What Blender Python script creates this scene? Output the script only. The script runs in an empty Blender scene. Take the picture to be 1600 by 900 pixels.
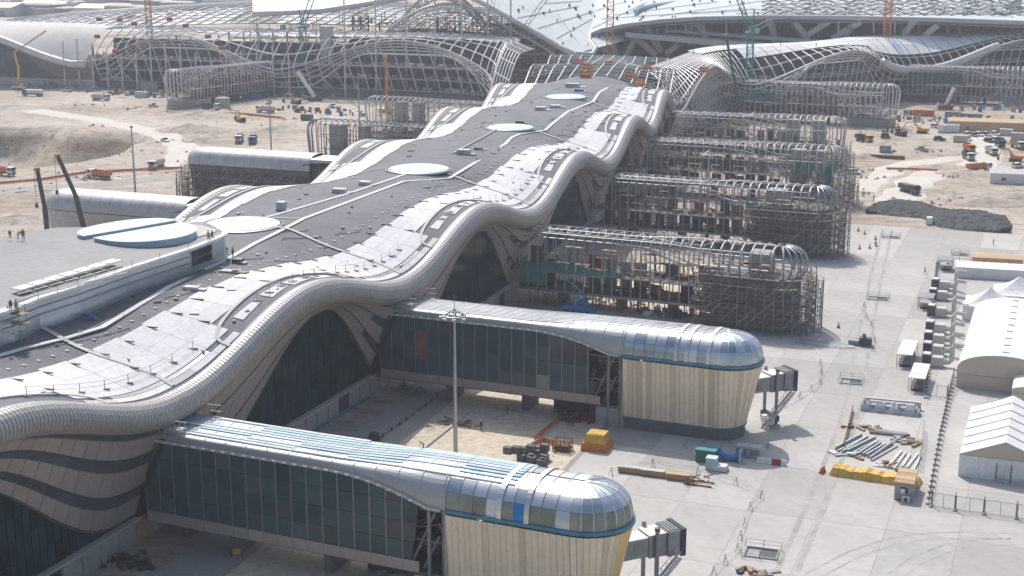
import bpy, math, random
import numpy as np
from mathutils import Vector, Matrix
random.seed(7)
R = math.radians
SC = bpy.context.scene
COL = SC.collection

# ------------------------------------------------------------------ camera
F_PX = 2330.0; HCAM = 85.0; PITCH = math.atan(580.0 / F_PX)
cam_d = bpy.data.cameras.new('camera'); cam = bpy.data.objects.new('camera', cam_d); COL.objects.link(cam)
cam_d.sensor_width = 36.0; cam_d.lens = F_PX / 1600.0 * 36.0
cam_d.clip_start = 1.0; cam_d.clip_end = 12000.0
cam.location = (0, 0, HCAM); cam.rotation_euler = (math.pi / 2 - PITCH, 0, 0)
SC.camera = cam

# ------------------------------------------------------------------ sky, sun, exposure
SHADOW = Vector((0.20, -0.80, -1.0)).normalized()        # direction in which the sunlight travels
SUN_EL = math.asin(-SHADOW.z); SUN_AZ = math.atan2(-SHADOW.x, -SHADOW.y)
W = bpy.data.worlds.new('World'); SC.world = W; W.use_nodes = True
nt = W.node_tree; bg = nt.nodes['Background']
sky = nt.nodes.new('ShaderNodeTexSky'); sky.sky_type = 'NISHITA'; sky.sun_disc = False
sky.sun_elevation = SUN_EL; sky.sun_rotation = SUN_AZ
sky.dust_density = 3.0; sky.air_density = 1.0; sky.ozone_density = 1.0
nt.links.new(sky.outputs[0], bg.inputs[0]); bg.inputs[1].default_value = 0.15
sd = bpy.data.lights.new('sun', 'SUN'); sd.energy = 3.5; sd.angle = R(0.5); sd.color = (1.0, 0.965, 0.92)
so = bpy.data.objects.new('sun', sd); COL.objects.link(so)
so.rotation_euler = SHADOW.to_track_quat('-Z', 'Y').to_euler(); so.location = (0, 0, 300)
SC.view_settings.view_transform = 'Standard'; SC.view_settings.look = 'None'
SC.view_settings.gamma = 1.0; SC.view_settings.use_curve_mapping = False
SC.view_settings.exposure = 0.12

# ------------------------------------------------------------------ pixel -> place
cp, sp = math.cos(PITCH), math.sin(PITCH)
def ray(px, py):
    a = (px - 800) / F_PX; b = -(py - 450) / F_PX
    return Vector((a, cp + b * sp, -sp + b * cp))
def P(px, py, z=0.0):                    # where the ray meets the level z
    d = ray(px, py); t = (z - HCAM) / d.z
    return Vector((d.x * t, d.y * t, z))
def Q(px, py, Y):                        # where the ray meets the depth Y
    d = ray(px, py); t = Y / d.y
    return Vector((d.x * t, Y, HCAM + d.z * t))

# ------------------------------------------------------------------ materials
MATS = {}
def mat(name, col, rough=0.7, metal=0.0, var=0.12, scale=0.5, rnd=0.0, bump=0.0, bscale=4.0, spec=0.5, seam=None, trans=0.0, emit=None, coat=0.0, dirt=0.0):
    m = bpy.data.materials.new(name); m.use_nodes = True
    t = m.node_tree; b = t.nodes['Principled BSDF']; L = t.links
    b.inputs['Roughness'].default_value = rough; b.inputs['Metallic'].default_value = metal
    b.inputs['Specular IOR Level'].default_value = spec
    if coat: b.inputs['Coat Weight'].default_value = coat
    if trans: b.inputs['Transmission Weight'].default_value = trans
    tc = t.nodes.new('ShaderNodeTexCoord')
    nz = t.nodes.new('ShaderNodeTexNoise'); nz.inputs['Scale'].default_value = scale; nz.inputs['Detail'].default_value = 6; nz.inputs['Roughness'].default_value = 0.62
    L.new(tc.outputs['Object'], nz.inputs['Vector'])
    mr = t.nodes.new('ShaderNodeMapRange'); mr.inputs['From Min'].default_value = 0.3; mr.inputs['From Max'].default_value = 0.7
    mr.inputs['To Min'].default_value = 1 - var; mr.inputs['To Max'].default_value = 1 + var
    L.new(nz.outputs['Fac'], mr.inputs['Value'])
    fac = mr.outputs[0]
    if rnd:
        oi = t.nodes.new('ShaderNodeObjectInfo')
        m2 = t.nodes.new('ShaderNodeMapRange'); m2.inputs['To Min'].default_value = 1 - rnd; m2.inputs['To Max'].default_value = 1 + rnd
        L.new(oi.outputs['Random'], m2.inputs['Value'])
        mm = t.nodes.new('ShaderNodeMath'); mm.operation = 'MULTIPLY'
        L.new(fac, mm.inputs[0]); L.new(m2.outputs[0], mm.inputs[1]); fac = mm.outputs[0]
    if dirt:
        n3 = t.nodes.new('ShaderNodeTexNoise'); n3.inputs['Scale'].default_value = scale * 7; n3.inputs['Detail'].default_value = 8
        L.new(tc.outputs['Object'], n3.inputs['Vector'])
        m3 = t.nodes.new('ShaderNodeMapRange'); m3.inputs['From Min'].default_value = 0.42; m3.inputs['From Max'].default_value = 0.66
        m3.inputs['To Min'].default_value = 1.0; m3.inputs['To Max'].default_value = 1 - dirt
        L.new(n3.outputs['Fac'], m3.inputs['Value'])
        m4 = t.nodes.new('ShaderNodeMath'); m4.operation = 'MULTIPLY'; L.new(fac, m4.inputs[0]); L.new(m3.outputs[0], m4.inputs[1]); fac = m4.outputs[0]
    hgt = None
    if seam:                                     # standing seams along the UV direction: (axis, pitch in m, depth of the colour change)
        ax, pitch, dep = seam
        uv = t.nodes.new('ShaderNodeUVMap'); sx = t.nodes.new('ShaderNodeSeparateXYZ'); L.new(uv.outputs[0], sx.inputs[0])
        dv = t.nodes.new('ShaderNodeMath'); dv.operation = 'DIVIDE'; dv.inputs[1].default_value = pitch; L.new(sx.outputs[ax], dv.inputs[0])
        fr = t.nodes.new('ShaderNodeMath'); fr.operation = 'FRACT'; L.new(dv.outputs[0], fr.inputs[0])
        gt = t.nodes.new('ShaderNodeMath'); gt.operation = 'GREATER_THAN'; gt.inputs[1].default_value = 0.8; L.new(fr.outputs[0], gt.inputs[0])
        m5 = t.nodes.new('ShaderNodeMapRange'); m5.inputs['To Min'].default_value = 1.0; m5.inputs['To Max'].default_value = 1 - dep; L.new(gt.outputs[0], m5.inputs['Value'])
        m6 = t.nodes.new('ShaderNodeMath'); m6.operation = 'MULTIPLY'; L.new(fac, m6.inputs[0]); L.new(m5.outputs[0], m6.inputs[1]); fac = m6.outputs[0]
        hgt = gt.outputs[0]
    vm = t.nodes.new('ShaderNodeVectorMath'); vm.operation = 'SCALE'; vm.inputs[0].default_value = col[:3]
    L.new(fac, vm.inputs['Scale']); L.new(vm.outputs[0], b.inputs['Base Color'])
    if bump or hgt is not None:
        bp = t.nodes.new('ShaderNodeBump'); bp.inputs['Strength'].default_value = bump or 0.5; bp.inputs['Distance'].default_value = 0.1
        if hgt is None:
            n2 = t.nodes.new('ShaderNodeTexNoise'); n2.inputs['Scale'].default_value = bscale; n2.inputs['Detail'].default_value = 5
            L.new(tc.outputs['Object'], n2.inputs['Vector']); hgt = n2.outputs['Fac']
        L.new(hgt, bp.inputs['Height']); L.new(bp.outputs[0], b.inputs['Normal'])
    if emit:
        b.inputs['Emission Color'].default_value = (*emit, 1); b.inputs['Emission Strength'].default_value = 1
    MATS[name] = m; m.diffuse_color = (*col[:3], 1)
    return m
M = MATS
mat('roof_metal', (.150, .156, .172), .72, .0, .18, .10, seam=(0, .8, .42), bump=.35, dirt=.2, spec=.3)
mat('lantern_metal', (.17, .172, .18), .6, .1, .12, .1, seam=(0, .8, .35), bump=.35, dirt=.15)
mat('roof_plain', (.30, .295, .29), .5, .3, .12, .1, dirt=.1)
mat('panel_white', (.70, .70, .69), .8, 0, .06, .15, rnd=.07, dirt=.12, spec=.15)
mat('panel_offwhite', (.52, .505, .475), .75, 0, .08, .3, rnd=.06, dirt=.15)
mat('tube_metal', (.40, .39, .38), .52, .45, .07, .2, dirt=.1)
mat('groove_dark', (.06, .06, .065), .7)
mat('taupe', (.40, .345, .325), .5, .25, .06, .3, rnd=.05, dirt=.08)
mat('taupe_plain', (.30, .265, .25), .5, .25, .08, .3)
mat('glass_band', (.07, .086, .102), .3, 0, .12, .2, rnd=.2, spec=.25)
mat('glass_dark', (.014, .036, .043), .15, 0, .35, .12, rnd=.4, spec=.15)
mat('glass_blue', (.046, .086, .098), .12, 0, .25, .15, rnd=.22, spec=.2)
mat('glass_green', (.20, .225, .18), .25, 0, .3, .4, rnd=.3, spec=.7)
mat('mullion', (.30, .31, .32), .45, .5)
mat('steel_grey', (.25, .26, .27), .5, .5, .15, .8)
mat('steel_dark', (.075, .075, .08), .6, .3, .2, .8)
mat('steel_white', (.62, .61, .60), .5, .1, .10, .5, dirt=.18)
mat('steel_pale', (.48, .48, .48), .5, .2, .12, .5, dirt=.18)
mat('galvanised', (.40, .42, .43), .5, .45, .12, .3, rnd=.12)
mat('silver', (.58, .60, .62), .36, .75, .08, .4, rnd=.10)
mat('silver_blue', (.40, .46, .51), .25, .6, .1, .4, rnd=.15)
mat('cream', (.80, .66, .47), .55, .0, .05, .3, rnd=.05, dirt=.07)
mat('cream_dark', (.66, .54, .38), .55, .0, .06, .3, rnd=.08, dirt=.08)
mat('cream_gold', (.80, .52, .19), .5, .05, .12, .4, rnd=.06, dirt=.14)
mat('blue_film', (.05, .20, .30), .45, 0, .25, .8)
mat('blue_tarp', (.01, .20, .52), .5, 0, .2, .8)
mat('sky_blue_foam', (.36, .50, .59), .6, 0, .08, .5)
mat('pale_blue', (.60, .68, .72), .8, 0, .08, .3, rnd=.05, spec=.15)
mat('aqua_sheet', (.36, .50, .56), .45, 0, .12, .5, rnd=.1)
mat('concrete', (.36, .35, .33), .85, 0, .12, .25, bump=.2, bscale=3, dirt=.15)
mat('concrete_dark', (.145, .14, .135), .85, 0, .2, .3, bump=.2, dirt=.2)
mat('concrete_pale', (.50, .485, .455), .85, 0, .1, .3, dirt=.12)
mat('slab', (.435, .42, .39), .82, 0, .09, .07, rnd=.13, dirt=.10, bump=.1, bscale=2, spec=.2)
mat('slab_stained', (.37, .358, .336), .82, 0, .14, .09, rnd=.10, dirt=.14, bump=.1, bscale=2)
mat('tyre_mark', (.375, .362, .338), .85, 0, .25, .3, dirt=.2)
mat('joint', (.27, .26, .24), .9)
mat('black', (.018, .018, .02), .5)
mat('rubber', (.025, .025, .025), .8)
mat('orange', (.62, .20, .05), .6, 0, .15, 1, dirt=.25)
mat('orange_net', (.66, .22, .10), .8, 0, .2, 2)
mat('red', (.40, .04, .03), .55, 0, .15, 1, dirt=.2)
mat('red_dark', (.20, .045, .035), .6, 0, .2, 1)
mat('yellow', (.66, .40, .04), .5, 0, .15, 1, dirt=.25)
mat('yellow_tarp', (.68, .43, .07), .5, 0, .22, .7, bump=.5, bscale=1.5, dirt=.3)
mat('teal', (.03, .27, .26), .55, 0, .15, 1, dirt=.2)
mat('teal_net', (.05, .20, .18), .8, 0, .3, .5)
mat('green_truck', (.10, .12, .09), .5, 0, .15, 1, dirt=.25)
mat('green', (.03, .16, .09), .6, 0, .15, 1, dirt=.2)
mat('blue', (.02, .12, .38), .5, 0, .1, 1, dirt=.15)
mat('blue_lift', (.02, .18, .42), .45, 0, .1, 1)
mat('white_paint', (.74, .73, .71), .4, 0, .05, 1, dirt=.15)
mat('grey_paint', (.30, .30, .31), .5, 0, .1, 1, dirt=.15)
mat('tan', (.50, .36, .21), .75, 0, .1, .4, dirt=.15)
mat('wood', (.40, .27, .15), .8, 0, .25, 1.2, dirt=.25)
mat('brown', (.16, .085, .05), .75, 0, .25, 1)
mat('rust', (.20, .085, .045), .8, 0, .3, .8)
mat('fabric_white', (.76, .755, .735), .9, 0, .06, .25, bump=.25, bscale=.8, dirt=.14)
mat('fabric_cream', (.52, .45, .35), .75, 0, .06, .2)
mat('gravel_dark', (.062, .068, .066), .95, 0, .45, .35, bump=1.0, bscale=1.4, dirt=.35)
mat('rubble', (.42, .35, .28), .95, 0, .3, .5, bump=1, bscale=1.5, dirt=.3)
mat('skin', (.30, .16, .10), .6)
mat('cloth_navy', (.03, .04, .08), .9); mat('cloth_grey', (.13, .13, .14), .9); mat('cloth_red', (.42, .05, .04), .9)
mat('hivis', (.50, .62, .06), .8); mat('hivis_orange', (.70, .22, .04), .8)
mat('plastic_sheet', (.42, .43, .45), .3, 0, .3, .8, bump=.6, bscale=1.2)
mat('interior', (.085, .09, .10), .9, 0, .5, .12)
mat('hall_roof', (.66, .705, .695), .8, 0, .08, .05, dirt=.12)
mat('scaffold_steel', (.17, .175, .18), .55, .4, .2, .8)
mat('rib_grey', (.36, .37, .38), .45, .4, .15, .6)
mat('cream_sand', (.60, .52, .40), .95, 0, .16, .12, bump=.5, bscale=1.2, dirt=.22)
mat('dust_white', (.80, .76, .68), 1)

# the ground: sand with patches, tracks and stones
def ground_mat():
    m = bpy.data.materials.new('sand_ground'); m.use_nodes = True; t = m.node_tree; L = t.links; b = t.nodes['Principled BSDF']
    b.inputs['Roughness'].default_value = .95; b.inputs['Specular IOR Level'].default_value = .2
    tc = t.nodes.new('ShaderNodeTexCoord')
    def noise(s, d=8, r=.6):
        n = t.nodes.new('ShaderNodeTexNoise'); n.inputs['Scale'].default_value = s; n.inputs['Detail'].default_value = d; n.inputs['Roughness'].default_value = r
        L.new(tc.outputs['Object'], n.inputs['Vector']); return n
    def ramp(src, pts):
        r = t.nodes.new('ShaderNodeValToRGB'); e = r.color_ramp.elements
        while len(e) < len(pts): e.new(.5)
        for k, (p, c) in enumerate(pts): e[k].position = p; e[k].color = (*c, 1)
        L.new(src, r.inputs[0]); return r
    a = ramp(noise(.018).outputs['Fac'], [(.36, (.39, .32, .255)), (.5, (.52, .45, .375)), (.62, (.58, .52, .45))])
    c = ramp(noise(.22).outputs['Fac'], [(.35, (.72, .70, .68)), (.5, (1, 1, 1)), (.7, (1.08, 1.07, 1.05))])
    d = ramp(noise(1.3).outputs['Fac'], [(.36, (.80, .78, .75)), (.48, (1, 1, 1)), (.7, (1.06, 1.06, 1.06))])
    x = t.nodes.new('ShaderNodeMix'); x.data_type = 'RGBA'; x.blend_type = 'MULTIPLY'; x.inputs[0].default_value = 1
    L.new(a.outputs[0], x.inputs[6]); L.new(c.outputs[0], x.inputs[7])
    y = t.nodes.new('ShaderNodeMix'); y.data_type = 'RGBA'; y.blend_type = 'MULTIPLY'; y.inputs[0].default_value = 1
    L.new(x.outputs[2], y.inputs[6]); L.new(d.outputs[0], y.inputs[7])
    # pit layers: reddish earth in bands by depth, broken up by noise (the soil itself)
    sx = t.nodes.new('ShaderNodeSeparateXYZ'); L.new(tc.outputs['Object'], sx.inputs[0])
    ad = t.nodes.new('ShaderNodeMath'); ad.operation = 'MULTIPLY_ADD'; ad.inputs[1].default_value = 2.5
    L.new(noise(.12).outputs['Fac'], ad.inputs[0]); L.new(sx.outputs[2], ad.inputs[2])
    mr = t.nodes.new('ShaderNodeMapRange'); mr.inputs['From Min'].default_value = -6; mr.inputs['From Max'].default_value = .4; L.new(ad.outputs[0], mr.inputs['Value'])
    rr = ramp(mr.outputs[0], [(0, (.86, .83, .80)), (.3, (.78, .68, .62)), (.55, (.72, .60, .53)), (.8, (1, 1, 1))])
    z = t.nodes.new('ShaderNodeMix'); z.data_type = 'RGBA'; z.blend_type = 'MULTIPLY'; z.inputs[0].default_value = 1
    L.new(y.outputs[2], z.inputs[6]); L.new(rr.outputs[0], z.inputs[7])
    L.new(z.outputs[2], b.inputs['Base Color'])
    # wheel ruts: noise stretched along the site tracks
    mp = t.nodes.new('ShaderNodeMapping'); mp.inputs['Rotation'].default_value = (0, 0, .5); mp.inputs['Scale'].default_value = (.05, .75, 1); L.new(tc.outputs['Object'], mp.inputs['Vector'])
    rn = t.nodes.new('ShaderNodeTexNoise'); rn.inputs['Scale'].default_value = 1.0; rn.inputs['Detail'].default_value = 6; rn.inputs['Distortion'].default_value = .8; L.new(mp.outputs[0], rn.inputs['Vector'])
    rc = ramp(rn.outputs['Fac'], [(.38, (.84, .82, .79)), (.47, (1, 1, 1)), (.60, (1.05, 1.05, 1.05))])
    w2 = t.nodes.new('ShaderNodeMix'); w2.data_type = 'RGBA'; w2.blend_type = 'MULTIPLY'; w2.inputs[0].default_value = 1
    L.new(z.outputs[2], w2.inputs[6]); L.new(rc.outputs[0], w2.inputs[7]); L.new(w2.outputs[2], b.inputs['Base Color'])
    bp = t.nodes.new('ShaderNodeBump'); bp.inputs['Strength'].default_value = 1.0; bp.inputs['Distance'].default_value = .9
    L.new(noise(.6, 10, .7).outputs['Fac'], bp.inputs['Height']); L.new(bp.outputs[0], b.inputs['Normal'])
    MATS['sand'] = m
ground_mat()

# ------------------------------------------------------------------ mesh helpers
class MB:
    def __init__(s): s.v = []; s.f = []; s.uv = None
    def add(s, vs, fs):
        n = len(s.v); s.v.extend([tuple(p) for p in vs]); s.f.extend([tuple(i + n for i in q) for q in fs]); return s
    def poly(s, pts): return s.add(pts, [tuple(range(len(pts)))])
    BF = [(0, 3, 2, 1), (4, 5, 6, 7), (0, 1, 5, 4), (1, 2, 6, 5), (2, 3, 7, 6), (3, 0, 4, 7)]
    def hexa(s, p): return s.add(p, MB.BF)             # 4 bottom + 4 top corners
    def box(s, x0, x1, y0, y1, z0, z1): return s.hexa([(x0, y0, z0), (x1, y0, z0), (x1, y1, z0), (x0, y1, z0), (x0, y0, z1), (x1, y0, z1), (x1, y1, z1), (x0, y1, z1)])
    def cbox(s, c, sz, rz=0.0, taper=1.0):              # box on centre, size, turned about z
        ca, sa = math.cos(rz), math.sin(rz); p = []
        for z, k in ((-.5, 1.0), (.5, taper)):
            for x, y in ((-.5, -.5), (.5, -.5), (.5, .5), (-.5, .5)):
                X, Y = x * sz[0] * k, y * sz[1] * k
                p.append((c[0] + X * ca - Y * sa, c[1] + X * sa + Y * ca, c[2] + z * sz[2]))
        return s.hexa(p)
    def beam(s, a, b, w, h=None):
        a, b = Vector(a), Vector(b); d = b - a
        if d.length < 1e-6: return s
        d.normalize(); h = h or w
        up = Vector((0, 0, 1)) if abs(d.z) < .97 else Vector((0, 1, 0))
        x = d.cross(up).normalized() * (w / 2); y = x.cross(d).normalized() * (h / 2)
        return s.hexa([a - x - y, a + x - y, a + x + y, a - x + y, b - x - y, b + x - y, b + x + y, b - x + y])
    def tube(s, a, b, r, n=6, r2=None): return s.sweep([a, b], r, n, r2)
    def sweep(s, pts, r, n=6, r2=None, cap=True, closed=False):
        pts = [Vector(p) for p in pts]; m = len(pts); vs = []; fs = []
        prev = None
        for i, p in enumerate(pts):
            if closed: d = pts[(i + 1) % m] - pts[i - 1]
            else: d = (pts[min(i + 1, m - 1)] - pts[max(i - 1, 0)])
            if d.length < 1e-9: d = Vector((0, 0, 1))
            d.normalize()
            if prev is None:
                up = Vector((0, 0, 1)) if abs(d.z) < .9 else Vector((0, 1, 0))
                x = d.cross(up).normalized()
            else:
                x = (prev - d * prev.dot(d))
                x = x.normalized() if x.length > 1e-6 else d.orthogonal().normalized()
            prev = x; y = d.cross(x)
            rr = r if r2 is None else r + (r2 - r) * i / (m - 1)
            for k in range(n):
                a = 2 * math.pi * (k + .5) / n
                vs.append(p + x * (rr * math.cos(a)) + y * (rr * math.sin(a)))
        for i in range(m if closed else m - 1):
            j = (i + 1) % m
            for k in range(n):
                l = (k + 1) % n
                fs.append((i * n + k, i * n + l, j * n + l, j * n + k))
        if cap and not closed:
            fs.append(tuple(range(n - 1, -1, -1))); fs.append(tuple((m - 1) * n + k for k in range(n)))
        return s.add(vs, fs)
    def lathe(s, prof, c=(0, 0, 0), n=12):
        vs = []; fs = []
        for r, z in prof:
            for k in range(n):
                a = 2 * math.pi * k / n; vs.append((c[0] + r * math.cos(a), c[1] + r * math.sin(a), c[2] + z))
        for i in range(len(prof) - 1):
            for k in range(n):
                l = (k + 1) % n; fs.append((i * n + k, i * n + l, (i + 1) * n + l, (i + 1) * n + k))
        fs.append(tuple(range(n - 1, -1, -1))); fs.append(tuple((len(prof) - 1) * n + k for k in range(n)))
        return s.add(vs, fs)
    def grid(s, rows, closed=False):
        n = len(rows[0]); vs = [p for r in rows for p in r]; fs = []
        for i in range(len(rows) - 1):
            for k in range(n if closed else n - 1):
                l = (k + 1) % n; fs.append((i * n + k, i * n + l, (i + 1) * n + l, (i + 1) * n + k))
        return s.add(vs, fs)
    def prism(s, pts, z0, z1):
        n = len(pts); vs = [(p[0], p[1], z0) for p in pts] + [(p[0], p[1], z1) for p in pts]
        fs = [tuple(range(n - 1, -1, -1)), tuple(range(n, 2 * n))] + [(k, (k + 1) % n, n + (k + 1) % n, n + k) for k in range(n)]
        return s.add(vs, fs)
    def xprism(s, prof, y0, y1):                        # profile in x,z pulled along y
        n = len(prof); vs = [(p[0], y0, p[1]) for p in prof] + [(p[0], y1, p[1]) for p in prof]
        fs = [tuple(range(n)), tuple(range(2 * n - 1, n - 1, -1))] + [(k, n + k, n + (k + 1) % n, (k + 1) % n) for k in range(n)]
        return s.add(vs, fs)
    def slabquad(s, a, b, c, d, nrm, t):                # a quad given thickness t along nrm
        n = Vector(nrm) * t; q = [Vector(a), Vector(b), Vector(c), Vector(d)]
        return s.hexa(q + [p + n for p in q])
    def mesh(s, name, m, smooth=False, off=None):
        me = bpy.data.meshes.new(name)
        v = s.v if off is None else [(p[0] - off[0], p[1] - off[1], p[2] - off[2]) for p in s.v]
        me.from_pydata(v, [], s.f)
        if s.uv is not None:
            ul = me.uv_layers.new(name='UVMap'); arr = np.empty(len(me.loops), dtype=np.int32); me.loops.foreach_get('vertex_index', arr)
            ul.data.foreach_set('uv', np.asarray(s.uv, dtype=np.float32)[arr].ravel())
        if smooth: me.polygons.foreach_set('use_smooth', [True] * len(me.polygons))
        me.materials.append(MATS[m] if isinstance(m, str) else m)
        me.update(); return me

ORG = {}
def _link(o, parent):
    COL.objects.link(o)
    if parent is not None: o.parent = parent
    ORG[o.name] = ORG.get(parent.name, Vector((0, 0, 0))) if parent is not None else Vector((0, 0, 0))
    return o
def part(name, mb, m, parent, smooth=False, world=True, label=None, kind=None):
    """a mesh under parent; world=True: the builder's coordinates are world ones (the parent is unturned)"""
    off = ORG.get(parent.name) if (world and parent is not None) else None
    o = bpy.data.objects.new(name, mb.mesh(name, m, smooth, off)); _link(o, parent)
    if label: o['label'] = label
    if kind: o['kind'] = kind
    return o
def inst(name, me, parent, loc=(0, 0, 0), rz=0.0, world=True):
    o = bpy.data.objects.new(name, me); _link(o, parent)
    off = ORG.get(parent.name) if (world and parent is not None) else Vector((0, 0, 0))
    o.location = Vector(loc) - off; o.rotation_euler = (0, 0, rz); return o
def tag(o, label, cat, group=None):
    o['label'] = label; o['category'] = cat
    if group: o['group'] = group
    return o
def thing(name, label, cat, loc=(0, 0, 0), rz=0.0, group=None, world=False):
    o = bpy.data.objects.new(name, None); COL.objects.link(o); o.empty_display_size = .5
    o.location = loc; o.rotation_euler = (0, 0, rz)
    ORG[o.name] = Vector(loc) if world else Vector((0, 0, 0))
    return tag(o, label, cat, group)
def single(name, mb, m, label, cat, loc=(0, 0, 0), rz=0.0, group=None, smooth=False, world=False):
    o = bpy.data.objects.new(name, mb.mesh(name, m, smooth, loc if world else None)); COL.objects.link(o)
    o.location = loc; o.rotation_euler = (0, 0, rz); return tag(o, label, cat, group)
def struct(name, mb, m, smooth=False, kind='structure', parent=None):
    o = bpy.data.objects.new(name, mb.mesh(name, m, smooth)); _link(o, parent)
    if parent is None: o['kind'] = kind
    return o
def clone(root, loc, rz, label, group=None, scale=None):
    r = root.copy(); COL.objects.link(r); r.location = loc; r.rotation_euler = (0, 0, rz); r['label'] = label
    if scale: r.scale = (scale,) * 3
    if group: r['group'] = group
    for ch in list(root.children):
        c = ch.copy(); COL.objects.link(c); c.parent = r
        for g in list(ch.children):
            d = g.copy(); COL.objects.link(d); d.parent = c
    return r
def swapmat(root, old, new):                            # give one copy another paint (own mesh data)
    for o in [root] + list(root.children) + [g for c in root.children for g in c.children]:
        if o.type == 'MESH' and o.data.materials and o.data.materials[0] == MATS[old]:
            o.data = o.data.copy(); o.data.materials[0] = MATS[new]
def lerp(a, b, t): return a + (b - a) * t
def sm(t): t = max(0., min(1., t)); return t * t * (3 - 2 * t)
def heading(a, b): return math.atan2(b[1] - a[1], b[0] - a[0])
# ------------------------------------------------------------------ the pier's frame: u counts the boarding bridges, w runs inwards across the roof
NIN = Vector((-.936, .352, 0))                           # across the pier, from the right eave to the left one
OUT = -NIN; DPI = Vector((.352, .936, 0))
_att = [P(290, 665, 16.5), P(640, 475, 16.5), P(840, 358, 16.5), P(955, 275, 16.5), P(1020, 218, 16.5), P(1052, 176, 16.5)]
_att = [Vector((p.x, p.y, 0)) for p in _att]
_d0 = _att[1] - _att[0]
ATT = {k: p for k, p in enumerate(_att)}
ATT[-1] = ATT[0] - _d0; ATT[-2] = ATT[-1] - _d0
ATT[6] = ATT[5] + Vector((10, 64, 0)); ATT[7] = ATT[6] + Vector((8, 64, 0)); ATT[8] = ATT[7] + Vector((8, 64, 0))
BAY = 66.0
def E(u):
    i = math.floor(u); t = u - i; i = max(-1, min(6, i)); 
    if u < -1: return ATT[-1] + _d0 * (u + 1)
    a, b, c, d = ATT[i - 1], ATT[i], ATT[i + 1], ATT[i + 2]
    t = u - i
    return .5 * ((2 * b) + (c - a) * t + (2 * a - 5 * b + 4 * c - d) * t * t + (3 * b - a - 3 * c + d) * t ** 3)
WID = 61.0; ZC = 28.0
def zt(u):
    if u < -.02: return 21.1 + 4.1 * (1 - math.cos(2 * math.pi * (u + .02)))
    return 21.1 + 3.35 * (1 - math.cos(2 * math.pi * max(0., u)))
def zroof(u, w):
    s = min(w, WID - w); k = max(0., 1 - s / 26.) ** 1.2
    return ZC + (zt(u) - ZC) * k + .5 * math.sin(math.pi * w / WID)
def S(u, w, dz=0.0):
    p = E(u) + NIN * w; return Vector((p.x, p.y, zroof(u, w) + dz))
def uw(px, py, z):                                      # pixel on a level -> (u, w)
    p = P(px, py, z); p.z = 0; lo, hi = -2., 7.
    for _ in range(40):
        m = (lo + hi) / 2
        if (p - E(m)).dot(DPI) > 0: lo = m
        else: hi = m
    return lo, (p - E(lo)).dot(NIN)
def on_roof(px, py, dz=0.0):
    z = 28.
    for _ in range(6):
        u, w = uw(px, py, z); z = zroof(u, max(0, min(WID, w)))
    p = P(px, py, z); p.z += dz; return p
UEND = 5.02
pier = thing('pier_terminal', 'long curving terminal pier with grey ribbed roof, white panels and wavy rounded eaves', 'terminal building', E(1.5) + NIN * 30, world=True)

def sgrid(us, ws, dz=0.0, fn=None):
    mb = MB(); rows = [[(fn or S)(u, w, dz) for w in ws] for u in us]; mb.grid(rows)
    mb.uv = [(u * BAY, w) for u in us for w in ws]; return mb
us = [ -1 + k / 40. for k in range(int(6.02 * 40) + 1)]
roof = part('roof', sgrid(us, [1.2, 2, 3, 4.5, 6, 8, 10, 12.5, 15, 18, 21, 24, 27, 30.5, 34, 37, 40, 43, 46, 48.5, 51, 53, 55, 56.5, 58, 59, 59.8]), 'roof_metal', pier, smooth=True)

# eave tubes with standing ribs
def tube_mesh(side, u0, u1, pitch, nseg):
    mb = MB(); n = int((u1 - u0) * BAY / pitch); rows = []
    for k in range(n):
        for j, rad in ((0.0, 2.14), (.78, 2.14), (.82, 1.98), (.97, 1.98)):
            u = u0 + (k + j) * pitch / BAY
            c = S(u, 1.0 if side else WID - 1.0); c.z = zt(u) - 1.55; o = OUT if side else NIN
            rows.append([(c + o * (rad * math.cos(a)) + Vector((0, 0, rad * math.sin(a)))) for a in [2 * math.pi * q / nseg for q in range(nseg)]])
    return mb.grid(rows, closed=True)
part('eave_tube', tube_mesh(True, -1, 2.6, .62, 18), 'tube_metal', pier, label='ribbed metal eave tube along the near right edge')
part('eave_tube', tube_mesh(True, 2.6, UEND, 1.0, 14), 'tube_metal', pier)
part('eave_tube', tube_mesh(False, .2, UEND - .4, 1.0, 14), 'tube_metal', pier)

# hull cladding under the eave
def arch(u):
    f = u - math.floor(u)
    p0, p1, e, q = (.43, .45, .88, 1.) if u < 0 else (.67, .70, .955, .62)
    if f < .17 or f > e: return 0.
    if f < p0: return sm((f - .17) / (p0 - .17))
    if f < p1: return 1.
    return (.5 * (1 + math.cos(math.pi * (f - p1) / (e - p1)))) ** q
def zo(u): return 4.0 + 16.0 * arch(u)
def Fh(u, v, out=0.0, side=True):
    w = .6 + 5.6 * v ** .85 - out; z = lerp(zt(u) - 3.0, zo(u), v)
    p = E(u) + NIN * (w if side else WID - w); return Vector((p.x, p.y, z))
vs_ = [0, .1, .2, .3, .42, .54, .66, .78, .9, 1]
fs_us = [-1 + k / 64. for k in range(int(6.02 * 64) + 1)]
part('hull_shell', MB().grid([[Fh(u, v) for v in vs_] for u in fs_us]), 'taupe_plain', pier)
mb = MB().grid([[Fh(u, v, 0, False) for v in vs_] for u in fs_us]); part('hull_shell', mb, 'taupe_plain', pier, label='cladding of the far left side')
rows_ = [(0, .11, 1), (.11, .30, 0), (.30, .42, 1), (.42, .66, 0), (.66, .78, 1), (.78, 1.0, 0)]
npan = 0
far_p = MB(); far_g = MB()
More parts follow.
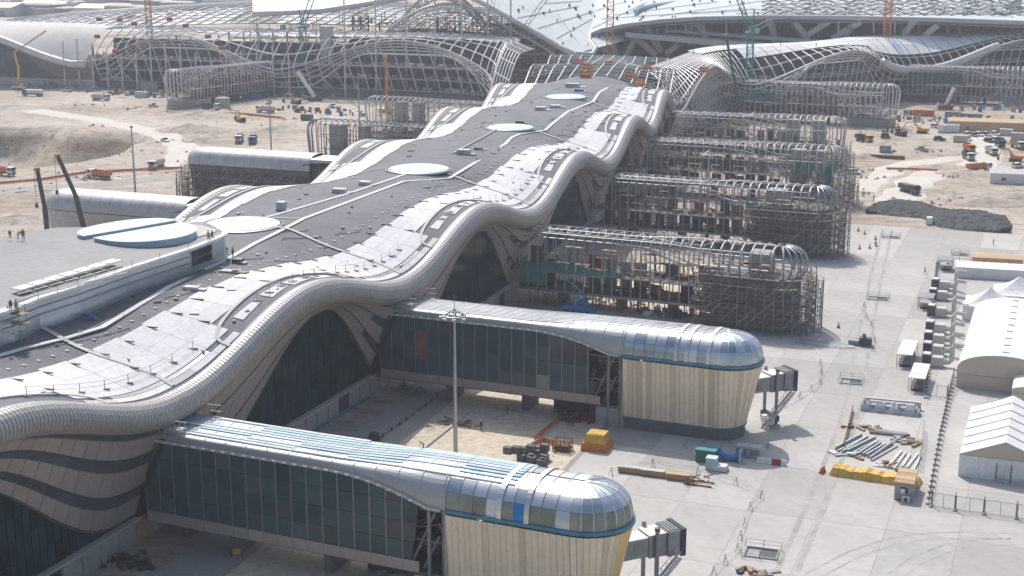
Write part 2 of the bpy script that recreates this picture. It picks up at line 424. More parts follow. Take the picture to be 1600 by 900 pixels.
def hull_panel(mb, u0, u1, v0, v1, out):
    g = .0008; h = .004
    a = [Fh(u0 + g, v1 - h), Fh(u1 - g, v1 - h), Fh(u1 - g, v0 + h), Fh(u0 + g, v0 + h)]
    b = [Fh(u0 + g, v1 - h, out), Fh(u1 - g, v1 - h, out), Fh(u1 - g, v0 + h, out), Fh(u0 + g, v0 + h, out)]
    for p in b: p.z -= out * .3
    mb.hexa(a + b)
rw = random.Random(3)
k = -0.5
while k < UEND - .02:
    du = 1 / 30. if k < .98 else 1 / 20.
    for v0, v1, dark in rows_:
        f = (k + du / 2) - math.floor(k + du / 2); dist = min(f, 1 - f)
        isg = dark and dist < (.49 if k < -.03 else (.15 if v0 < .6 else .12))
        mb = MB() if k < .98 else (far_g if isg else far_p)
        hull_panel(mb, k, min(k + du, UEND), v0, v1, .05 if isg else .12)
        if k < .98:
            part('window_pane' if isg else 'cladding_panel', mb, 'glass_band' if isg else 'taupe', pier); npan += 1
    k += du
part('far_cladding', far_p, 'taupe', pier, kind='stuff'); part('far_window_band', far_g, 'glass_band', pier, kind='stuff')

for v in (.30, .66, .985):                                 # dark grooves sweeping over the arches
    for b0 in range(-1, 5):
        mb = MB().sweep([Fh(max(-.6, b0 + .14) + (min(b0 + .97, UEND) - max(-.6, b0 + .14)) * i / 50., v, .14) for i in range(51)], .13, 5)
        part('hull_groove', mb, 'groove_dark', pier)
# glazed arches set back under the eaves, on a low base wall
def Gw(u, z, w=6.35): p = E(u) + NIN * w; return Vector((p.x, p.y, z))
for b in (-1, 0, 1, 2, 3, 4):
    lo, hi = b + .12, b + .96
    if b < 0: lo = -.55
    gl = part('glass_wall', MB().grid([[Gw(lo + (hi - lo) * i / 40., z_, 6.6) for z_ in (3.6, zo(lo + (hi - lo) * i / 40.) + .6)] for i in range(41)]), 'black', pier)
    n = 26 if b < 2 else 12; lump = MB()
    for i in range(n):
        a, c = lo + (hi - lo) * i / n, lo + (hi - lo) * (i + 1) / n
        z0 = 3.7
        while z0 < max(zo(a), zo(c)) + .3:
            z1 = z0 + 3.1; za, zc = min(z1, zo(a) + .35), min(z1, zo(c) + .35)
            if za > z0 + .15 or zc > z0 + .15:
                mb = MB() if b < 2 else lump; g = .0013
                za, zc = max(za, z0 + .02), max(zc, z0 + .02)
                mb.slabquad(Gw(a + g, z0 + .05), Gw(c - g, z0 + .05), Gw(c - g, zc - .04), Gw(a + g, za - .04), OUT, .08)
                if b < 2: part('pane', mb, 'glass_dark', gl)
            z0 = z1
    if b >= 2: part('panes', lump, 'glass_dark', gl, kind='stuff')
bw = MB()
bw.grid([[Gw(u, z_, 5.9) for z_ in (0, 3.5)] for u in fs_us]); part('base_wall', bw, 'concrete', pier)
sl = MB()
for a, c in zip(fs_us[:-1], fs_us[1:]): sl.slabquad(Gw(a, 3.5, 5.2), Gw(c, 3.5, 5.2), Gw(c, 3.5, 6.6), Gw(a, 3.5, 6.6), (0, 0, 1), .22)
part('base_ledge', sl, 'concrete_pale', pier)
for k in range(46):                                       # precast panels and openings of the base wall
    u = -.45 + k * .055
    if u > 1.95: break
    door = k % 5 == 2
    mb = MB(); p = Gw(u, 1.65, 5.85); q = Gw(u + .05, 1.65, 5.85)
    mb.slabquad(Gw(u, .05, 5.84), Gw(u + .05, .05, 5.84), Gw(u + .05, 3.2, 5.84), Gw(u, 3.2, 5.84), OUT, .03 if door else .12)
    part('door_opening' if door else 'precast_panel', mb, ('groove_dark' if k % 10 == 2 else 'wood') if door else 'concrete', pier)

# white roof panels in stepped rows, with the leaf-shaped gutter at each arch
def leaf(u, w, grow=1.0):
    f = u - math.floor(u) - .5; return (f / (.30 * grow)) ** 2 + (w / (7.0 * grow)) ** 2 < 1
def rpanel(u0, u1, w00, w01, w1, up=.14, sidew=False):
    fn = (lambda w: WID - w) if sidew else (lambda w: w)
    g = .0006; m_ = MB(); sub = 4
    lo = [[S(lerp(u0 + g, u1 - g, i / sub), fn(w), .02) for w in (lerp(w00, w01, i / sub) + .02, w1 - .02)] for i in range(sub + 1)]
    for i in range(sub):
        a, b = lo[i], lo[i + 1]; q = [a[0], b[0], b[1], a[1]]
        m_.hexa(q + [p + Vector((0, 0, up)) for p in q])
    return m_
NP = 12
for side in (0, 1):
    for kk in range(-NP, int(UEND * NP)):
        u0, u1 = kk / NP, (kk + 1) / NP; um = (u0 + u1) / 2
        if side and u0 < .35: continue
        if u0 < -.5: continue
        edge0 = 13.6 + 1.0 * math.sin(um * 6.28 * .5 + 1); f = um - math.floor(um)
        rows = [3.9, 6.9, 10.0, edge0] if (um < 2.6 and not side) else [3.9, 8.5, edge0]
        for r in range(len(rows) - 1):
            wa, wb = rows[r], rows[r + 1]
            if leaf(um, (wa + wb) / 2, 1.18): continue
            if r == len(rows) - 2 and rw.random() < .0: continue
            # the inner edge is cut in steps
            mb = rpanel(u0, u1, wa, wa, wb, sidew=bool(side)) if r < len(rows) - 2 else rpanel(u0, u1, wa, wa, wb + (.0 if kk % 2 else .35), sidew=bool(side))
            part('roof_panel', mb, 'panel_white', pier)
        if not leaf(um, 2.8, 1.05):
            part('edge_panel', rpanel(u0, u1, 1.9, 1.9, 3.0, .12, bool(side)), 'panel_white' if kk % 3 else 'panel_offwhite', pier)
for b in range(-1, 5):
    for side in (0, 1):
        if side and b < 0: continue
        pts = []; fn = (lambda w: WID - w) if side else (lambda w: w)
        for i in range(41):
            a = math.pi * i / 40; u = b + .5 - .30 * math.cos(a); w = 1.6 + 5.6 * math.sin(a) ** .6
            if u < -1: u = -1
            pts.append(S(u, fn(w), .12))
        mb = MB()
        for a, c in zip(pts[:-1], pts[1:]): mb.beam(a, c, .55, .3)
        part('leaf_gutter', mb, 'panel_offwhite', pier)
        mb = MB()
        for i in range(30):                                # dark slot beside the panels
            u0, u1 = b + .84 + .32 * i / 30, b + .84 + .32 * (i + 1) / 30
            if u0 < -.6: continue
            mb.slabquad(S(u0, fn(3.05), .05), S(u1, fn(3.05), .05), S(u1, fn(3.75), .05), S(u0, fn(3.75), .05), (0, 0, 1), .1)
        part('gutter', mb, 'steel_grey', pier)
        for i, (du, w0, w1, l) in enumerate(((-.16, 3.4, 5.2, .09), (-.05, 3.2, 5.6, .08), (.05, 3.2, 5.6, .09), (.15, 3.2, 5.0, .08))):   # small panels inside the leaf
            if b < 0 or rw.random() < .15: continue
            part('leaf_panel', rpanel(b + .5 + du - l / 2, b + .5 + du + l / 2, w0, w0 + .5, w1, .12, bool(side)), 'panel_white', pier)
    # dark cuts between panels
for b in range(0, 5):
    mb = MB(); pts = [S(b + .012 * math.sin(w * .3), w, .2) for w in [2.0 + i * 1.4 for i in range(20)]]
    for a, c in zip(pts[:-1], pts[1:]): mb.beam(a, c, .75, .1)
    part('expansion_joint', mb, 'panel_offwhite', pier)
    mb = MB(); pts = [S(b, WID - w, .2) for w in [2.0 + i * 1.4 for i in range(20)]]
    for a, c in zip(pts[:-1], pts[1:]): mb.beam(a, c, .6, .1)
    part('expansion_joint', mb, 'panel_offwhite', pier)
slot = MB().box(-1.05, 1.05, -.16, .16, 0, .12).mesh('panel_slot', 'groove_dark')
va = MB().box(-.32, .32, -.16, .16, 0, .14).mesh('roof_anchor', 'panel_white')
vd = MB(); vd.box(-.35, .35, -.05, .05, .03, .12); vd.box(-.05, .05, -.3, .3, .03, .14); vd.box(-.1, .1, -.1, .1, 0, .2); vd = vd.mesh('cable_anchor', 'steel_dark')
az = math.atan2(NIN.y, NIN.x)
for k in range(-5, 58):
    u = k / 12.
    if u > 4.8: break
    p = S(u, 12.9 + (k % 3) * .2, .15); inst('panel_slot', slot, pier, p, az + .1)
    if k % 3 == 0: inst('panel_slot', slot, pier, S(u, 8.2, .15), az + .1)
    for j in range(2):
        inst('roof_anchor', va, pier, S(u + j / 24., 16.6, .0), az)
    if k % 3 == 0: inst('cable_anchor', vd, pier, S(u + .03, 19.0 + (k % 4), .02), az)
# walkway upstands: the two white lines winding past the round rooflights
def roofline(pix, wdt, hgt, name, m):
    pts = [on_roof(*q) for q in pix]; mb = MB(); fine = []
    for a, c in zip(pts[:-1], pts[1:]):
        n = max(1, int((c - a).length / 5))
        for i in range(n):
            q = a.lerp(c, i / n); u, w = 0, 0; fine.append(q)
    fine.append(pts[-1])
    for a, c in zip(fine[:-1], fine[1:]): mb.beam(a + Vector((0, 0, hgt / 2)), c + Vector((0, 0, hgt / 2)), wdt, hgt)
    return part(name, mb, m, pier)
L1 = [(-60, 575), (0, 556), (37, 545), (100, 530), (160, 512), (262, 450), (362, 402), (400, 380), (431, 365), (475, 342), (631, 284), (702, 279), (732, 261), (790, 225), (800, 215), (812, 210), (852, 204), (865, 192), (887, 175), (927, 159), (936, 145), (950, 137)]
roofline(L1, .95, .16, 'walkway_kerb', 'panel_white')
roofline([(415, 340), (432, 336), (545, 303), (636, 272)], .8, .16, 'walkway_kerb', 'panel_white')
roofline([(415, 340), (474, 342)], .5, .12, 'walkway_kerb', 'panel_offwhite')
roofline([(708, 241), (760, 213), (782, 200)], .35, .4, 'pipe_rail', 'panel_offwhite')
# round rooflights
for b, (px, py, rad) in enumerate([(378, 352, 7.2), (654, 265, 7.0), (797, 200, 6.4), (884, 152, 6.4)]):
    c = on_roof(px, py); mb = MB().lathe([(rad, -.2), (rad, .28), (rad - .3, .4), (rad * .5, .6), (.05, .7)], c, 36)
    part('round_rooflight', mb, 'panel_white' if b == 0 else 'pale_blue', pier, label='flat round pale blue rooflight on the ridge')
    mb = MB(); mb.sweep([c + Vector((math.cos(a) * (rad + .5), math.sin(a) * (rad + .5), .15)) for a in [2 * math.pi * i / 40 for i in range(40)]], .18, 5, closed=True)
    part('rooflight_kerb', mb, 'mullion', pier)

# raised lantern at the near end
LZ = 32.4
lan_r = [P(px, py, LZ) for px, py in [(-60, 515), (-20, 497), (20, 485), (60, 468), (122, 449), (207, 419), (295, 391), (332, 377), (350, 369), (352, 364), (340, 357)]]
uv_r = []
for p in lan_r:
    q = Vector((p.x, p.y, 0)); lo, hi = -2., 3.
    for _ in range(40):
        m_ = (lo + hi) / 2
        if (q - E(m_)).dot(DPI) > 0: lo = m_
        else: hi = m_
    uv_r.append((lo, (q - E(lo)).dot(NIN)))
lan_l = [E(u) + NIN * max(w + .5, (56. if u < .56 else lerp(56., WID - w, sm((u - .56) / .14)))) for u, w in reversed(uv_r)]
outl = [Vector((p.x, p.y, 0)) for p in lan_r] + [Vector((p.x, p.y, 0)) for p in lan_l]
mb = MB(); n = len(outl)
for i in range(n):
    a, c = outl[i], outl[(i + 1) % n]
    mb.poly([(a.x, a.y, 26.5), (c.x, c.y, 26.5), (c.x, c.y, LZ), (a.x, a.y, LZ)])
lant = part('roof_lantern', mb, 'silver_blue', pier, label='raised lantern with pale metal side wall and blue edged skylights')
mb = MB()
m_ = len(lan_r); rows = []
for i in range(m_):
    a = lan_r[i]; c = lan_l[m_ - 1 - i]
    rows.append([(lerp(a.x, c.x, t), lerp(a.y, c.y, t), LZ + .05 + .9 * math.sin(math.pi * t)) for t in [q / 10. for q in range(11)]])
mb.grid(rows); mb.uv = [(uv_r[i][0] * BAY, q * 3.) for i in range(m_) for q in range(11)]
part('lantern_roof', mb, 'lantern_metal', lant)
mb = MB()
for a, c in zip(lan_r[:-1], lan_r[1:]): mb.beam(a + Vector((0, 0, .15)), c + Vector((0, 0, .15)), 1.1, .4)
part('coping', mb, 'panel_white', lant)
mb = MB()
for a, c in zip(lan_r[:6], lan_r[1:7]): mb.beam(a + OUT * .15 + Vector((0, 0, -2.2)), c + OUT * .15 + Vector((0, 0, -2.2)), .14, .14)
for a, c in zip(lan_r[:6], lan_r[1:7]): mb.beam(a + OUT * .15 + Vector((0, 0, -1.1)), c + OUT * .15 + Vector((0, 0, -1.1)), .1, .1)
part('wall_rail', mb, 'mullion', lant)
win = MB(); wf = MB()
a, c = lan_r[6] + OUT * .12, lan_r[7] + OUT * .12
for i in range(3):
    for j in range(2):
        q0 = a.lerp(c, .12 + i * .28); q1 = a.lerp(c, .36 + i * .28); z0 = LZ - 1.6 - j * 1.3
        part('lantern_window', MB().slabquad((q0.x, q0.y, z0), (q1.x, q1.y, z0), (q1.x, q1.y, z0 + 1.15), (q0.x, q0.y, z0 + 1.15), OUT, .06), 'glass_dark', lant)
# near end step of the lantern
p = on_roof(10, 540); mb = MB().cbox((p.x - 4.5, p.y + 1.5, p.z + 2.3), (9, 5, 4.8), math.atan2(OUT.y, OUT.x))
part('end_box', mb, 'silver_blue', lant)
# split skylight: two D shapes on the deck
cs = Vector((-63.0, 246.0, LZ + .75)); AXS = Vector((.68, .733, 0)); AXP = Vector((.733, -.68, 0))
def dsh(sgn, rx, ry, gap):
    return [cs + AXS * (rx * math.cos(a)) + AXP * (sgn * (gap + ry * math.sin(a) ** .8)) for a in [math.pi * i / 18 for i in range(19)]]
for sgn, rx, ry, lab in ((1, 8.6, 10.0, 'front half of the split skylight'), (-1, 9.0, 6.6, 'rear half of the split skylight')):
    o = dsh(sgn, rx, ry, .4 if sgn > 0 else 2.0)
    if sgn < 0: o = o[::-1]
    part('skylight_edge', MB().prism([(p.x, p.y) for p in o], LZ + .2, LZ + 1.45), 'sky_blue_foam', lant)
    o2 = dsh(sgn, rx + .2, ry + .2, .25 if sgn > 0 else 1.85)
    if sgn < 0: o2 = o2[::-1]
    part('skylight', MB().prism([(p.x, p.y) for p in o2], LZ + 1.452, LZ + 1.55), 'pale_blue', lant, label=lab)
mb = MB().grid([[Vector(q) + Vector((0, 0, .12)) for q in r_[1:7]] for r_ in rows[6:10]]); part('deck_sheet', mb, 'panel_offwhite', lant)
for i in range(3):                                         # loose panel strips lying on the lantern
    a = P(25 + i * 2, 452 + i * 8, LZ + 1.1); c = P(185 + i * 8, 405 + i * 10, LZ + 1.1)
    mb = MB()
    for j in range(7):
        q0, q1 = a.lerp(c, j / 7.), a.lerp(c, (j + .9) / 7.); mb.beam(q0, q1, 2.0 if i == 0 else .25, .12)
    part('loose_sheet', mb, 'galvanised' if i == 0 else 'steel_grey', lant)

rq = random.Random(19); mb = MB()                          # offcuts, planks and tools left about the roof
for k in range(170):
    u, w = rq.uniform(-.3, 4.8), rq.choice((rq.uniform(14, 24), rq.uniform(36, 46), rq.uniform(3, 12))); p = S(u, w, .16); mb.cbox(p, (rq.uniform(.2, 1.8), rq.uniform(.15, .5), rq.uniform(.1, .35)), rq.uniform(0, 3))
part('loose_bits', mb, 'steel_grey', pier, kind='stuff')
mb = MB()
for k in range(16):                                        # cables trailing over the sheets
    u, w = rq.uniform(-.2, 4.6), rq.uniform(13, 24); pts = [S(u + .02 * q, w + 1.2 * math.sin(q * .9 + k), .08) for q in range(7)]; mb.sweep(pts, .06, 4)
part('trailing_cables', mb, 'steel_dark', pier, kind='stuff')
# ------------------------------------------------------------------ ground, apron, roads
from mathutils import noise as MN
A0 = ATT[0]
def AP(out, along, z=0.0):                                # apron frame: metres out from the facade, metres along the pier
    p = A0 + OUT * out + DPI * along; return Vector((p.x, p.y, z))
def gz(x, y):
    z = -.07
    r = math.hypot((x + 234) / 82., (y - 556) / 62.)
    r += .26 * MN.noise(Vector((x * .03, y * .03, 3)))
    if r < 1.15:
        z -= 14.0 * sm((1.12 - r) / .30)
        z += (1.6 * MN.noise(Vector((x * .09, y * .05, 1))) + .9 * MN.noise(Vector((x * .25, y * .2, 5))) + 1.2 * abs(MN.noise(Vector((x * .16, y * .05, 8))))) * sm((1.15 - r) / .1)
    # heaps of spoil on the right sand field
    q = Vector((x, y, 0)) - A0; al = q.dot(DPI); ou = q.dot(OUT)
    if al > 262 and 40 < ou < 330 and y < 640: z += .75 * max(0, MN.noise(Vector((x * .055, y * .035, 9))) - .12) * sm((al - 262) / 12) + .10 * MN.noise(Vector((x * .3, y * .3, 2)))
    if x < -60 and 380 < y < 720: z += .8 * max(0, MN.noise(Vector((x * .05, y * .04, 4)))) * sm((y - 380) / 30) * sm((720 - y) / 30)
    return min(z, .9)
def axis(dense, lo, hi): return sorted(set([-9000, -5000, -2500, -1400, -900, -600, -450] + dense + [450, 600, 900, 1400, 2500, 5000, 9000]))
xs = axis([-340 + 3.2 * k for k in range(90)] + [-50 + 12 * k for k in range(10)] + [70 + 4 * k for k in range(70)], 0, 0)
ys = sorted(set([-600, -200, 0, 60, 120, 180, 240, 300, 340] + [370 + 3.5 * k for k in range(100)] + [740, 800, 900, 1100, 1500, 2200, 3500, 6000, 11000]))
ZG = [[gz(x, y) for x in xs] for y in ys]
struct('ground', MB().grid([[(x, y, ZG[j][i]) for i, x in enumerate(xs)] for j, y in enumerate(ys)]), 'sand', smooth=True)
import bisect
def gz(x, y):                                              # height of the built sheet
    i = min(max(bisect.bisect_right(xs, x) - 1, 0), len(xs) - 2); j = min(max(bisect.bisect_right(ys, y) - 1, 0), len(ys) - 2)
    a, b = (x - xs[i]) / (xs[i + 1] - xs[i]), (y - ys[j]) / (ys[j + 1] - ys[j])
    return lerp(lerp(ZG[j][i], ZG[j][i + 1], a), lerp(ZG[j + 1][i], ZG[j + 1][i + 1], a), b)

# concrete apron in slabs
apr = MB(); q = [AP(41, -125, -.045), AP(185, -125, -.045), AP(185, 256, -.045), AP(41, 256, -.045)]; apr.slabquad(*q, (0, 0, 1), .02)
apron = struct('apron', apr, 'joint')
slabm = MB().box(-4.97, 4.97, -9.97, 9.97, -.02, 0).mesh('slab', 'slab')
slabd = MB().box(-4.97, 4.97, -9.97, 9.97, -.02, 0).mesh('slab', 'slab_stained')
ang = math.atan2(DPI.y, DPI.x) - math.pi / 2
def skid(pix, wd, gauge=2.0):
    pts = [P(*q, .012) for q in pix]; fine = []
    for i in range(len(pts) - 1):
        a, b = pts[max(i - 1, 0)], pts[i]; c, d = pts[i + 1], pts[min(i + 2, len(pts) - 1)]
        for k in range(8):
            t = k / 8.; fine.append(.5 * ((2 * b) + (c - a) * t + (2 * a - 5 * b + 4 * c - d) * t * t + (3 * b - a - 3 * c + d) * t ** 3))
    for g in (-gauge / 2, gauge / 2):
        rows = []
        for i in range(len(fine) - 1):
            d = fine[i + 1] - fine[i]; d.normalize(); nn = Vector((-d.y, d.x, 0)); p = fine[i] + nn * (g + .15 * MN.noise(fine[i] * .2)); rows.append([p - nn * wd / 2, p + nn * wd / 2])
        part('tyre_mark', MB().grid(rows), 'tyre_mark', apron)
for i in range(14):
    for j in range(19):
        inst('slab', slabd if (i * 7 + j * 5 + (i * j) % 3) % 9 == 0 else slabm, apron, AP(46.5 + i * 10, -113 + j * 20), ang)
skid([(1270, 900), (1330, 868), (1400, 845), (1480, 836), (1600, 838)], .35); skid([(1400, 900), (1440, 872), (1510, 850), (1600, 846)], .3)
skid([(1230, 890), (1275, 790), (1310, 700), (1335, 620), (1352, 520), (1370, 430), (1390, 345)], .8, 2.6)
mb = MB()                                                  # paved strip beside the base wall and service trench kerb
mb.slabquad(AP(2, -60, -.05), AP(11, -60, -.05), AP(11, 150, -.05), AP(2, 150, -.05), (0, 0, 1), .04)
struct('service_pavement', mb, 'concrete')
rows = []
for i in range(41):                                        # cream sand fill between the bridges
    al = -70 + i * 6.5; rows.append([AP(11.2, al, -.035)] + [AP(11.2 + 29.5 * t_ / 4, al, -.03) for t_ in (1, 2, 3)] + [AP(40.6 + .4 * math.sin(al), al, -.035)])
struct('sand_fill', MB().grid(rows), 'cream_sand')
mb = MB()
for k in range(30):
    a, c = AP(16.2, 4 + k * 2.1), AP(16.2, 4 + k * 2.1 + 2.0)
    mb.beam(a + Vector((0, 0, .1)), c + Vector((0, 0, .1)), .5, .35)
struct('trench_kerb', mb, 'concrete_pale')
# haul road and dusty track on the left
def strip(name, pix, wid, m, up):
    pts = []
    for px, py in pix:
        p = P(px, py, 0); z = gz(p.x, p.y)
        for _ in range(5): p = P(px, py, z); z = gz(p.x, p.y)
        pts.append(p)
    fine = []
    for i in range(len(pts) - 1):
        a, b = pts[max(i - 1, 0)], pts[i]; c, d = pts[i + 1], pts[min(i + 2, len(pts) - 1)]
        for k in range(20):
            t = k / 20.; fine.append(.5 * ((2 * b) + (c - a) * t + (2 * a - 5 * b + 4 * c - d) * t * t + (3 * b - a - 3 * c + d) * t ** 3))
    fine.append(pts[-1]); rows = []
    for i, p in enumerate(fine):
        d = fine[min(i + 1, len(fine) - 1)] - fine[max(i - 1, 0)]; d.z = 0; d.normalize(); nn = Vector((-d.y, d.x, 0))
        row = []
        for t in [-.5 + .1 * e_ for e_ in range(11)]:
            q = p + nn * (wid * t + (2.6 * MN.noise(p * .11 + Vector((3 * t, 0, 0))) if abs(t) > .35 else 0)); row.append((q.x, q.y, gz(q.x, q.y) + (up if abs(t) < .45 else -.12)))
        rows.append(row)
    return struct(name, MB().grid(rows), m, smooth=True)
mat('track_dust', (.60, .55, .475), .95, 0, .10, .06, dirt=.1)
mat('road_grey', (.36, .33, .29), .95, 0, .14, .05, dirt=.15)
strip('haul_track', [(-60, 163), (0, 168), (70, 176), (140, 186), (200, 198), (255, 212), (283, 228), (280, 246), (262, 262)], 12, 'track_dust', .28)
strip('haul_road', [(-80, 312), (0, 300), (100, 292), (200, 284), (300, 276), (420, 262)], 11, 'road_grey', .12)
strip('site_track', [(1395, 330), (1420, 295), (1450, 275), (1520, 262), (1540, 240), (1530, 215), (1560, 200), (1640, 190)], 14, 'track_dust', .2)
strip('site_track', [(1345, 300), (1400, 262), (1470, 250), (1530, 245)], 10, 'track_dust', .15)
# ------------------------------------------------------------------ link bridges with their boarding pods (local frame: x outwards, y away from the camera, z up)
XP, XC = 40.0, 55.6                                        # pod starts, nose centre
def hw(x): return lerp(4.6, 5.6, sm((x - 22) / 17))
def zlo(x): return 15.7 - 2.5 * max(0., min(1., (x - 23) / 14.5)) ** 2.3
def ztp(x): return lerp(16.9, 17.7, sm((x - 22) / 17))
def kx(x): return lerp(.32, .72, sm((x - 20) / 18))
def rs(x, th):                                             # roof section point, th 0..180 deg from the front edge over the top
    c, s = math.cos(th), math.sin(th); k = kx(x)
    return (x, -hw(x) * math.copysign(abs(c) ** k, c), zlo(x) + (ztp(x) - zlo(x)) * abs(s) ** k)
def nosep(ph, th, R_=None, dz=0.0):
    r = (R_ or hw(60)) * max(0., math.cos(th)) ** kx(60); return (XC + r * math.cos(ph), r * math.sin(ph), zlo(60) + (ztp(60) - zlo(60)) * math.sin(th) ** kx(60) + dz)
TH = [math.pi * i / 20 for i in range(21)]
def perim(t, zf):                                          # point of the pod wall outline, t in metres from the front left corner, zf 0 bottom .. 1 top
    r = lerp(4.7, 5.55, zf); L1_ = XC - XP; arc = math.pi * 5.55
    z = lerp(2.2, 12.6, zf)
    if t < L1_: return (XP + t, -r, z)
    if t < L1_ + arc:
        a = -math.pi / 2 + (t - L1_) / 5.55; rn = lerp(5.55 - 2.3 * math.cos(a) - .85 * (1 - math.cos(a)), 5.55, zf)
        return (XC + rn * math.cos(a), rn * math.sin(a), z)
    return (XC - (t - L1_ - arc), r, z)
PLEN = 2 * (XC - XP) + math.pi * 5.55
def wallx(z):                                              # slanted end of the glass wall
    return 36.6 - .16 * (15.7 - z)

def pod_finished(loc, rz, label, blue_top, seed, gold):
    rr = random.Random(seed)
    t = thing('link_bridge', label, 'boarding bridge building', loc, rz, 'finished bridges reaching out from the pier')
    pl = lambda n, mb, m, par=t, **k: part(n, mb, m, par, world=False, **k)
    # roof of the link
    xs_ = [-7 + i * 1.55 for i in range(int(47 / 1.55) + 2)]; xs_ = [x for x in xs_ if x < XP] + [XP]
    pl('roof', MB().grid([[rs(x, a) for a in TH] for x in xs_]), 'galvanised', smooth=False)
    for i, x in enumerate(xs_[::2]):
        mb = MB(); mb.sweep([Vector(rs(x, a)) + Vector((0, 0, .03)) for a in TH], .07, 4); pl('roof_rib', mb, 'steel_pale')
    for k in range(9):
        y = -3.4 + k * .85
        if blue_top:
            for i in range(7):
                x0 = -5 + i * 7.6
                if rr.random() < .1: continue
                zz = [ztp(q) + .04 - .09 * (abs(y) / 3.4) ** 3 * sm((q - 26) / 12) * 6 for q in (x0, x0 + 7.52)]
                mb = MB().hexa([(x0, y - .28, zz[0] - .3), (x0 + 7.52, y - .28, zz[1] - .3), (x0 + 7.52, y + .28, zz[1] - .3), (x0, y + .28, zz[0] - .3), (x0, y - .28, zz[0] + .1), (x0 + 7.52, y - .28, zz[1] + .1), (x0 + 7.52, y + .28, zz[1] + .1), (x0, y + .28, zz[0] + .1)])
                pl('roof_batten', mb, 'aqua_sheet' if k % 4 else 'panel_white')
        else:
            pl('roof_batten', MB().sweep([(x_, y, ztp(x_) - .5 * (abs(y) / 3.4) ** 3 * sm((x_ - 26) / 12)) for x_ in range(-5, 57, 3)], .11, 4), 'panel_white')
    for s_ in (-1, 1):
        mb = MB(); pts = [Vector((x, s_ * (hw(x) + .06), zlo(x) - .08)) for x in [i * .9 - 6.5 for i in range(52)] if x <= 39.6]
        for a, c in zip(pts[:-1], pts[1:]): mb.beam(a, c, .35, .4)
        pl('eave_gutter', mb, 'steel_pale')
        mb = MB()
        for x in [i * 1.5 - 5 for i in range(28)]: mb.cbox((x, s_ * (hw(x) + .3), zlo(x) - .05), (.5, .35, .22))
        pl('eave_bracket', mb, 'white_paint')
    # pod roof panels
    nx = 9; step = (XC - XP) / nx
    bands = (4, 6) if blue_top else (5, 6, 8)
    for i in range(nx):
        x0, x1 = XP + i * step + .05, XP + (i + 1) * step - .05
        for side in (0, 1):
            for r, (a0, a1) in enumerate(((0, 24), (24.6, 52), (52.6, 89.5))):
                rows = []
                for x in (x0, x1): rows.append([rs(x, R(lerp(a0, a1, q / 4.)) if not side else math.pi - R(lerp(a0, a1, q / 4.))) for q in range(5)])
                m = ('glass_green' if i < 8 and blue_top else 'silver_blue') if r == 0 else ('silver' if rr.random() < .7 else 'silver_blue')
                if r == 0 and blue_top and i in (5,): m = 'blue_tarp'
                if r == 0 and blue_top and i in (3,): m = 'white_paint'
                if r == 0 and not blue_top: m = 'silver_blue' if rr.random() < .6 else 'silver'
                pl('dome_pane', MB().grid(rows), m, smooth=True)
        mb = MB().sweep([Vector(rs(XP + i * step, a)) for a in TH], .08, 4); pl('dome_rib', mb, 'steel_grey')
        if i in bands:
            mb = MB(); pts = [Vector(rs(XP + i * step, a)) for a in TH]; cc = Vector((XP + i * step, 0, 12))
            for a, c in zip(pts[:-1], pts[1:]): mb.beam(a + (a - cc).normalized() * .14, c + (c - cc).normalized() * .14, .62, .12)
            pl('dome_band', mb, 'silver')
    pl('dome_lining', MB().grid([[(p[0], p[1] * .985, p[2] - .1) for p in [rs(x, a) for a in TH]] for x in (XP, XC)]), 'steel_dark')
    nph = 12
    for i in range(nph):
        p0, p1 = -math.pi / 2 + math.pi * i / nph + .008, -math.pi / 2 + math.pi * (i + 1) / nph - .008
        for r, (a0, a1) in enumerate(((0, 24), (24.6, 52), (52.6, 89.9))):
            rows = [[nosep(p, R(lerp(a0, a1, q / 4.))) for q in range(5)] for p in (p0, (p0 + p1) / 2, p1)]
            m = ('glass_green' if blue_top else 'silver_blue') if r == 0 else ('silver_blue' if rr.random() < .55 else 'silver')
            pl('dome_pane', MB().grid(rows), m, smooth=True)
        mb = MB().sweep([nosep(p0 - .008, R(q)) for q in range(0, 91, 10)], .07, 4); pl('dome_rib', mb, 'silver')
    pl('dome_lining', MB().grid([[nosep(p, R(q), 5.5, -.08) for q in range(0, 91, 10)] for p in [-math.pi / 2 + math.pi * j / 12 for j in range(13)]]), 'steel_dark')
    # wall boards
    nb = int(PLEN / .78); w = PLEN / nb
    for i in range(nb):
        a, c = i * w + .022, (i + 1) * w - .022; out = rr.uniform(.03, .07)
        b0, b1, t1, t0 = [Vector(perim(*q)) for q in ((a, 0), (c, 0), (c, 1), (a, 1))]
        nrm = (b1 - b0).cross(t0 - b0).normalized()
        m = 'cream' if rr.random() < .86 else 'cream_dark'
        if gold and gold[0] <= i <= gold[1]: m = 'cream_gold'
        pl('wall_board', MB().slabquad(b0, b1, t1, t0, nrm, .08 + out), m)
    bk = MB().grid([[perim(i * PLEN / 60, 0), perim(i * PLEN / 60, 1)] for i in range(61)]); pl('wall_backing', bk, 'brown')
    for zf, hh, nm in ((1.05, .48, 'blue_flashing'), (-.02, .22, 'blue_base_strip')):
        mb = MB(); pts = [Vector(perim(i * PLEN / 80, zf)) for i in range(81)]
        if zf < 0: pts = pts[:52]
        for a, c in zip(pts[:-1], pts[1:]): mb.beam(a, c, .5, hh)
        pl(nm, mb, 'blue_film')
    pl('plinth', MB().prism([perim(i * PLEN / 40, -.03)[:2] for i in range(41)], 0, 2.15), 'concrete_dark')
    pl('plinth', MB().box(35.2, XP + .4, -4.5, 4.5, 0, 3.2), 'concrete')
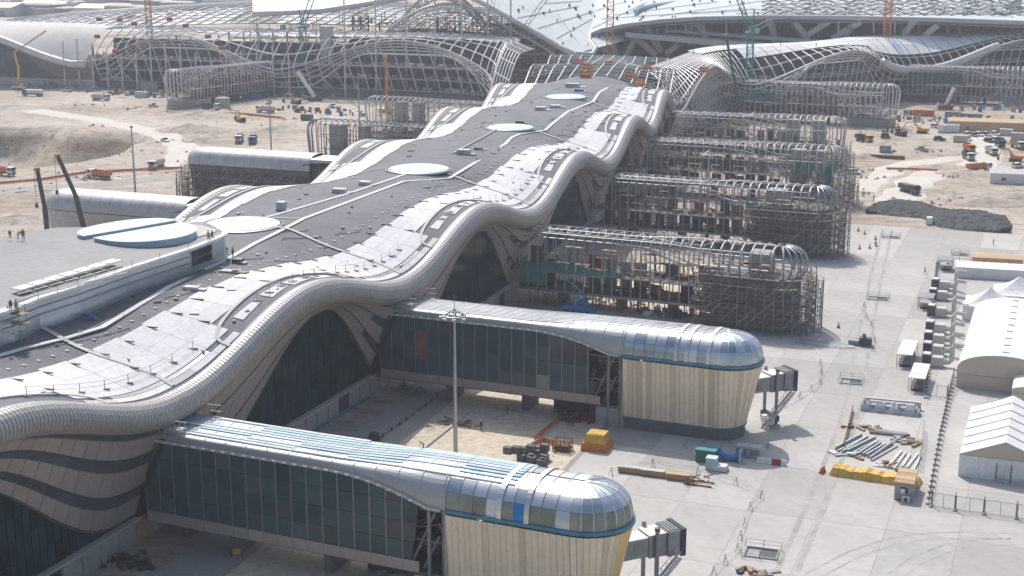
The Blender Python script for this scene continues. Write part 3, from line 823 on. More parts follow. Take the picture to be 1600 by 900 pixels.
    pl('end_panel', MB().box(XP - .12, XP, -5.6, -3.6, 2.2, 12.8), 'steel_pale')
    # glass wall
    rows = [5.2, 7.7, 10.3, 13.0, 15.75]
    for s_ in (-1, 1):
        gw = pl('glass_wall', MB().box(-4, 34, s_ * 4.45 - .04, s_ * 4.45 + .04, 3.9, 15.4), 'interior')
        k = 0; x = -4.0
        while x < 36:
            x1 = x + 2.22
            for r in range(4):
                z0, z1 = rows[r] + .03, rows[r + 1] - .03
                xa, xb0, xb1 = x + .05, min(x1 - .05, wallx(z0)), min(x1 - .05, wallx(z1))
                z1a, z1b = min(z1, zlo(xa) - .25), min(z1, zlo(xb1) - .25)
                if xb0 < xa + .15 or xb1 < xa + .1 or z1b < z0 + .2: continue
                if s_ < 0 and not blue_top and ((x > 26 and r >= 2) or (x > 33 and r == 1)): continue
                if s_ < 0 and not blue_top and 1.5 < x < 3.0 and r in (1, 2): 
                    pl('pane', MB().slabquad((xa, -4.52, z0), (xb0, -4.52, z0), (xb1, -4.52, z1b), (xa, -4.52, z1a), (0, -1, 0), .03), 'rust', gw); continue
                y = s_ * 4.6
                m = 'glass_blue' if (k * 7 + r * 3) % 11 else 'glass_band'
                if s_ < 0 and blue_top and x > 30 and r == 1: m = 'glass_band'
                if s_ < 0 and not blue_top and 23 < x < 27 and r == 0: m = 'glass_green'
                pl('pane', MB().slabquad((xa, y, z0), (xb0, y, z0), (xb1, y, z1b), (xa, y, z1a), (0, s_, 0), .06), m, gw)
            if x < 35:
                pl('mullion', MB().box(x - .06, x + .06, s_ * 4.62 - .1, s_ * 4.62 + .1, 3.75, min(15.7, zlo(x))), 'mullion' if k % 1 == 0 else 'steel_dark', gw)
                pl('spandrel_panel', MB().box(x + .03, min(x1, 39) - .03, s_ * 4.62 - .06, s_ * 4.62 + .06, 3.6, 5.12), 'taupe', t)
            x = x1; k += 1
    # open steel bay between glass and pod
    for x in (37.2, 39.2):
        for s_ in (-1, 1): pl('column', MB().tube((x, s_ * 4.3, 0), (x, s_ * 4.3, zlo(x)), .28, 8), 'steel_grey')
    for (xa, za, xb, zb) in ((34.6, 4.2, 38.4, 13.0), (36.4, 4.2, 38.6, 9.0), (30, 9.0, 36, 15.0)):
        pl('brace', MB().tube((xa, -4.2, za), (xb, -4.2, zb), .16, 6), 'steel_grey')
    for z in (3.6, 8.2, 12.4): pl('floor', MB().box(-6, XP, -4.3, 4.3, z - .3, z), 'concrete_dark')
    pl('inner_wall', MB().box(26, XP + 1, .6, .8, 0, 13), 'interior')
    mb = MB()
    for i in range(40): mb.beam((rr.uniform(33, 39.5), rr.uniform(-4, 3), rr.uniform(4, 12)), (rr.uniform(33, 39.5), rr.uniform(-4, 3), rr.uniform(4, 12)), .1)
    pl('service_pipes', mb, 'steel_pale', kind='stuff')
    for i in range(4): pl('escalator' if i == 0 else 'floor_rail', MB().beam((31 + i, -2.5 + i, 4.2), (38, -2.5 + i, 8.2 + i * .2), 1.0 if i == 0 else .08, .5 if i == 0 else .08), 'rust' if i == 0 else 'steel_pale')
    for x in (8, 22, 34): pl('pier_column', MB().box(x - .6, x + .6, -2.5, 2.5, 0, 3.4), 'concrete_dark')
    # dark joint where the link meets the hull
    pl('joint_gasket', MB().hexa([(-6.6, -4.7, 3.6), (-5.6, -4.7, 3.6), (-5.6, 4.7, 3.6), (-6.6, 4.7, 3.6), (-1.2, -4.75, 16), (-.4, -4.75, 16), (-.4, 4.75, 16), (-1.2, 4.75, 16)]), 'black')
    mb = MB()
    for i in range(7):
        mb.beam((-2 + i * .8, -4.9, 17.0), (-2 + i * .8, -4.9, 19.0), .08); 
    for z in (17.1, 17.9, 18.8): mb.beam((-3, -4.9, z), (3.2, -4.9, z + .2), .1); mb.beam((-3, 3, z), (3.2, 3, z + .2), .1)
    mb.box(-2.5, 2.5, -5.3, -4.2, 17.85, 17.95)
    pl('access_staging', mb, 'steel_pale', kind='stuff')
    return t

def boarding_bridge(base, rz, label):
    t = thing('passenger_bridge', label, 'passenger boarding bridge', base, rz, 'passenger boarding bridges at the pod noses')
    pl = lambda n, mb, m, **k: part(n, mb, m, t, world=False, **k); h = 1.7
    pl('tunnel', MB().box(-2, 3.2, -1.25, 1.25, 4.4 + h, 6.9 + h), 'grey_paint'); pl('outer_tunnel', MB().box(2.6, 5.2, -1.45, 1.45, 4.2 + h, 7.2 + h), 'steel_grey')
    pl('tunnel_roof', MB().box(-2, 2.55, -1.32, 1.32, 6.91 + h, 7.05 + h), 'white_paint'); pl('tunnel_roof', MB().box(2.6, 5.1, -1.5, 1.5, 7.21 + h, 7.33 + h), 'white_paint')
    for i in range(2): pl('side_pane', MB().box(-1.4 + i * 1.9, .2 + i * 1.9, -1.31, -1.25, 4.9 + h, 6.5 + h), 'glass_green')
    pl('cab', MB().box(5.2, 7.0, -1.75, 1.75, 4.1 + h, 7.4 + h), 'steel_grey')
    for i in range(5): pl('canopy_rib', MB().box(7.05 + i * .15, 7.14 + i * .15, -1.95, 1.95, 3.9 + h, 7.6 + h), 'steel_dark')
    for i in range(4): pl('cab_fin', MB().box(5.35 + i * .42, 5.55 + i * .42, -1.6, 1.6, 7.4 + h, 7.6 + h), 'grey_paint')
    for y in (-1.7, 1.7): pl('column', MB().tube((3.6, y, 1.0), (3.6, y, 8.0 + h), .3, 10), 'steel_grey')
    pl('column_cap', MB().tube((3.6, -1.7, 7.95 + h), (3.6, -1.7, 8.3 + h), .38, 10), 'steel_dark')
    pl('cross_beam', MB().box(3.1, 4.1, -2.1, 2.1, 1.0, 1.7), 'steel_dark'); pl('bogie', MB().box(2.8, 4.4, -1.7, 1.7, .5, 1.1), 'steel_dark')
    for y in (-1.4, -.7, .7, 1.4): pl('wheel', MB().sweep([(3.6, y - .2, .6), (3.6, y + .2, .6)], .6, 14), 'rubber')
    st = MB()
    for i in range(24): st.box(.6 + i * .24, .86 + i * .24, -3.0, -2.1, .1 + i * .24, .16 + i * .24)
    pl('stair_treads', st, 'galvanised')
    for y in (-3.05, -2.05):
        pl('stair_stringer', MB().beam((.4, y, .05), (6.4, y, 5.9), .08, .35), 'steel_pale'); hr = MB(); hr.beam((.4, y, 1.05), (6.4, y, 6.9), .06)
        for i in range(9): hr.beam((.6 + i * .7, y, .2 + i * .69), (.6 + i * .7, y, 1.25 + i * .69), .05)
        pl('stair_rail', hr, 'steel_pale')
    for y in (-2.2, -.4): pl('machine_box', MB().box(1.8, 2.8, y - .4, y + .6, .5, 1.6), 'white_paint')
    pl('rotunda', MB().lathe([(1.6, 3.9 + h), (1.6, 7.1 + h)], (-2.6, 0, 0), 16), 'grey_paint'); pl('rotunda_leg', MB().tube((-2.4, 0, 0), (-2.4, 0, 4.2 + h), .4, 10), 'steel_grey')
    return t

def skeleton(loc, rz, label, wall_h, mribs, core, rr, net=None, flip=False, plinth=True, clad=0, scale=1, group='bare frame bridges under construction', floor_m='concrete_dark', brace=True):
    """a bridge whose ribs stand bare"""
    t = thing('bridge_frame', label, 'bridge frame', loc, rz, group)
    pl = lambda n, mb, m, par=t, **k: part(n, mb, m, par, world=False, **k)
    ths = [math.pi * i / 12 for i in range(13)]
    x = -3.0; i = 0
    while x <= XC + .1:
        if x < XP - 1:
            pts = [(x, -4.6, 3.8)] + [rs(x, a) for a in ths[:5]] + [rs(x, a) for a in ths[5:]] + [(x, 4.6, 3.8)]
            zb = 3.8
        else: pts = [perim_at(x, -1, wall_h)] + [rs(x, a) for a in ths] + [perim_at(x, 1, wall_h)]
        rad = .15 if x < XP - 1 else .19
        if clad == 0 or x > 34: pl('rib', MB().sweep(pts, rad, 5), mribs)
        x += 2.22; i += 1
    for k in range(1, 10):
        ph = -math.pi / 2 + math.pi * k / 10
        pts = [(XC + (5.2 - .6 * math.cos(ph)) * math.cos(ph), (5.2 - .6 * math.cos(ph)) * math.sin(ph), max(wall_h, 2.2))] + [nosep(ph, R(q)) for q in range(0, 91, 12)]
        pl('nose_rib', MB().sweep(pts, .19, 5), mribs)
    for a in (0.02, 40, 90, 140, 179.98):
        pl('purlin', MB().sweep([rs(x, R(a)) for x in [-3 + j * 2.2 for j in range(28)] if x <= XC], .14 if a in (.02, 179.98) else .1, 5), mribs)
    for zl in ((8.2,) if wall_h > 9 else (8.2, 12.4)):
        for s_ in (-1, 1): pl('rail_beam', MB().beam((-3, s_ * 4.55, zl), (XC, s_ * 4.7, zl), .12), mribs)
    mb = MB(); j = 0; x = -3.0
    while x < XP:
        mb.beam((x, -3.6 if j % 2 else 3.6, 16.9), (x + 2.22, 3.6 if j % 2 else -3.6, 16.9), .16); j += 1; x += 2.22
    for y in (-3.6, 3.6): mb.beam((-3, y, 16.9), (XP, y, 17.0), .22)
    pl('roof_truss', mb, mribs)
    pts = [(x, -hw(x) - .03, lerp(zlo(x), 13.0, sm((x - 24) / 15))) for x in [20 + q for q in range(21)]]
    pl('swoop_beam', MB().sweep(pts, .26, 6), mribs)
    for s_ in (-1, 1): pl('bottom_chord', MB().beam((-4, s_ * 4.6, 3.8), (XC, s_ * 4.6, 3.8), .4, .55), 'steel_grey')
    for z in (3.7, 8.2): pl('floor', MB().box(-4, XP + 12, -4.2, 4.2, z - .3, z), floor_m)
    if brace:
        for xa in (37, 41, 52):
            pl('brace', MB().tube((xa, -4.4, 4), (xa + 3.5, -4.7, 13), .2, 6), mribs); pl('brace', MB().tube((xa + 3.5, -4.4, 4), (xa, -4.7, 13), .2, 6), mribs)
    for cx, cl in core: pl('stair_core', MB().box(cx, cx + cl, -1.8, 2.6, 0, 16.0), 'concrete')
    if wall_h > 0:
        n = 44
        for q in range(4):
            z0, z1 = wall_h * q / 4., wall_h * (q + 1) / 4. - .12
            pl('wall_course', MB().grid([[perim2(PLEN * u_ / n, z0), perim2(PLEN * u_ / n, z1)] for u_ in range(n + 1)]), 'concrete_dark' if wall_h > 6 else 'concrete')
        pl('wall_top', MB().prism([perim2(PLEN * u_ / n, 0)[:2] for u_ in range(n + 1)], wall_h - .3, wall_h - .05), 'concrete_dark')
    for x in (6, 20, 32): pl('pier_column', MB().box(x - .5, x + .5, -2.5, 2.5, 0, 3.5), 'concrete_dark')
    if net:
        for (xa, xb, za, zb, m) in net:
            nn_ = max(1, int((xb - xa) / 2.22))
            for q in range(nn_): x0_ = xa + (xb - xa) * q / nn_; pl('debris_net', MB().hexa([(x0_ + .1, -4.78, za + rr.uniform(-.4, .2)), (x0_ + 2.1, -4.78, za), (x0_ + 2.1, -4.7, za), (x0_ + .1, -4.7, za), (x0_ + .1, -4.78, zb + rr.uniform(-.3, .1)), (x0_ + 2.1, -4.78, zb + rr.uniform(-.3, .1)), (x0_ + 2.1, -4.7, zb), (x0_ + .1, -4.7, zb)]), m)
    for zf_ in (3.8, 8.3):
        for q in range(12):
            if rr.random() < .75: pl('partition', MB().box(-3 + q * 3.6 + rr.uniform(0, .8), .2 + q * 3.6, .8, 1.0, zf_, zf_ + rr.uniform(2.2, 4.2)), rr.choice(('concrete_dark', 'interior', 'concrete', 'brown', 'taupe_plain')))
    for q in range(28):
        x0_ = rr.uniform(-2, 52); pl('staging', MB().box(x0_, x0_ + rr.uniform(2, 5), -4.4, -3.2, rr.choice((5.6, 10.2, 12.2, 14.0)) - .08, 0) if False else MB().cbox((x0_ + 1.5, -3.8, rr.choice((5.6, 10.2, 12.2, 14.0))), (rr.uniform(2, 6), 1.2, .14)), rr.choice(('wood', 'steel_dark', 'rust')))
    esc = MB().beam((22, -1.5, 8.4), (33, -1.5, 3.9), 1.6, .9); pl('stair_flight', esc, 'rust')
    mb = MB()
    for q in range(330):
        a = Vector((rr.uniform(-3, 55), rr.uniform(-4.4, 4.4), rr.choice((0, 0, 3.8, 8.3)))); k_ = rr.random(); mb.beam(a, a + (Vector((0, 0, rr.uniform(3, 4.4))) if k_ < .6 else Vector((rr.uniform(-4, 4), 0, rr.uniform(.5, 3.5)))), .13)
    pl('formwork_props', mb, rr.choice(('steel_dark', 'scaffold_steel', 'brown')), kind='stuff')
    mb = MB()
    for q in range(44): mb.cbox((rr.uniform(-3, 50), rr.uniform(-3.5, 3.5), rr.choice((4.2, 8.7))), (rr.uniform(.5, 3), rr.uniform(.5, 1.5), rr.uniform(.4, 1)), rr.uniform(0, 3))
    pl('stored_material', mb, rr.choice(('wood', 'rust', 'concrete')), kind='stuff')
    return t
def perim2(t, z): p = perim(t, .45); return (p[0], p[1], z)
def perim_at(x, s_, wall_h): return (x, s_ * 4.9, max(wall_h, 2.2))

def scaffold(loc, rz, label, top, rr, side='front', xa=XP - 1, netm=None):
    t = thing('scaffold', label, 'scaffold', loc, rz, 'scaffolds wrapped around the unfinished pods')
    pl = lambda n, mb, m, par=t, **k: part(n, mb, m, par, world=False, **k)
    L0 = XC - xa; n = 0; spots = []
    def off(tt, o):
        arc = math.pi * (5.6 + o)
        if tt < L0: return Vector((xa + tt, -5.6 - o, 0))
        if tt < L0 + arc: a = -math.pi / 2 + (tt - L0) / (5.6 + o); return Vector((XC + (5.6 + o) * math.cos(a), (5.6 + o) * math.sin(a), 0))
        return Vector((XC - (tt - L0 - arc), 5.6 + o, 0))
    up = MB(); lg = MB(); dg = MB()
    for o in (.7, 2.0, 3.4):
        tot = (2 * L0 + math.pi * (5.6 + o)) if o < 3 else (L0 + math.pi * (5.6 + o)); cnt = int(tot / 1.9); last = None
        for i in range(cnt + 1):
            p = off(tot * i / cnt, o); h = top + rr.uniform(-1.2, 1.4) - (2.5 if o > 3 else 0)
            if o > 3 and (tot * i / cnt < L0 * .55): continue
            up.beam(p, p + Vector((0, 0, h)), .15)
            if last is not None:
                z = 1.9
                while z < h:
                    lg.beam(last + Vector((0, 0, z)), p + Vector((0, 0, z)), .14); lg.beam(last + Vector((0, 0, z + 1)), p + Vector((0, 0, z + 1)), .08)
                    if rr.random() < .3: dg.beam(last + Vector((0, 0, z)), p + Vector((0, 0, z + 1.9)), .09)
                    z += 1.95
            last = p
    z = 1.9
    while z < top - .5:
        mb = MB()
        for (o0, o1, tot) in ((.75, 1.9, 2 * L0 + math.pi * 6.9),):
            cnt = 40
            for i in range(cnt):
                if rr.random() < .16: continue
                a, b = off((2 * L0 + math.pi * (5.6 + o0)) * i / cnt, o0), off((2 * L0 + math.pi * (5.6 + o0)) * (i + .95) / cnt, o0)
                c, d = off((2 * L0 + math.pi * (5.6 + o1)) * (i + .95) / cnt, o1), off((2 * L0 + math.pi * (5.6 + o1)) * i / cnt, o1)
                mb.slabquad(a + Vector((0, 0, z)), d + Vector((0, 0, z)), c + Vector((0, 0, z)), b + Vector((0, 0, z)), (0, 0, 1), .05)
        pl('deck', mb, 'wood' if int(z) % 4 else 'concrete_dark', kind='stuff'); z += 1.95
    pl('uprights', up, 'scaffold_steel', kind='stuff'); pl('ledgers', lg, 'scaffold_steel', kind='stuff'); pl('diagonals', dg, 'steel_pale', kind='stuff')
    if netm: pl('screen', MB().grid([[off(s_, .6) + Vector((0, 0, z_)) for z_ in (top * .62, top * .78)] for s_ in [L0 * q / 6. for q in range(7)]]), netm)
    return t

rzb = math.atan2(-.39, .92)
def bloc(u, back=0.0): p = E(u) + NIN * (-.5 + back) + DPI * 0.0; return (p.x, p.y, 0)
# pods 1 and 2 are clad; each stands where its bridge leaves the hull
def aim(u, px, py, z, L_):                                 # heading that takes the nose to the pixel
    a = Vector(bloc(u)); b = P(px, py, z); return heading(a, b)
r1 = aim(0, 984, 824, 12.6, 63); r2 = aim(1, 1188, 570, 12.6, 63)
pod_finished(bloc(0), r1, 'nearest glazed bridge ending in a cream boarded pod, pale blue strips on its roof', True, 11, (28, 32)).scale = (1.06, 1, 1)
pod_finished(bloc(1), r2, 'second glazed bridge with cream boarded pod and silver domed roof behind the tall light mast', False, 12, None).scale = (1.06, 1, 1)
for u, rz_, lab in ((0, r1, 'grey boarding bridge with stairs at the nose of the nearest cream pod'), (1, r2, 'grey boarding bridge at the nose of the second cream pod')):
    b = Vector(bloc(u)); dv = Vector((math.cos(rz_), math.sin(rz_), 0)); nn = Vector((-dv.y, dv.x, 0))
    boarding_bridge(b + dv * 62.4 + nn * 5.4, rz_ + .85, lab)
rr = random.Random(5)
s3 = bloc(2); s4 = bloc(3); s5 = bloc(4); s6 = bloc(5)
skeleton(s3, rzb - .02, 'bare frame bridge with teal netting, third from the camera', 11.5, 'rib_grey', [(49, 4.5)], rr, net=[(-3, 4, 5, 10, 'teal_net'), (4, 13, 8.2, 10.2, 'teal_net'), (13, 22, 8.2, 9.4, 'teal_net')])
scaffold(s3, rzb - .02, 'dense scaffold around the third pod, nearest of the scaffolds', 12.5, random.Random(21))
skeleton(s4, rzb + .0, 'bare frame bridge ending in a high scaffolded pod, fourth from the camera', 12.0, 'rib_grey', [(43, 5)], rr)
scaffold(s4, rzb + .0, 'dense dark scaffold around the fourth pod beside the empty apron', 13.5, random.Random(22))
skeleton(s5, rzb + .02, 'bare steel bridge frame with green screens, fifth from the camera', 2.5, 'steel_pale', [(44, 4), (52, 2.5)], rr, net=[(46, 52, 9, 14, 'teal_net'), (55, 58, 5, 13, 'teal_net')])
scaffold(s5, rzb + .02, 'light scaffold with gaps around the fifth pod', 9.5, random.Random(23), xa=XP + 4)
skeleton(s6, rzb + .05, 'bare pale steel bridge frame nearest the lattice shell, sixth from the camera', 2.5, 'steel_pale', [(41, 4), (50, 4)], rr, net=[(40, 44, 8, 12, 'teal_net')])
scaffold(s6, rzb + .05, 'low scaffold by the sixth pod in front of the right wing', 7.0, random.Random(24), xa=XP + 6)
# ------------------------------------------------------------------ things on the apron and round the tents
AB = math.atan2(OUT.y, OUT.x); AD = math.atan2(DPI.y, DPI.x)
def G(px, py): 
    p = P(px, py, 0)
    z = gz(p.x, p.y) if (p.y > 370) else 0.0
    q = p - A0
    if q.dot(OUT) > 41 and q.dot(DPI) < 256: return Vector((p.x, p.y, 0))
    for _ in range(4): p = P(px, py, z); z = gz(p.x, p.y)
    return Vector((p.x, p.y, z))

def mast(px, py, h, label, crown=True):
    t = thing('light_mast', label, 'light mast', G(px, py), 0, 'tall floodlight masts')
    pl = lambda n, mb, m: part(n, mb, m, t, world=False)
    pl('pole', MB().sweep([(0, 0, 0), (0, 0, h * .5), (0, 0, h)], .38, 10, .18), 'galvanised')
    pl('base_flange', MB().lathe([(.8, 0), (.8, .12), (.5, .2)], (0, 0, 0), 12), 'galvanised')
    if crown:
        pl('head_ring', MB().sweep([(1.7 * math.cos(a), 1.7 * math.sin(a), h - 1.2) for a in [math.pi * i / 8 for i in range(16)]], .12, 5, closed=True), 'galvanised')
        pl('finial', MB().tube((0, 0, h), (0, 0, h + 2.2), .06, 5), 'steel_grey')
        for i in range(8):
            a = math.pi * i / 4
            pl('head_arm', MB().beam((0, 0, h - .2), (1.7 * math.cos(a), 1.7 * math.sin(a), h - 1.2), .1), 'galvanised')
            pl('floodlight', MB().cbox((2.05 * math.cos(a), 2.05 * math.sin(a), h - 1.5), (.75, .6, .3), a), 'steel_pale')
    else: pl('head', MB().cbox((0, 0, h), (.9, .4, .5)), 'steel_grey')
    return t
mast(712, 709, 24.6, 'tall pale light mast with lamp crown in front of the second bridge')
mast(1103, 374, 24.6, 'grey light mast rising through the third bare frame bridge')
mast(1174, 292, 24.6, 'thin grey light mast beyond the fourth bare frame bridge')
mast(213, 326, 24.6, 'dark slim mast beside the grey rounded shed on the left', False)
mast(425, 266, 24.6, 'slim mast in front of the left glazed bridge', False)
mast(562, 212, 24.6, 'slim mast behind the pier among bare ribs on the left', False)

# --- tents
def gable_tent(p0, rz, wid, ln, eave, apex, label):
    t = thing('marquee_tent', label, 'tent', p0, rz, 'white marquee tents along the right edge')
    pl = lambda n, mb, m: part(n, mb, m, t, world=False)
    nb = 6; s = ln / nb
    for i in range(nb):
        for sd_ in (-1, 1):
            x0, x1 = i * s + .02, (i + 1) * s - .02
            rows = [[(x, sd_ * wid / 2 * (1 - q / 4.), lerp(eave, apex, q / 4.) - .12 * math.sin(math.pi * q / 4.) * (1 if x in (x0, x1) else 1.6)) for q in range(5)] for x in (x0, (x0 + x1) / 2, x1)]
            pl('roof_sheet', MB().grid(rows), 'fabric_white')
            pl('wall_sheet', MB().box(x0, x1, sd_ * wid / 2 - .03, sd_ * wid / 2 + .03, .0, eave), 'fabric_white')
        pl('rafter', MB().sweep([(i * s, -wid / 2, eave + .04), (i * s, 0, apex + .05), (i * s, wid / 2, eave + .04)], .07, 5), 'steel_pale')
    for x, sg in ((0, -1), (ln, 1)):
        pl('gable', MB().slabquad((x, -wid / 2, eave), (x, wid / 2, eave), (x, .02, apex), (x, -.02, apex), (sg, 0, 0), .04), 'fabric_cream')
        pl('end_wall', MB().box(min(x, x + sg * .06), max(x, x + sg * .06), -wid / 2, wid / 2, 0, eave - .06), 'fabric_white')
    for y in (-1.1, 1.1): pl('door_post', MB().beam((-.12, y, 0), (-.12, y, 2.8), .12), 'red')
    pl('door', MB().box(-.11, -.07, -1.0, 1.0, 0, 2.5), 'panel_white')
    for k in range(3): pl('ballast_block', MB().box(-1.2, -.3, -wid / 2 + .3 + k * 2.8, -wid / 2 + 1.7 + k * 2.8, 0, .5), 'concrete_pale')
    return t
def axis_of(px0, py0, px1, py1, z): return heading(P(px0, py0, z), P(px1, py1, z))
tb = P(1567, 752, 0); gable_tent(tb, AD, 13.4, 25, 3.6, 6.3, 'white gabled marquee with red door posts at the right edge')
def barrel_tent(p0, rz, wid, ln, eave, rise, label, m='fabric_white'):
    t = thing('marquee_tent', label, 'tent', p0, rz, 'white marquee tents along the right edge')
    pl = lambda n, mb, m_: part(n, mb, m_, t, world=False)
    prof = [(-math.cos(math.pi * q / 14) * wid / 2, eave + rise * math.sin(math.pi * q / 14)) for q in range(15)]
    nb = 9; s = ln / nb
    for i in range(nb):
        pl('roof_sheet', MB().grid([[(x, y, z) for y, z in prof] for x in (i * s + .03, (i + 1) * s - .03)]), m)
        pl('rafter', MB().sweep([(i * s, y, z - .02) for y, z in prof], .05, 4), 'fabric_white')
        for sd_ in (-1, 1): pl('wall_sheet', MB().box(i * s + .02, (i + 1) * s - .02, sd_ * wid / 2 - .03, sd_ * wid / 2 + .03, 0, eave), 'fabric_white')
        pl('roof_vent', MB().cbox((i * s + s / 2, 0, eave + rise + .06), (.5, 1.2, .16)), 'panel_offwhite')
    for x in (0, ln):
        pl('gable', MB().add([(x, y, z) for y, z in prof] + [(x, wid / 2, 2.6), (x, -wid / 2, 2.6)], [tuple(range(17))]), 'fabric_cream')
        pl('end_wall', MB().box(x - .03, x + .03, -wid / 2, wid / 2, 0, 2.55), 'fabric_cream')
    return t
ta = P(1566, 612, 0); barrel_tent(ta, AD, 16.5, 46, 3.9, 2.9, 'large white barrel roofed marquee with cream gable beside the air units')
barrel_tent(P(1630, 640, 0), AD, 11, 18, 3.2, .8, 'low white flat tent between the two big marquees')
def pagoda(px, py, wd, label):
    t = thing('pagoda_tent', label, 'tent', P(px, py, 0), AD, 'pointed tents behind the big marquee')
    pl = lambda n, mb, m_: part(n, mb, m_, t, world=False); h = wd / 2
    for k in range(4):
        a = math.pi / 2 * k; rows = []
        for q in range(6):
            f = 1 - q / 5.; z = 3.2 + 3.4 * (1 - f) ** 1.7; e = h * f + .02
            rows.append([(e * math.cos(a) - e * s_ * math.sin(a), e * math.sin(a) + e * s_ * math.cos(a), z) for s_ in (-1, 0, 1)])
        pl('roof_sheet', MB().grid(rows), 'fabric_white')
        pl('wall_sheet', MB().cbox((h * math.cos(a), h * math.sin(a), 1.6), (.05, wd - .1, 3.2), a), 'fabric_white')
    return t
pagoda(1545, 494, 10.5, 'pointed white tent directly behind the barrel marquee'); pagoda(1590, 476, 11, 'pointed white tent furthest right behind the barrel marquee')
# tan cabin and flat roofs
def shed(name, px, py, rz, sx, sy, h, mw, mr, label, cat, roofrise=.6, door=True):
    t = thing(name, label, cat, G(px, py), rz)
    pl = lambda n, mb, m_: part(n, mb, m_, t, world=False)
    pl('wall', MB().box(-sx / 2, sx / 2, -sy / 2, sy / 2, 0, h), mw)
    mb = MB().hexa([(-sx / 2 - .2, -sy / 2 - .2, h), (sx / 2 + .2, -sy / 2 - .2, h), (sx / 2 + .2, sy / 2 + .2, h), (-sx / 2 - .2, sy / 2 + .2, h), (-sx / 2 - .2, -.05, h + roofrise), (sx / 2 + .2, -.05, h + roofrise), (sx / 2 + .2, .05, h + roofrise), (-sx / 2 - .2, .05, h + roofrise)])
    pl('roof', mb, mr)
    if door:
        pl('door', MB().box(sx * .2, sx * .2 + 1, -sy / 2 - .06, -sy / 2, 0, 2.1), 'steel_dark'); pl('window', MB().box(-sx * .3, -sx * .3 + 1.4, -sy / 2 - .05, -sy / 2, 1.0, 2.0), 'glass_band')
    return t
shed('site_cabin', 1557, 418, AB + .1, 12, 6, 3.0, 'tan', 'tan', 'tan flat roofed cabin behind the pointed tents', 'cabin', .3)
shed('site_cabin', 1590, 285, AB + .1, 18, 8, 3.4, 'white_paint', 'steel_pale', 'long white shed at the right edge below the sand field', 'shed', 1.0)
shed('site_cabin', 1548, 204, AB + .1, 34, 12, 4.2, 'tan', 'tan', 'long tan site building at the right edge near the parked cars', 'building', .5)
shed('site_office', 1560, 432, AB + .1, 20, 7, 2.6, 'fabric_white', 'fabric_white', 'white flat roofed site office beside the pointed tents', 'cabin', .25, False)

# air conditioning units with ducts into the marquee
def ac_unit():
    t = thing('air_unit', 'x', 'air conditioner', (0, 0, 0), 0, 'air units lined up beside the marquee')
    pl = lambda n, mb, m_: part(n, mb, m_, t, world=False)
    pl('condenser', MB().box(-2.6, -.9, -1.0, 1.0, .15, 2.3), 'steel_dark'); pl('casing', MB().box(-.9, 1.3, -1.0, 1.0, .15, 2.0), 'panel_offwhite')
    pl('fan_box', MB().box(-2.5, -1.1, -.9, .9, 2.3, 2.55), 'panel_white')
    pl('duct', MB().sweep([(1.2, 0, 1.1), (2.4, 0, 1.1), (2.9, 0, 1.6), (2.9, 0, 4.0), (3.3, 0, 4.7), (5.2, 0, 4.5)], .62, 8, .4), 'panel_offwhite', )
    pl('skid', MB().box(-2.7, 1.4, -1.05, 1.05, 0, .15), 'steel_grey')
    return t
ac0 = ac_unit(); acs = [(1473, 452), (1470, 468), (1468, 494), (1466, 520), (1464, 537), (1463, 554), (1462, 572)]
names = ['first', 'second', 'third', 'fourth', 'fifth', 'sixth', 'seventh']
for k, (px, py) in enumerate(acs):
    lab = 'cream air unit with bent duct, ' + names[6 - k] + ' from the marquee front'
    p = P(px, py, 0)
    if k == 0: ac0.location = p; ac0.rotation_euler = (0, 0, AB); ac0['label'] = lab
    else: clone(ac0, p, AB, lab)
# shelters on legs
for k, (c, sx, sy, lab) in enumerate((((1412, 575), 3.0, 11, 'white roofed shelter on legs, left of the pair'), ((1431, 613), 3.0, 10, 'white roofed shelter on legs by the marquee fence, right of the pair'), ((1445, 484), 3.4, 5, 'small grey roofed shelter at the fence farther back'), ((1476, 424), 3.2, 5.5, 'dark topped shelter beside the pointed tents'))):
    t = thing('shelter', lab, 'shelter', P(*c, 0), AD - math.pi / 2, 'shelters on legs by the fence')
    pl = lambda n, mb, m_: part(n, mb, m_, t, world=False)
    for i in range(4): pl('roof_sheet', MB().box(-sx / 2, sx / 2, i * sy / 4 + .02, (i + 1) * sy / 4 - .02, 2.6 + .02 * (i % 2), 2.75 + .02 * (i % 2)), 'panel_white' if k < 2 else 'steel_grey')
    for x in (-sx / 2 + .1, sx / 2 - .1):
        for y in (.1, sy / 2, sy - .1): pl('leg', MB().beam((x, y, 0), (x, y, 2.6), .1), 'steel_grey')
    for y in (.1, sy - .1): pl('cross_rail', MB().beam((-sx / 2, y, 1.2), (sx / 2, y, 1.2), .08), 'steel_grey')
    pl('bench', MB().box(-sx / 2 + .3, sx / 2 - .3, .6, sy - .6, .4, .5), 'steel_dark')

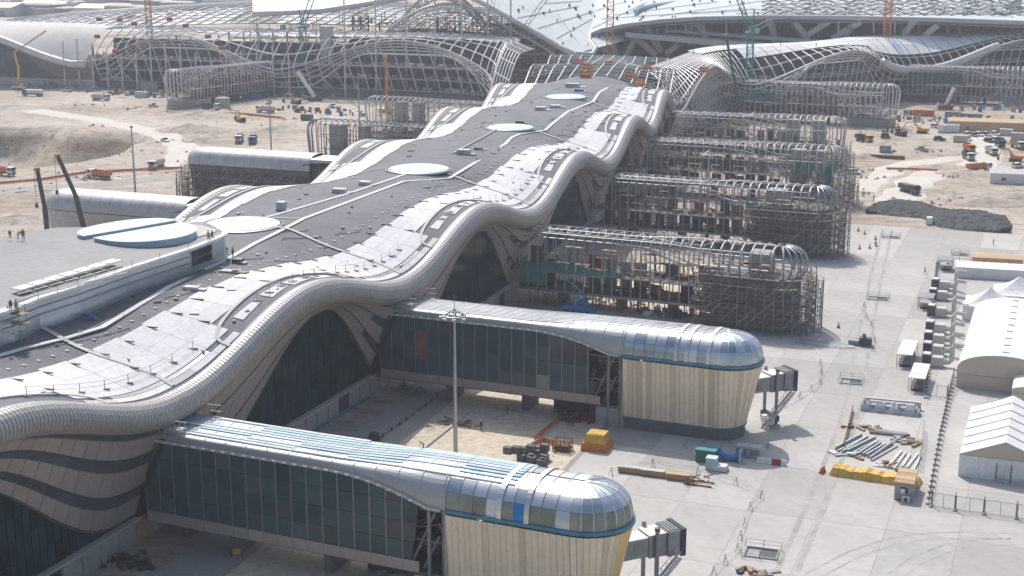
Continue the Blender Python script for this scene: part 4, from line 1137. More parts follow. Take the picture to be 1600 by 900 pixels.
# block fence: posts on concrete feet with ropes
def post_fence(name, pix, gap, label, cat, h=2.0, foot=True, m='steel_dark', net=None, rails=(.7, 1.5), group=None, wp=.09):
    pts = [G(*q) for q in pix]; t = thing(name, label, cat, pts[0], world=True, group=group)
    line = []
    for a, c in zip(pts[:-1], pts[1:]):
        n = max(1, int((c - a).length / gap))
        line += [a.lerp(c, i / n) for i in range(n)]
    line.append(pts[-1])
    for p in line:
        part('post', MB().beam(p, p + Vector((0, 0, h)), wp), m, t)
        if foot: part('foot_block', MB().cbox(p + Vector((0, 0, .18)), (.85, .55, .36), AB), 'concrete_pale', t)
    for z in rails:
        mb = MB()
        for a, c in zip(line[:-1], line[1:]): mb.beam(a + Vector((0, 0, z)), c + Vector((0, 0, z)), .05)
        part('rail', mb, m, t)
    if net:
        mb = MB()
        for a, c in zip(line[:-1], line[1:]): mb.poly([a + Vector((0, 0, .1)), c + Vector((0, 0, .1)), c + Vector((0, 0, h * .9)), a + Vector((0, 0, h * .9))])
        part('net', mb, net, t)
    return t
post_fence('block_fence', [(1451, 788), (1460, 735), (1470, 680), (1490, 590)], 2.2, 'fence of posts on pale concrete feet beside the gabled marquee', 'fence', group='site fences')
post_fence('block_fence', [(1447, 622), (1453, 540), (1458, 470), (1465, 412)], 2.2, 'fence of posts on concrete feet along the air units', 'fence', group='site fences')
post_fence('block_fence', [(1465, 412), (1515, 414)], 2.4, 'short dark fence in front of the tan cabin', 'fence', group='site fences')
def mesh_fence(pix, label, n=None, h=2.2):
    pts = [G(*q) for q in pix]; t = thing('mesh_fence', label, 'fence', pts[0], world=True, group='site fences')
    for a, c in zip(pts[:-1], pts[1:]):
        fr = MB(); u = Vector((0, 0, 1))
        a2, c2 = a.lerp(c, .03), a.lerp(c, .97)
        for z in (.15, h): fr.beam(a2 + u * z, c2 + u * z, .07)
        for q in (a2, c2, a2.lerp(c2, .5)): fr.beam(q + u * .15, q + u * h, .07)
        part('panel_frame', fr, 'steel_grey', t)
        wr = MB()
        for i in range(1, 18):
            q = a2.lerp(c2, i / 18.); wr.beam(q + u * .15, q + u * h, .012)
        for z in range(1, 7): wr.beam(a2 + u * h * z / 7., c2 + u * h * z / 7., .012)
        part('wire_mesh', wr, 'steel_pale', t, kind='stuff')
        part('foot_block', MB().cbox(a + u * .12, (1.1, .45, .24), AB + 1.5), 'concrete', t)
        part('fence_post', MB().beam(a, a + u * (h + .5), .11), 'steel_dark', t)
    return t
mesh_fence([(1455, 791), (1492, 797), (1537, 803), (1588, 810), (1640, 817)], 'grey mesh fence panels on feet at the lower right corner')
mesh_fence([(1447, 618), (1480, 622), (1492, 600)], 'mesh gate panels between fence and marquee')

# guarded pits in the apron
def pit(px, py, sx, sy, label):
    p = P(px, py, 0); t = thing('guarded_pit', label, 'service pit', p, AB + .05, 'guarded pits in the apron')
    pl = lambda n, mb, m_: part(n, mb, m_, t, world=False)
    x, y = sx / 2, sy / 2
    pl('opening', MB().box(-x, x, -y, y, .004, .03), 'groove_dark')
    for (a, c) in (((-x - .2, -y), (-x, y)), ((x, -y), (x + .2, y))): pl('kerb', MB().box(a[0], c[0], a[1], c[1], 0, .22), 'concrete')
    for yy in (-y - .2, y): pl('kerb', MB().box(-x - .2, x + .2, yy, yy + .2, 0, .2), 'concrete')
    for xx in (-x - .4, 0, x + .4):
        for yy in (-y - .4, y + .4): pl('rail_post', MB().beam((xx, yy, 0), (xx, yy, 1.2), .08), 'steel_grey')
    for z in (.6, 1.15):
        pl('guard_rail', MB().sweep([(-x - .4, -y - .4, z), (x + .4, -y - .4, z), (x + .4, y + .4, z), (-x - .4, y + .4, z)], .035, 4, closed=True), 'steel_grey')
    pl('cover_board', MB().box(-x * .9, -x * .1, -y, y * .6, .03, .1), 'concrete')
pit(1330, 597, 3.6, 2.6, 'guarded service pit in mid apron level with the second jet bridge')
pit(1190, 865, 4.2, 3.0, 'guarded service pit near the bottom edge of the apron')
pit(1372, 467, 4.0, 2.4, 'guarded service pit beside the third scaffolded pod')
pit(1392, 371, 4.2, 2.2, 'guarded service pit below the dark gravel')
pit(1500, 398, 3.5, 2.2, 'guarded service pit left of the tan cabin')

# rope barriers on tripods
def rope(pix, label):
    pts = [P(*q, 0) for q in pix]; t = thing('rope_barrier', label, 'barrier', pts[0], world=True, group='rope barriers on tripods'); u = Vector((0, 0, 1))
    for p in pts:
        mb = MB()
        for k in range(3):
            a = 2.1 * k + p.x; mb.beam(p + Vector((.45 * math.cos(a), .45 * math.sin(a), 0)), p + u * 1.25 - Vector((.12 * math.cos(a), .12 * math.sin(a), 0)), .06)
        part('tripod', mb, 'steel_grey', t)
    for z in (.6, 1.0):
        mb = MB()
        for a, c in zip(pts[:-1], pts[1:]): mb.sweep([a + u * z, a.lerp(c, .5) + u * (z - .15), c + u * z], .025, 4)
        part('rope', mb, 'steel_grey', t)
rope([(1282, 570), (1283, 585), (1281, 600), (1268, 611), (1250, 622), (1225, 635), (1207, 648), (1202, 660)], 'tripod rope barrier round the second jet bridge')
rope([(1190, 778), (1172, 797), (1163, 822), (1157, 842), (1152, 862), (1133, 880), (1115, 898)], 'tripod rope barrier curving down the apron beside the nearest jet bridge')
rope([(955, 742), (1020, 728), (1090, 740), (1150, 757), (1190, 778)], 'tripod rope barrier behind the wooden crates')
rope([(1070, 700), (1100, 694), (1140, 697), (1200, 703)], 'tripod rope barrier in front of the second cream pod')
rope([(1350, 480), (1353, 497), (1362, 510), (1366, 535), (1364, 548)], 'tripod rope barrier beside the pipe bundles')

# loose goods -----------------------------------------------------
def stack(name, px, py, rz, parts_, label, cat, group=None):
    t = thing(name, label, cat, G(px, py), rz, group)
    for nm, boxes, m_ in parts_:
        for b in boxes: part(nm, MB().box(*b), m_, t, world=False)
    return t
t = thing('covered_stack', 'orange and yellow tarpaulin cover over a stack near the second pod', 'covered stack', P(933, 700, 0), AB)
mb = MB().grid([[(-1.9 + .5 * f, 0, 0) for f in (0,)] for _ in (0, 1)]) if False else MB().cbox((0, 0, 1.35), (4.2, 3.6, 2.7), 0, .72); part('cover', mb, 'yellow_tarp', t, world=False)
part('skirt', MB().cbox((0, 0, .6), (4.5, 3.9, 1.2), 0, .93), 'orange', t, world=False); part('top_sheet', MB().cbox((.1, .1, 2.74), (2.9, 2.4, .08)), 'yellow', t, world=False)
t = thing('block_pile', 'dark grey concrete blocks piled behind the nearest bridge roof', 'blocks', P(828, 716, 0), AB)
rb = random.Random(31)
for k in range(16):
    part('block', MB().cbox((rb.uniform(-3, 3), rb.uniform(-3, 3), .6 + (1.2 if k % 4 == 0 else 0)), (1.3, 1.0, 1.2), rb.uniform(-.3, .3)), 'concrete_dark', t, world=False)
t = thing('steel_crate', 'open rusty steel crate left of the orange cover', 'crate', P(879, 703, 0), AB)
for x in (-1.4, 0, 1.4):
    for y in (-1, 1): part('upright', MB().beam((x, y, 0), (x, y, 1.9), .12), 'rust', t, world=False)
for z in (.4, 1.1, 1.8):
    for y in (-1, 1): part('crate_rail', MB().beam((-1.4, y, z), (1.4, y, z), .14), 'rust', t, world=False)
    for x in (-1.4, 1.4): part('crate_rail', MB().beam((x, -1, z), (x, 1, z), .14), 'rust', t, world=False)
part('load', MB().box(-1.2, 1.2, -.8, .8, .1, .9), 'brown', t, world=False)
cr = None
for k, (px, py, ln, lab) in enumerate(((984, 738, 3.6, 'long pale topped wooden crate, left of the row of three'), (1020, 743, 3.8, 'long wooden crate with patched lid, middle of the row of three'), (1059, 749, 3.7, 'plain long wooden crate, right of the row of three'))):
    t = thing('long_crate', lab, 'crate', P(px, py, 0), AB + .05, 'wooden crates in a row on the apron')
    part('body', MB().box(-ln / 2, ln / 2, -.55, .55, .12, .95), 'wood', t, world=False); part('lid', MB().box(-ln / 2 - .03, ln / 2 + .03, -.6, .6, .952, 1.0), 'panel_offwhite' if k < 2 else 'tan', t, world=False)
    for x in (-ln / 2 + .3, ln / 2 - .3): part('skid', MB().box(x - .1, x + .1, -.55, .55, 0, .12), 'brown', t, world=False)
t = thing('scrap_frame', 'rusty scrap frames and pipes at the end of the crate row', 'scrap', P(1092, 756, 0), AB)
for k in range(22):
    a = Vector((rb.uniform(-2, 2), rb.uniform(-1.2, 1.2), rb.uniform(.1, .9))); part('frame_bar', MB().beam(a, a + Vector((rb.uniform(-1.5, 1.5), rb.uniform(-.8, .8), rb.uniform(-.1, .6))), .13), 'rust', t, world=False)
part('base_frame', MB().box(-2.2, 2.2, -1, -.8, 0, .2), 'rust', t, world=False); part('base_frame', MB().box(-2.2, 2.2, .8, 1, 0, .2), 'rust', t, world=False)
stack('skip_container', 1104, 720, AB, [('body', [(-1.6, 1.6, -1, 1, .1, 2.0)], 'green'), ('rim', [(-1.7, 1.7, -1.08, 1.08, 2.0, 2.12)], 'teal'), ('foot', [(-1.5, -1.2, -.9, .9, 0, .1), (1.2, 1.5, -.9, .9, 0, .1)], 'steel_dark')], 'dark green metal skip near the second cream pod', 'container')
stack('pallet_box', 1112, 733, AB, [('carton', [(-.85, .85, -.8, .8, .15, 2.0)], 'aqua_sheet'), ('pallet', [(-.9, .9, -.85, .85, 0, .15)], 'wood'), ('lid', [(-.88, .88, -.83, .83, 2.0, 2.06)], 'pale_blue')], 'pale blue tall carton on a pallet in front of the green skip', 'carton')
stack('pallet_load', 1126, 735, AB, [('pallet', [(-1.1, 1.1, -.9, .9, 0, .15)], 'wood'), ('bags', [(-1.05, 1.05, -.85, .85, .15, .55), (-1.0, 1.0, -.8, .8, .56, .95)], 'panel_white')], 'white wrapped bags on a pallet beside the pale blue carton', 'pallet')
t = thing('pipe_cradle', 'bright blue curved duct section on a cradle by the second pod', 'duct', P(1139, 720, 0), AB)
part('duct', MB().sweep([(1.9 * math.cos(a), 0, 2.0 + 1.5 * math.sin(a)) for a in [math.pi * (1 + i / 10.) for i in range(11)]], .55, 8), 'blue_lift', t, world=False)
for x in (-1.9, 1.9):
    part('stand', MB().box(x - .1, x + .1, -.9, .9, 0, 2.1), 'steel_pale', t, world=False)
part('stand_rail', MB().box(-1.8, 1.8, .7, .85, .2, .35), 'steel_pale', t, world=False)
for k, (px, py, lab) in enumerate(((1160, 712, 'grey boxed air handler, left of the pair by the second pod'), (1180, 714, 'grey boxed air handler, right of the pair by the second pod'))):
    stack('air_handler', px, py, AB, [('casing', [(-1.0, 1.0, -.8, .8, .1, 1.9)], 'steel_pale'), ('grille', [(-.8, .8, -.84, -.8, .4, 1.5)], 'steel_grey'), ('foot', [(-.9, .9, -.7, .7, 0, .1)], 'steel_dark')], lab, 'air handler', 'grey air handlers by the pod')
def jersey(px, py, rz, m_, lab, n=1):
    t = thing('road_barrier', lab, 'barrier', P(px, py, 0), rz, 'plastic road barriers')
    prof = [(-.35, 0), (.35, 0), (.33, .2), (.14, .45), (.1, .9), (-.1, .9), (-.14, .45), (-.33, .2)]
    for i in range(n): part('segment', MB().xprism(prof, i * 1.6 - .75, i * 1.6 + .75), m_, t, world=False)
jersey(1213, 726, AB + 1.57, 'red', 'single red plastic barrier beside the white barriers near the second pod'); jersey(1190, 723, AB - 1.57, 'white_paint', 'row of white plastic barriers near the second pod', 3)
jersey(1285, 738, AD + 1.4, 'red', 'red plastic barrier at the end of the yellow covered stack')
# yellow wrapped stack, cabin, steel
t = thing('wrapped_stack', 'long low stack wrapped in yellow tarpaulin beside the plywood cabin', 'covered stack', P(1368, 748, 0), AB - .07)
rows = []
for i in range(27):
    x = -7 + i * 14 / 26.; h = 1.15 + .07 * math.sin(i * 1.9) + .12 * math.sin(i * .7) - (.9 if i in (0, 26) else 0); w_ = 1.4 + .05 * math.sin(i * 1.3)
    rows.append([(x, -w_ - .25, 0), (x, -w_, h * .55), (x, -w_ * .85, h), (x, 0, h + .12 * math.sin(i * 2.4)), (x, w_ * .85, h * .95), (x, w_ + .2, 0)])
part('tarpaulin', MB().grid(rows), 'yellow_tarp', t, world=False)
for i in range(6): part('lashing', MB().sweep([(-5.6 + i * 2.2, q[1] * 1.03, q[2] + .04) for q in rows[3 + i * 4]], .03, 4), 'brown', t, world=False)
t = thing('site_cabin', 'small plywood topped cabin with an air conditioner on its end wall', 'cabin', P(1411, 782, 0), AD)
pl = lambda n, mb, m_: part(n, mb, m_, t, world=False)
pl('wall', MB().box(0, 6.2, -1.35, 1.35, .1, 2.6), 'concrete'); pl('roof', MB().box(-.15, 6.4, -1.5, 1.5, 2.6, 2.8), 'wood')
for i in range(4): pl('roof_sheet', MB().box(i * 1.55 - .1, i * 1.55 + 1.4, -1.45, 1.45, 2.802, 2.84 + .02 * (i % 2)), 'tan' if i % 2 else 'wood')
pl('window', MB().box(-.05, 0, -.6, .5, 1.2, 2.1), 'glass_band'); pl('wall_unit', MB().box(-.3, 0, -.2, .45, 1.25, 1.9), 'white_paint')
au = pl('air_conditioner', MB().box(-.9, -.45, -1.0, .1, .05, .95), 'white_paint'); part('fan', MB().sweep([(-.94, -.45, .5), (-.9, -.45, .5)], .34, 14), 'steel_dark', au, world=False)
pl('skid', MB().box(.1, 6.1, -1.2, 1.2, 0, .1), 'steel_dark')
def beams_pile(px, py, rz, n, ln, m_, lab, sect=.3, spread=3.0, layers=2):
    t = thing('steel_pile', lab, 'steel bundle', P(px, py, 0), rz, 'steel laid out by the plywood cabin')
    for k in range(n):
        y = (k / max(1, n - 1) - .5) * spread; l = ln * rb.uniform(.7, 1); x0 = rb.uniform(-.6, .6)
        for L_ in range(layers if rb.random() < .6 else 1): part('beam', MB().cbox((x0, y, sect / 2 + L_ * (sect + .02)), (l, sect * .9, sect), rb.uniform(-.05, .05)), m_, t, world=False)
    for x in (-ln * .3, ln * .3): part('timber', MB().box(x - .08, x + .08, -spread / 2 - .3, spread / 2 + .3, -.0, .04), 'wood', t, world=False)
beams_pile(1338, 696, AD - .35, 5, 10.5, 'galvanised', 'pale galvanised channels lying in a fan, left of the steel piles')
beams_pile(1370, 705, AD - .3, 5, 9.5, 'galvanised', 'grey steel angles in the middle of the steel piles')
beams_pile(1415, 722, AD - .1, 5, 8.5, 'panel_white', 'white topped steel planks beside the yellow wrapped stack', .35, 3.6, 1)
beams_pile(1388, 678, AB, 8, 6.5, 'steel_grey', 'grey steel tubes laid crosswise above the white planks', .22, 1.6)
beams_pile(1390, 640, AB + .02, 5, 10.0, 'steel_pale', 'long pale box sections under the plastic sheet', .7, 3.2, 2)
t = thing('plastic_cover', 'crumpled grey plastic sheet over crates at the top of the steel yard', 'covered stack', P(1388, 650, 0), AB)
rows = []
for i in range(23):
    x = -5 + i * 10 / 22.; h = 1.5 + .4 * math.sin(i * 1.1) + .25 * math.sin(i * 2.3)
    rows.append([(x, 1.1 + .2 * math.sin(i), .0), (x, 1.4, h * .6), (x, 2.2, h), (x, 3.3, h * .9 + .2 * math.sin(i * 1.7)), (x, 4.0, .1)])
part('sheet', MB().grid(rows), 'plastic_sheet', t, world=False); part('crate', MB().box(-4.6, 4.6, 1.6, 3.7, 0, 1.2), 'steel_grey', t, world=False)
post_fence('net_fence', [(1318, 700), (1325, 672), (1332, 642)], 2.0, 'orange safety net fence left of the steel yard', 'fence', 1.1, False, 'rust', 'orange_net', (1.0,), group='orange net fences')
post_fence('scaffold_rail', [(1435, 735), (1441, 700), (1443, 672)], 2.2, 'scaffold tube railing at the right of the steel yard', 'railing', 1.8, False, 'steel_grey', None, (.6, 1.2, 1.75))
clutter_later = [(1345, 668, 'odd steel bits at the upper left of the steel yard'), (1412, 690, 'odd brackets and offcuts right of the steel angles'), (1330, 712, 'offcuts beside the pale channels'), (1385, 728, 'timber and brackets above the yellow wrapped stack'), (1182, 895, 'odd offcuts and boards at the bottom edge of the apron')]
# pipe bundles by the third pod
t = thing('pipe_bundle', 'pale scaffold pipes in bundles below the third scaffold', 'pipes', P(1285, 538, 0), AB)
for k in range(26): part('pipe', MB().tube((-6 + rb.uniform(0, 3), -1.6 + k * .14, .1 + .12 * (k % 3)), (4 + rb.uniform(-2, 3), -1.7 + k * .14, .1 + .12 * (k % 3)), .07, 5), 'galvanised', t, world=False)
t = thing('generator', 'dark generator with a blue drum on top beside the pipe bundles', 'generator', P(1352, 540, 0), AB)
part('body', MB().box(-1.2, 1.2, -.8, .8, .2, 1.7), 'steel_dark', t, world=False); part('drum', MB().lathe([(.35, 1.7), (.38, 2.1), (.35, 2.5)], (-.3, 0, 0), 12), 'blue_lift', t, world=False)
part('skid', MB().box(-1.3, 1.3, -.9, .9, 0, .2), 'steel_grey', t, world=False); part('side_pack', MB().box(-3.4, -1.3, -.7, .6, 0, 1.0), 'steel_grey', t, world=False)
# cones
cn = thing('traffic_cone', 'x', 'cone', (0, 0, 0), 0, 'orange cones on the far apron')
part('cone', MB().lathe([(.26, .05), (.05, .9)], (0, 0, 0), 10), 'orange', cn, world=False); part('foot', MB().box(-.3, .3, -.3, .3, 0, .05), 'black', cn, world=False); part('stripe', MB().lathe([(.20, .42), (.145, .6)], (0, 0, 0), 10), 'white_paint', cn, world=False)
cns = [((1341, 361), 'orange cone nearest the fourth scaffold, highest of the group'), ((1351, 366), 'orange cone second from the top of the group by the fourth scaffold'), ((1368, 374), 'orange cone to the left of the guarded pit, highest of a close three'), ((1368, 381), 'orange cone to the left of the guarded pit, middle of a close three'), ((1369, 385), 'orange cone to the left of the guarded pit, lowest of a close three'), ((1343, 389), 'orange cone lowest and nearest the fourth scaffold'), ((1359, 388), 'orange cone between the lowest one and the close three'), ((1310, 512), 'orange cone alone beside the third scaffold')]
for k, (q, lab) in enumerate(cns):
    if k == 0: cn.location = P(*q, 0); cn['label'] = lab; cn.scale = (1.35,) * 3
    else: clone(cn, P(*q, 0), 0, lab, scale=1.35)
# gravel heap
t_rows = []; ga, gb = P(1352, 334, 0), P(1580, 362, 0)
o_ = [(1352, 330), (1370, 318), (1400, 312), (1440, 318), (1480, 326), (1530, 330), (1572, 338), (1582, 352), (1578, 363)]
f_ = [(1352, 334), (1370, 335), (1400, 338), (1440, 341), (1465, 354), (1492, 359), (1530, 362), (1560, 364), (1578, 364)]
for q0, q1 in zip(o_, f_):
    a, c = P(*q0, 0), P(*q1, 0); row = []
    for j in range(25):
        v = j / 24.; p = c.lerp(a, v); h = 1.1 * math.sin(math.pi * v) ** .5 * (.7 + .9 * MN.noise(p * .12)) if 0 < j < 24 else 0
        row.append(p + Vector((0, 0, max(h, -.02 if j in (0, 24) else .05))))
    t_rows.append(row)
fine = []
for i in range(len(t_rows) - 1):
    for k in range(14):
        fine.append([t_rows[i][j].lerp(t_rows[i + 1][j], k / 14.) + Vector((0, 0, (.6 * MN.noise(t_rows[i][j].lerp(t_rows[i + 1][j], k / 14.) * .35) + .5 * abs(MN.noise(t_rows[i][j].lerp(t_rows[i + 1][j], k / 14.) * .9))) if 0 < j < 24 else 0)) for j in range(25)])
fine.append(t_rows[-1])
single('gravel_heap', MB().grid(fine), 'gravel_dark', 'long heap of dark grey gravel at the far edge of the apron', 'gravel heap', ga, world=True)
for k, (px, py, r_, h_, lab) in enumerate(((1545, 318, 9, 2.2, 'pale spoil heap above the dark gravel'), (1590, 312, 7, 2.0, 'pale spoil heap at the right edge beside the white shed'), (1515, 272, 10, 1.6, 'low rubble bank left of the white shed'), (1350, 246, 6, 1.6, 'pale spoil heap beside the fifth pod'), (1470, 262, 9, 1.0, 'low rubble strip in the middle of the sand field'))):
    c = G(px, py); mb = MB(); rows = []
    for i in range(9):
        f = i / 8.; rows.append([c + Vector((r_ * (1 - f) * math.cos(a) * (1.5 + .3 * MN.noise(Vector((a, k, 0)))), r_ * (1 - f) * math.sin(a) * .9, -.3 + (h_ + .3) * f ** .8 * (1 + .35 * MN.noise(Vector((math.cos(a) * 2 * (1 - f) + k, math.sin(a) * 2 * (1 - f), f * 2)))))) for a in [2 * math.pi * j / 20 for j in range(20)]])
    mb.grid(rows, closed=True); mb.f.append(tuple(range(160, 180)))
    single('spoil_heap', mb, 'rubble', lab, 'spoil heap', c, world=True, group='heaps of spoil')
# between the bridges
single('cable_drum', MB().lathe([(1.1, 0), (1.1, .12), (.5, .13), (.5, .62), (1.1, .63), (1.1, .75), (.3, .76)], (0, 0, 0), 18), 'wood', 'empty cable drum lying flat between the first two bridges', 'cable drum', G(587, 686))
single('cable_drum', MB().sweep([(0, -.6, 1.0), (0, -.5, 1.0), (0, -.49, 1.0), (0, .49, 1.0), (0, .5, 1.0), (0, .6, 1.0)], 1.0, 16), 'steel_dark', 'dark hose reel standing behind the nearest bridge roof', 'reel', G(585, 693))
t = thing('pipe_run', 'pale blue pipe lying along the foot of the glazed arch', 'pipe', G(500, 668), world=True)
mb = MB(); mb.sweep([G(490, 676) + Vector((0, 0, .3)), G(530, 650) + Vector((0, 0, .3)), G(575, 624) + Vector((0, 0, .3))], .25, 8); part('pipe', mb, 'blue_film', t)
for q in ((500, 670), (530, 650), (560, 632)): part('chock', MB().cbox(G(*q) + Vector((0, 0, .1)), (.8, .3, .2)), 'wood', t)
post_fence('trench_rail', [(585, 692), (625, 665), (665, 636), (710, 600)], 2.4, 'line of dark stacked formwork along the service trench', 'formwork', .7, False, 'steel_dark', None, (.25, .6), wp=.25)
post_fence('net_fence', [(835, 690), (860, 670), (885, 650)], 2.5, 'red net fence beside the open crate', 'fence', 1.1, False, 'rust', 'orange_net', (1.0,), group='orange net fences')
post_fence('net_fence', [(830, 700), (850, 692), (868, 698)], 2.5, 'short red net fence by the concrete blocks', 'fence', 1.0, False, 'rust', 'orange_net', (.9,), group='orange net fences')
rbl = random.Random(77)
def clutter(px, py, n, ext, mats, lab, cat='rubble pile', hmax=1.0):
    c = G(px, py); t = thing('material_pile', lab, cat, c, AB, 'loose building material on the ground')
    for k in range(n):
        x, y = rbl.gauss(0, ext[0] / 2.5), rbl.gauss(0, ext[1] / 2.5); s = (rbl.uniform(.3, 2.2), rbl.uniform(.25, .9), rbl.uniform(.15, hmax))
        part('piece', MB().cbox((x, y, s[2] / 2), s, rbl.uniform(0, 3.1)), rbl.choice(mats), t, world=False)
clutter(905, 655, 34, (5, 5), ['rust', 'steel_dark', 'concrete', 'brown', 'red_dark'], 'mixed scrap and timber in front of the second pod plinth')
clutter(625, 895, 40, (5, 3), ['panel_white', 'concrete', 'wood', 'steel_pale'], 'pale broken boards under the end of the nearest glass wall', hmax=.6)
clutter(195, 880, 36, (6, 3), ['steel_dark', 'steel_grey', 'brown', 'rubber'], 'dark machine parts and pipes at the foot of the base wall')
clutter(705, 660, 22, (5, 3), ['brown', 'wood', 'concrete'], 'brown timber scraps on the shaded ground between the bridges', hmax=.4)
clutter(1045, 492, 40, (7, 4), ['panel_white', 'steel_grey', 'concrete', 'teal', 'blue_lift'], 'white and grey goods stored behind the second pod', hmax=1.6)
clutter(960, 470, 16, (10, 5), ['wood', 'steel_grey', 'rust'], 'scattered boards on the lit sand behind the second bridge', hmax=.4)
clutter(1150, 395, 30, (9, 4), ['panel_white', 'wood', 'steel_grey', 'rust'], 'stored boards under the third bare bridge')
clutter(1010, 310, 30, (12, 5), ['red_dark', 'panel_white', 'steel_grey', 'green'], 'stored goods under the fourth bare bridge', hmax=1.5)
clutter(1110, 250, 30, (14, 6), ['red_dark', 'panel_white', 'wood', 'steel_grey'], 'stored goods under the fifth bare bridge', hmax=1.6)
clutter(640, 610, 14, (3, 2), ['orange', 'blue_film', 'steel_grey'], 'orange and blue goods where the second bridge meets the hull', hmax=.9)
clutter(282, 722 + 100, 14, (4, 2), ['blue_film', 'steel_grey', 'wood', 'orange'], 'pipes and blocks where the nearest bridge meets the hull', hmax=.9)
t = thing('plate_compactor', 'small yellow compactor in the shade under the nearest bridge', 'compactor', G(369, 866), .4)
part('base_plate', MB().box(-.8, .8, -.55, .55, 0, .18), 'steel_dark', t, world=False); part('engine', MB().box(-.55, .55, -.45, .45, .18, 1.0), 'yellow', t, world=False); part('handle', MB().sweep([(.4, -.3, .8), (.9, -.3, 2.2), (.9, .3, 2.2), (.4, .3, .8)], .06, 5), 'steel_dark', t, world=False)
# roof goods and people rails
def roof_goods(px, py, boxes, label, cat='pallet'):
    p = on_roof(px, py); t = thing('roof_pallet', label, cat, p, AB + .1, 'goods left on the pier roof')
    for nm, b, m_ in boxes: part(nm, MB().box(*b), m_, t, world=False)
bx = lambda m1, m2, w_, d_, h_: [('pallet', (-w_, w_, -d_, d_, -.25, .2), 'wood'), ('load', (-w_ * .9, w_ * .9, -d_ * .9, d_ * .9, .2, h_), m1), ('sheet', (w_ * .2, w_ * 1.8, -d_ * 1.1, d_ * .3, -.1, .3), m2)]
roof_goods(440, 328, bx('galvanised', 'steel_pale', .9, .9, 1.7), 'tall wrapped silver bale on the roof beside the walkway line')
roof_goods(531, 301, bx('steel_pale', 'panel_white', 1.6, .9, .9), 'silver bundle on the roof, left of the two by the walkway')
roof_goods(571, 289, bx('steel_pale', 'panel_white', 1.4, .9, .8), 'silver bundle on the roof, right of the two by the walkway')
roof_goods(725, 241, bx('steel_pale', 'panel_offwhite', 1.7, 1.0, 1.2), 'grey wrapped pallets on the roof between two round rooflights')
roof_goods(748, 234, bx('blue', 'panel_white', 1.2, .6, .6), 'blue packs on the roof beside the grey pallets')
roof_goods(300, 452, bx('panel_white', 'steel_pale', 1.4, .7, .5), 'white boards and buckets on the dark roof near the lantern')
roof_goods(360, 425, bx('steel_grey', 'wood', 1.8, .9, .3), 'flat bundle of trim on the roof below the workers')
roof_goods(372, 411, bx('green_truck', 'steel_grey', .9, .8, .8), 'green covered pallet on the roof near the workers')
roof_goods(137, 496, bx('blue', 'blue_lift', .8, .5, .5), 'bright blue box at the foot of the lantern wall')
roof_goods(30, 384, bx('green_truck', 'wood', 1.0, .7, .9), 'green covered pallet on the lantern roof at the left edge')
roof_goods(812, 193, bx('green_truck', 'steel_dark', 1.2, .8, .8), 'dark green pallet beside the third round rooflight')
roof_goods(845, 172, bx('steel_pale', 'panel_white', 1.7, 1.2, 1.0), 'grey pallets on the roof short of the last rooflight')
roof_goods(868, 168, bx('panel_white', 'steel_pale', 1.8, 1.0, .8), 'white topped pallets right of the grey ones short of the last rooflight')
roof_goods(895, 136, bx('steel_pale', 'panel_white', 2.6, 1.4, 1.3), 'heap of pale bundles at the far end of the roof')
roof_goods(905, 143, bx('blue', 'panel_white', 1.6, .9, .8), 'blue bundles at the far end of the roof')
def roof_rail(uws, label):
    pts = [S(u, w, .16) for u, w in uws]; t = thing('edge_guardrail', label, 'guardrail', pts[0], world=True, group='temporary guardrails on the roof'); u_ = Vector((0, 0, 1))
    for p in pts:
        part('post', MB().beam(p, p + u_ * 1.3, .07), 'steel_dark', t); part('base_plate', MB().cbox(p + u_ * .03, (1.4, .45, .1), AB + .4), 'steel_dark', t)
    for z in (.6, 1.2):
        mb = MB()
        for a, c in zip(pts[:-1], pts[1:]): mb.beam(a + u_ * z, c + u_ * z, .04)
        part('cable', mb, 'steel_grey', t)
roof_rail([(-.34 + k * .07, 6.0 - .012 * k * k) for k in range(8)], 'guardrail across the white panels of the nearest roof valley')
roof_rail([(.78 + k * .05, 6.5) for k in range(8)], 'guardrail across the white panels of the second roof valley')
roof_rail([(.38 + k * .05, 4.6) for k in range(6)], 'guardrail on the nearest roof crest'); roof_rail([(1.36 + k * .06, 4.6) for k in range(6)], 'guardrail on the second roof crest')
roof_rail([(1.8 + k * .06, 6.5) for k in range(8)], 'guardrail in the third roof valley'); roof_rail([(2.36 + k * .07, 4.4) for k in range(6)], 'guardrail on the third roof crest')
def lantern_rail(pix, label):
    pts = [P(px, py, LZ + .3) for px, py in pix]; t = thing('edge_guardrail', label, 'guardrail', pts[0], world=True, group='temporary guardrails on the roof'); u_ = Vector((0, 0, 1))
    for p in pts: part('post', MB().beam(p, p + u_ * 1.2, .07), 'steel_grey', t)
    for z in (.6, 1.15):
        mb = MB()
        for a, c in zip(pts[:-1], pts[1:]): mb.beam(a + u_ * z, c + u_ * z, .04)
        part('cable', mb, 'steel_pale', t)
lantern_rail([(60, 468), (90, 459), (122, 449), (150, 439), (180, 429), (207, 419), (250, 406), (295, 391), (330, 377)], 'thin guardrail on the coping of the lantern')
sc = thing('scaffold_tower', 'small scaffold tower against the near end of the lantern', 'scaffold', on_roof(30, 535), AB)
mb = MB()
for x in (-.9, .9):
    for y in (-.7, .7): mb.beam((x, y, 0), (x, y, 5.4), .08)
for z in (1.4, 2.8, 4.2, 5.2):
    for y in (-.7, .7): mb.beam((-1.1, y, z), (1.1, y, z), .07)
    for x in (-.9, .9): mb.beam((x, -.7, z), (x, .7, z), .07)
part('tower_frame', mb, 'steel_grey', sc, world=False)
for z in (2.8, 4.2): part('deck', MB().box(-1, 1.6, -.7, .7, z, z + .08), 'wood', sc, world=False)
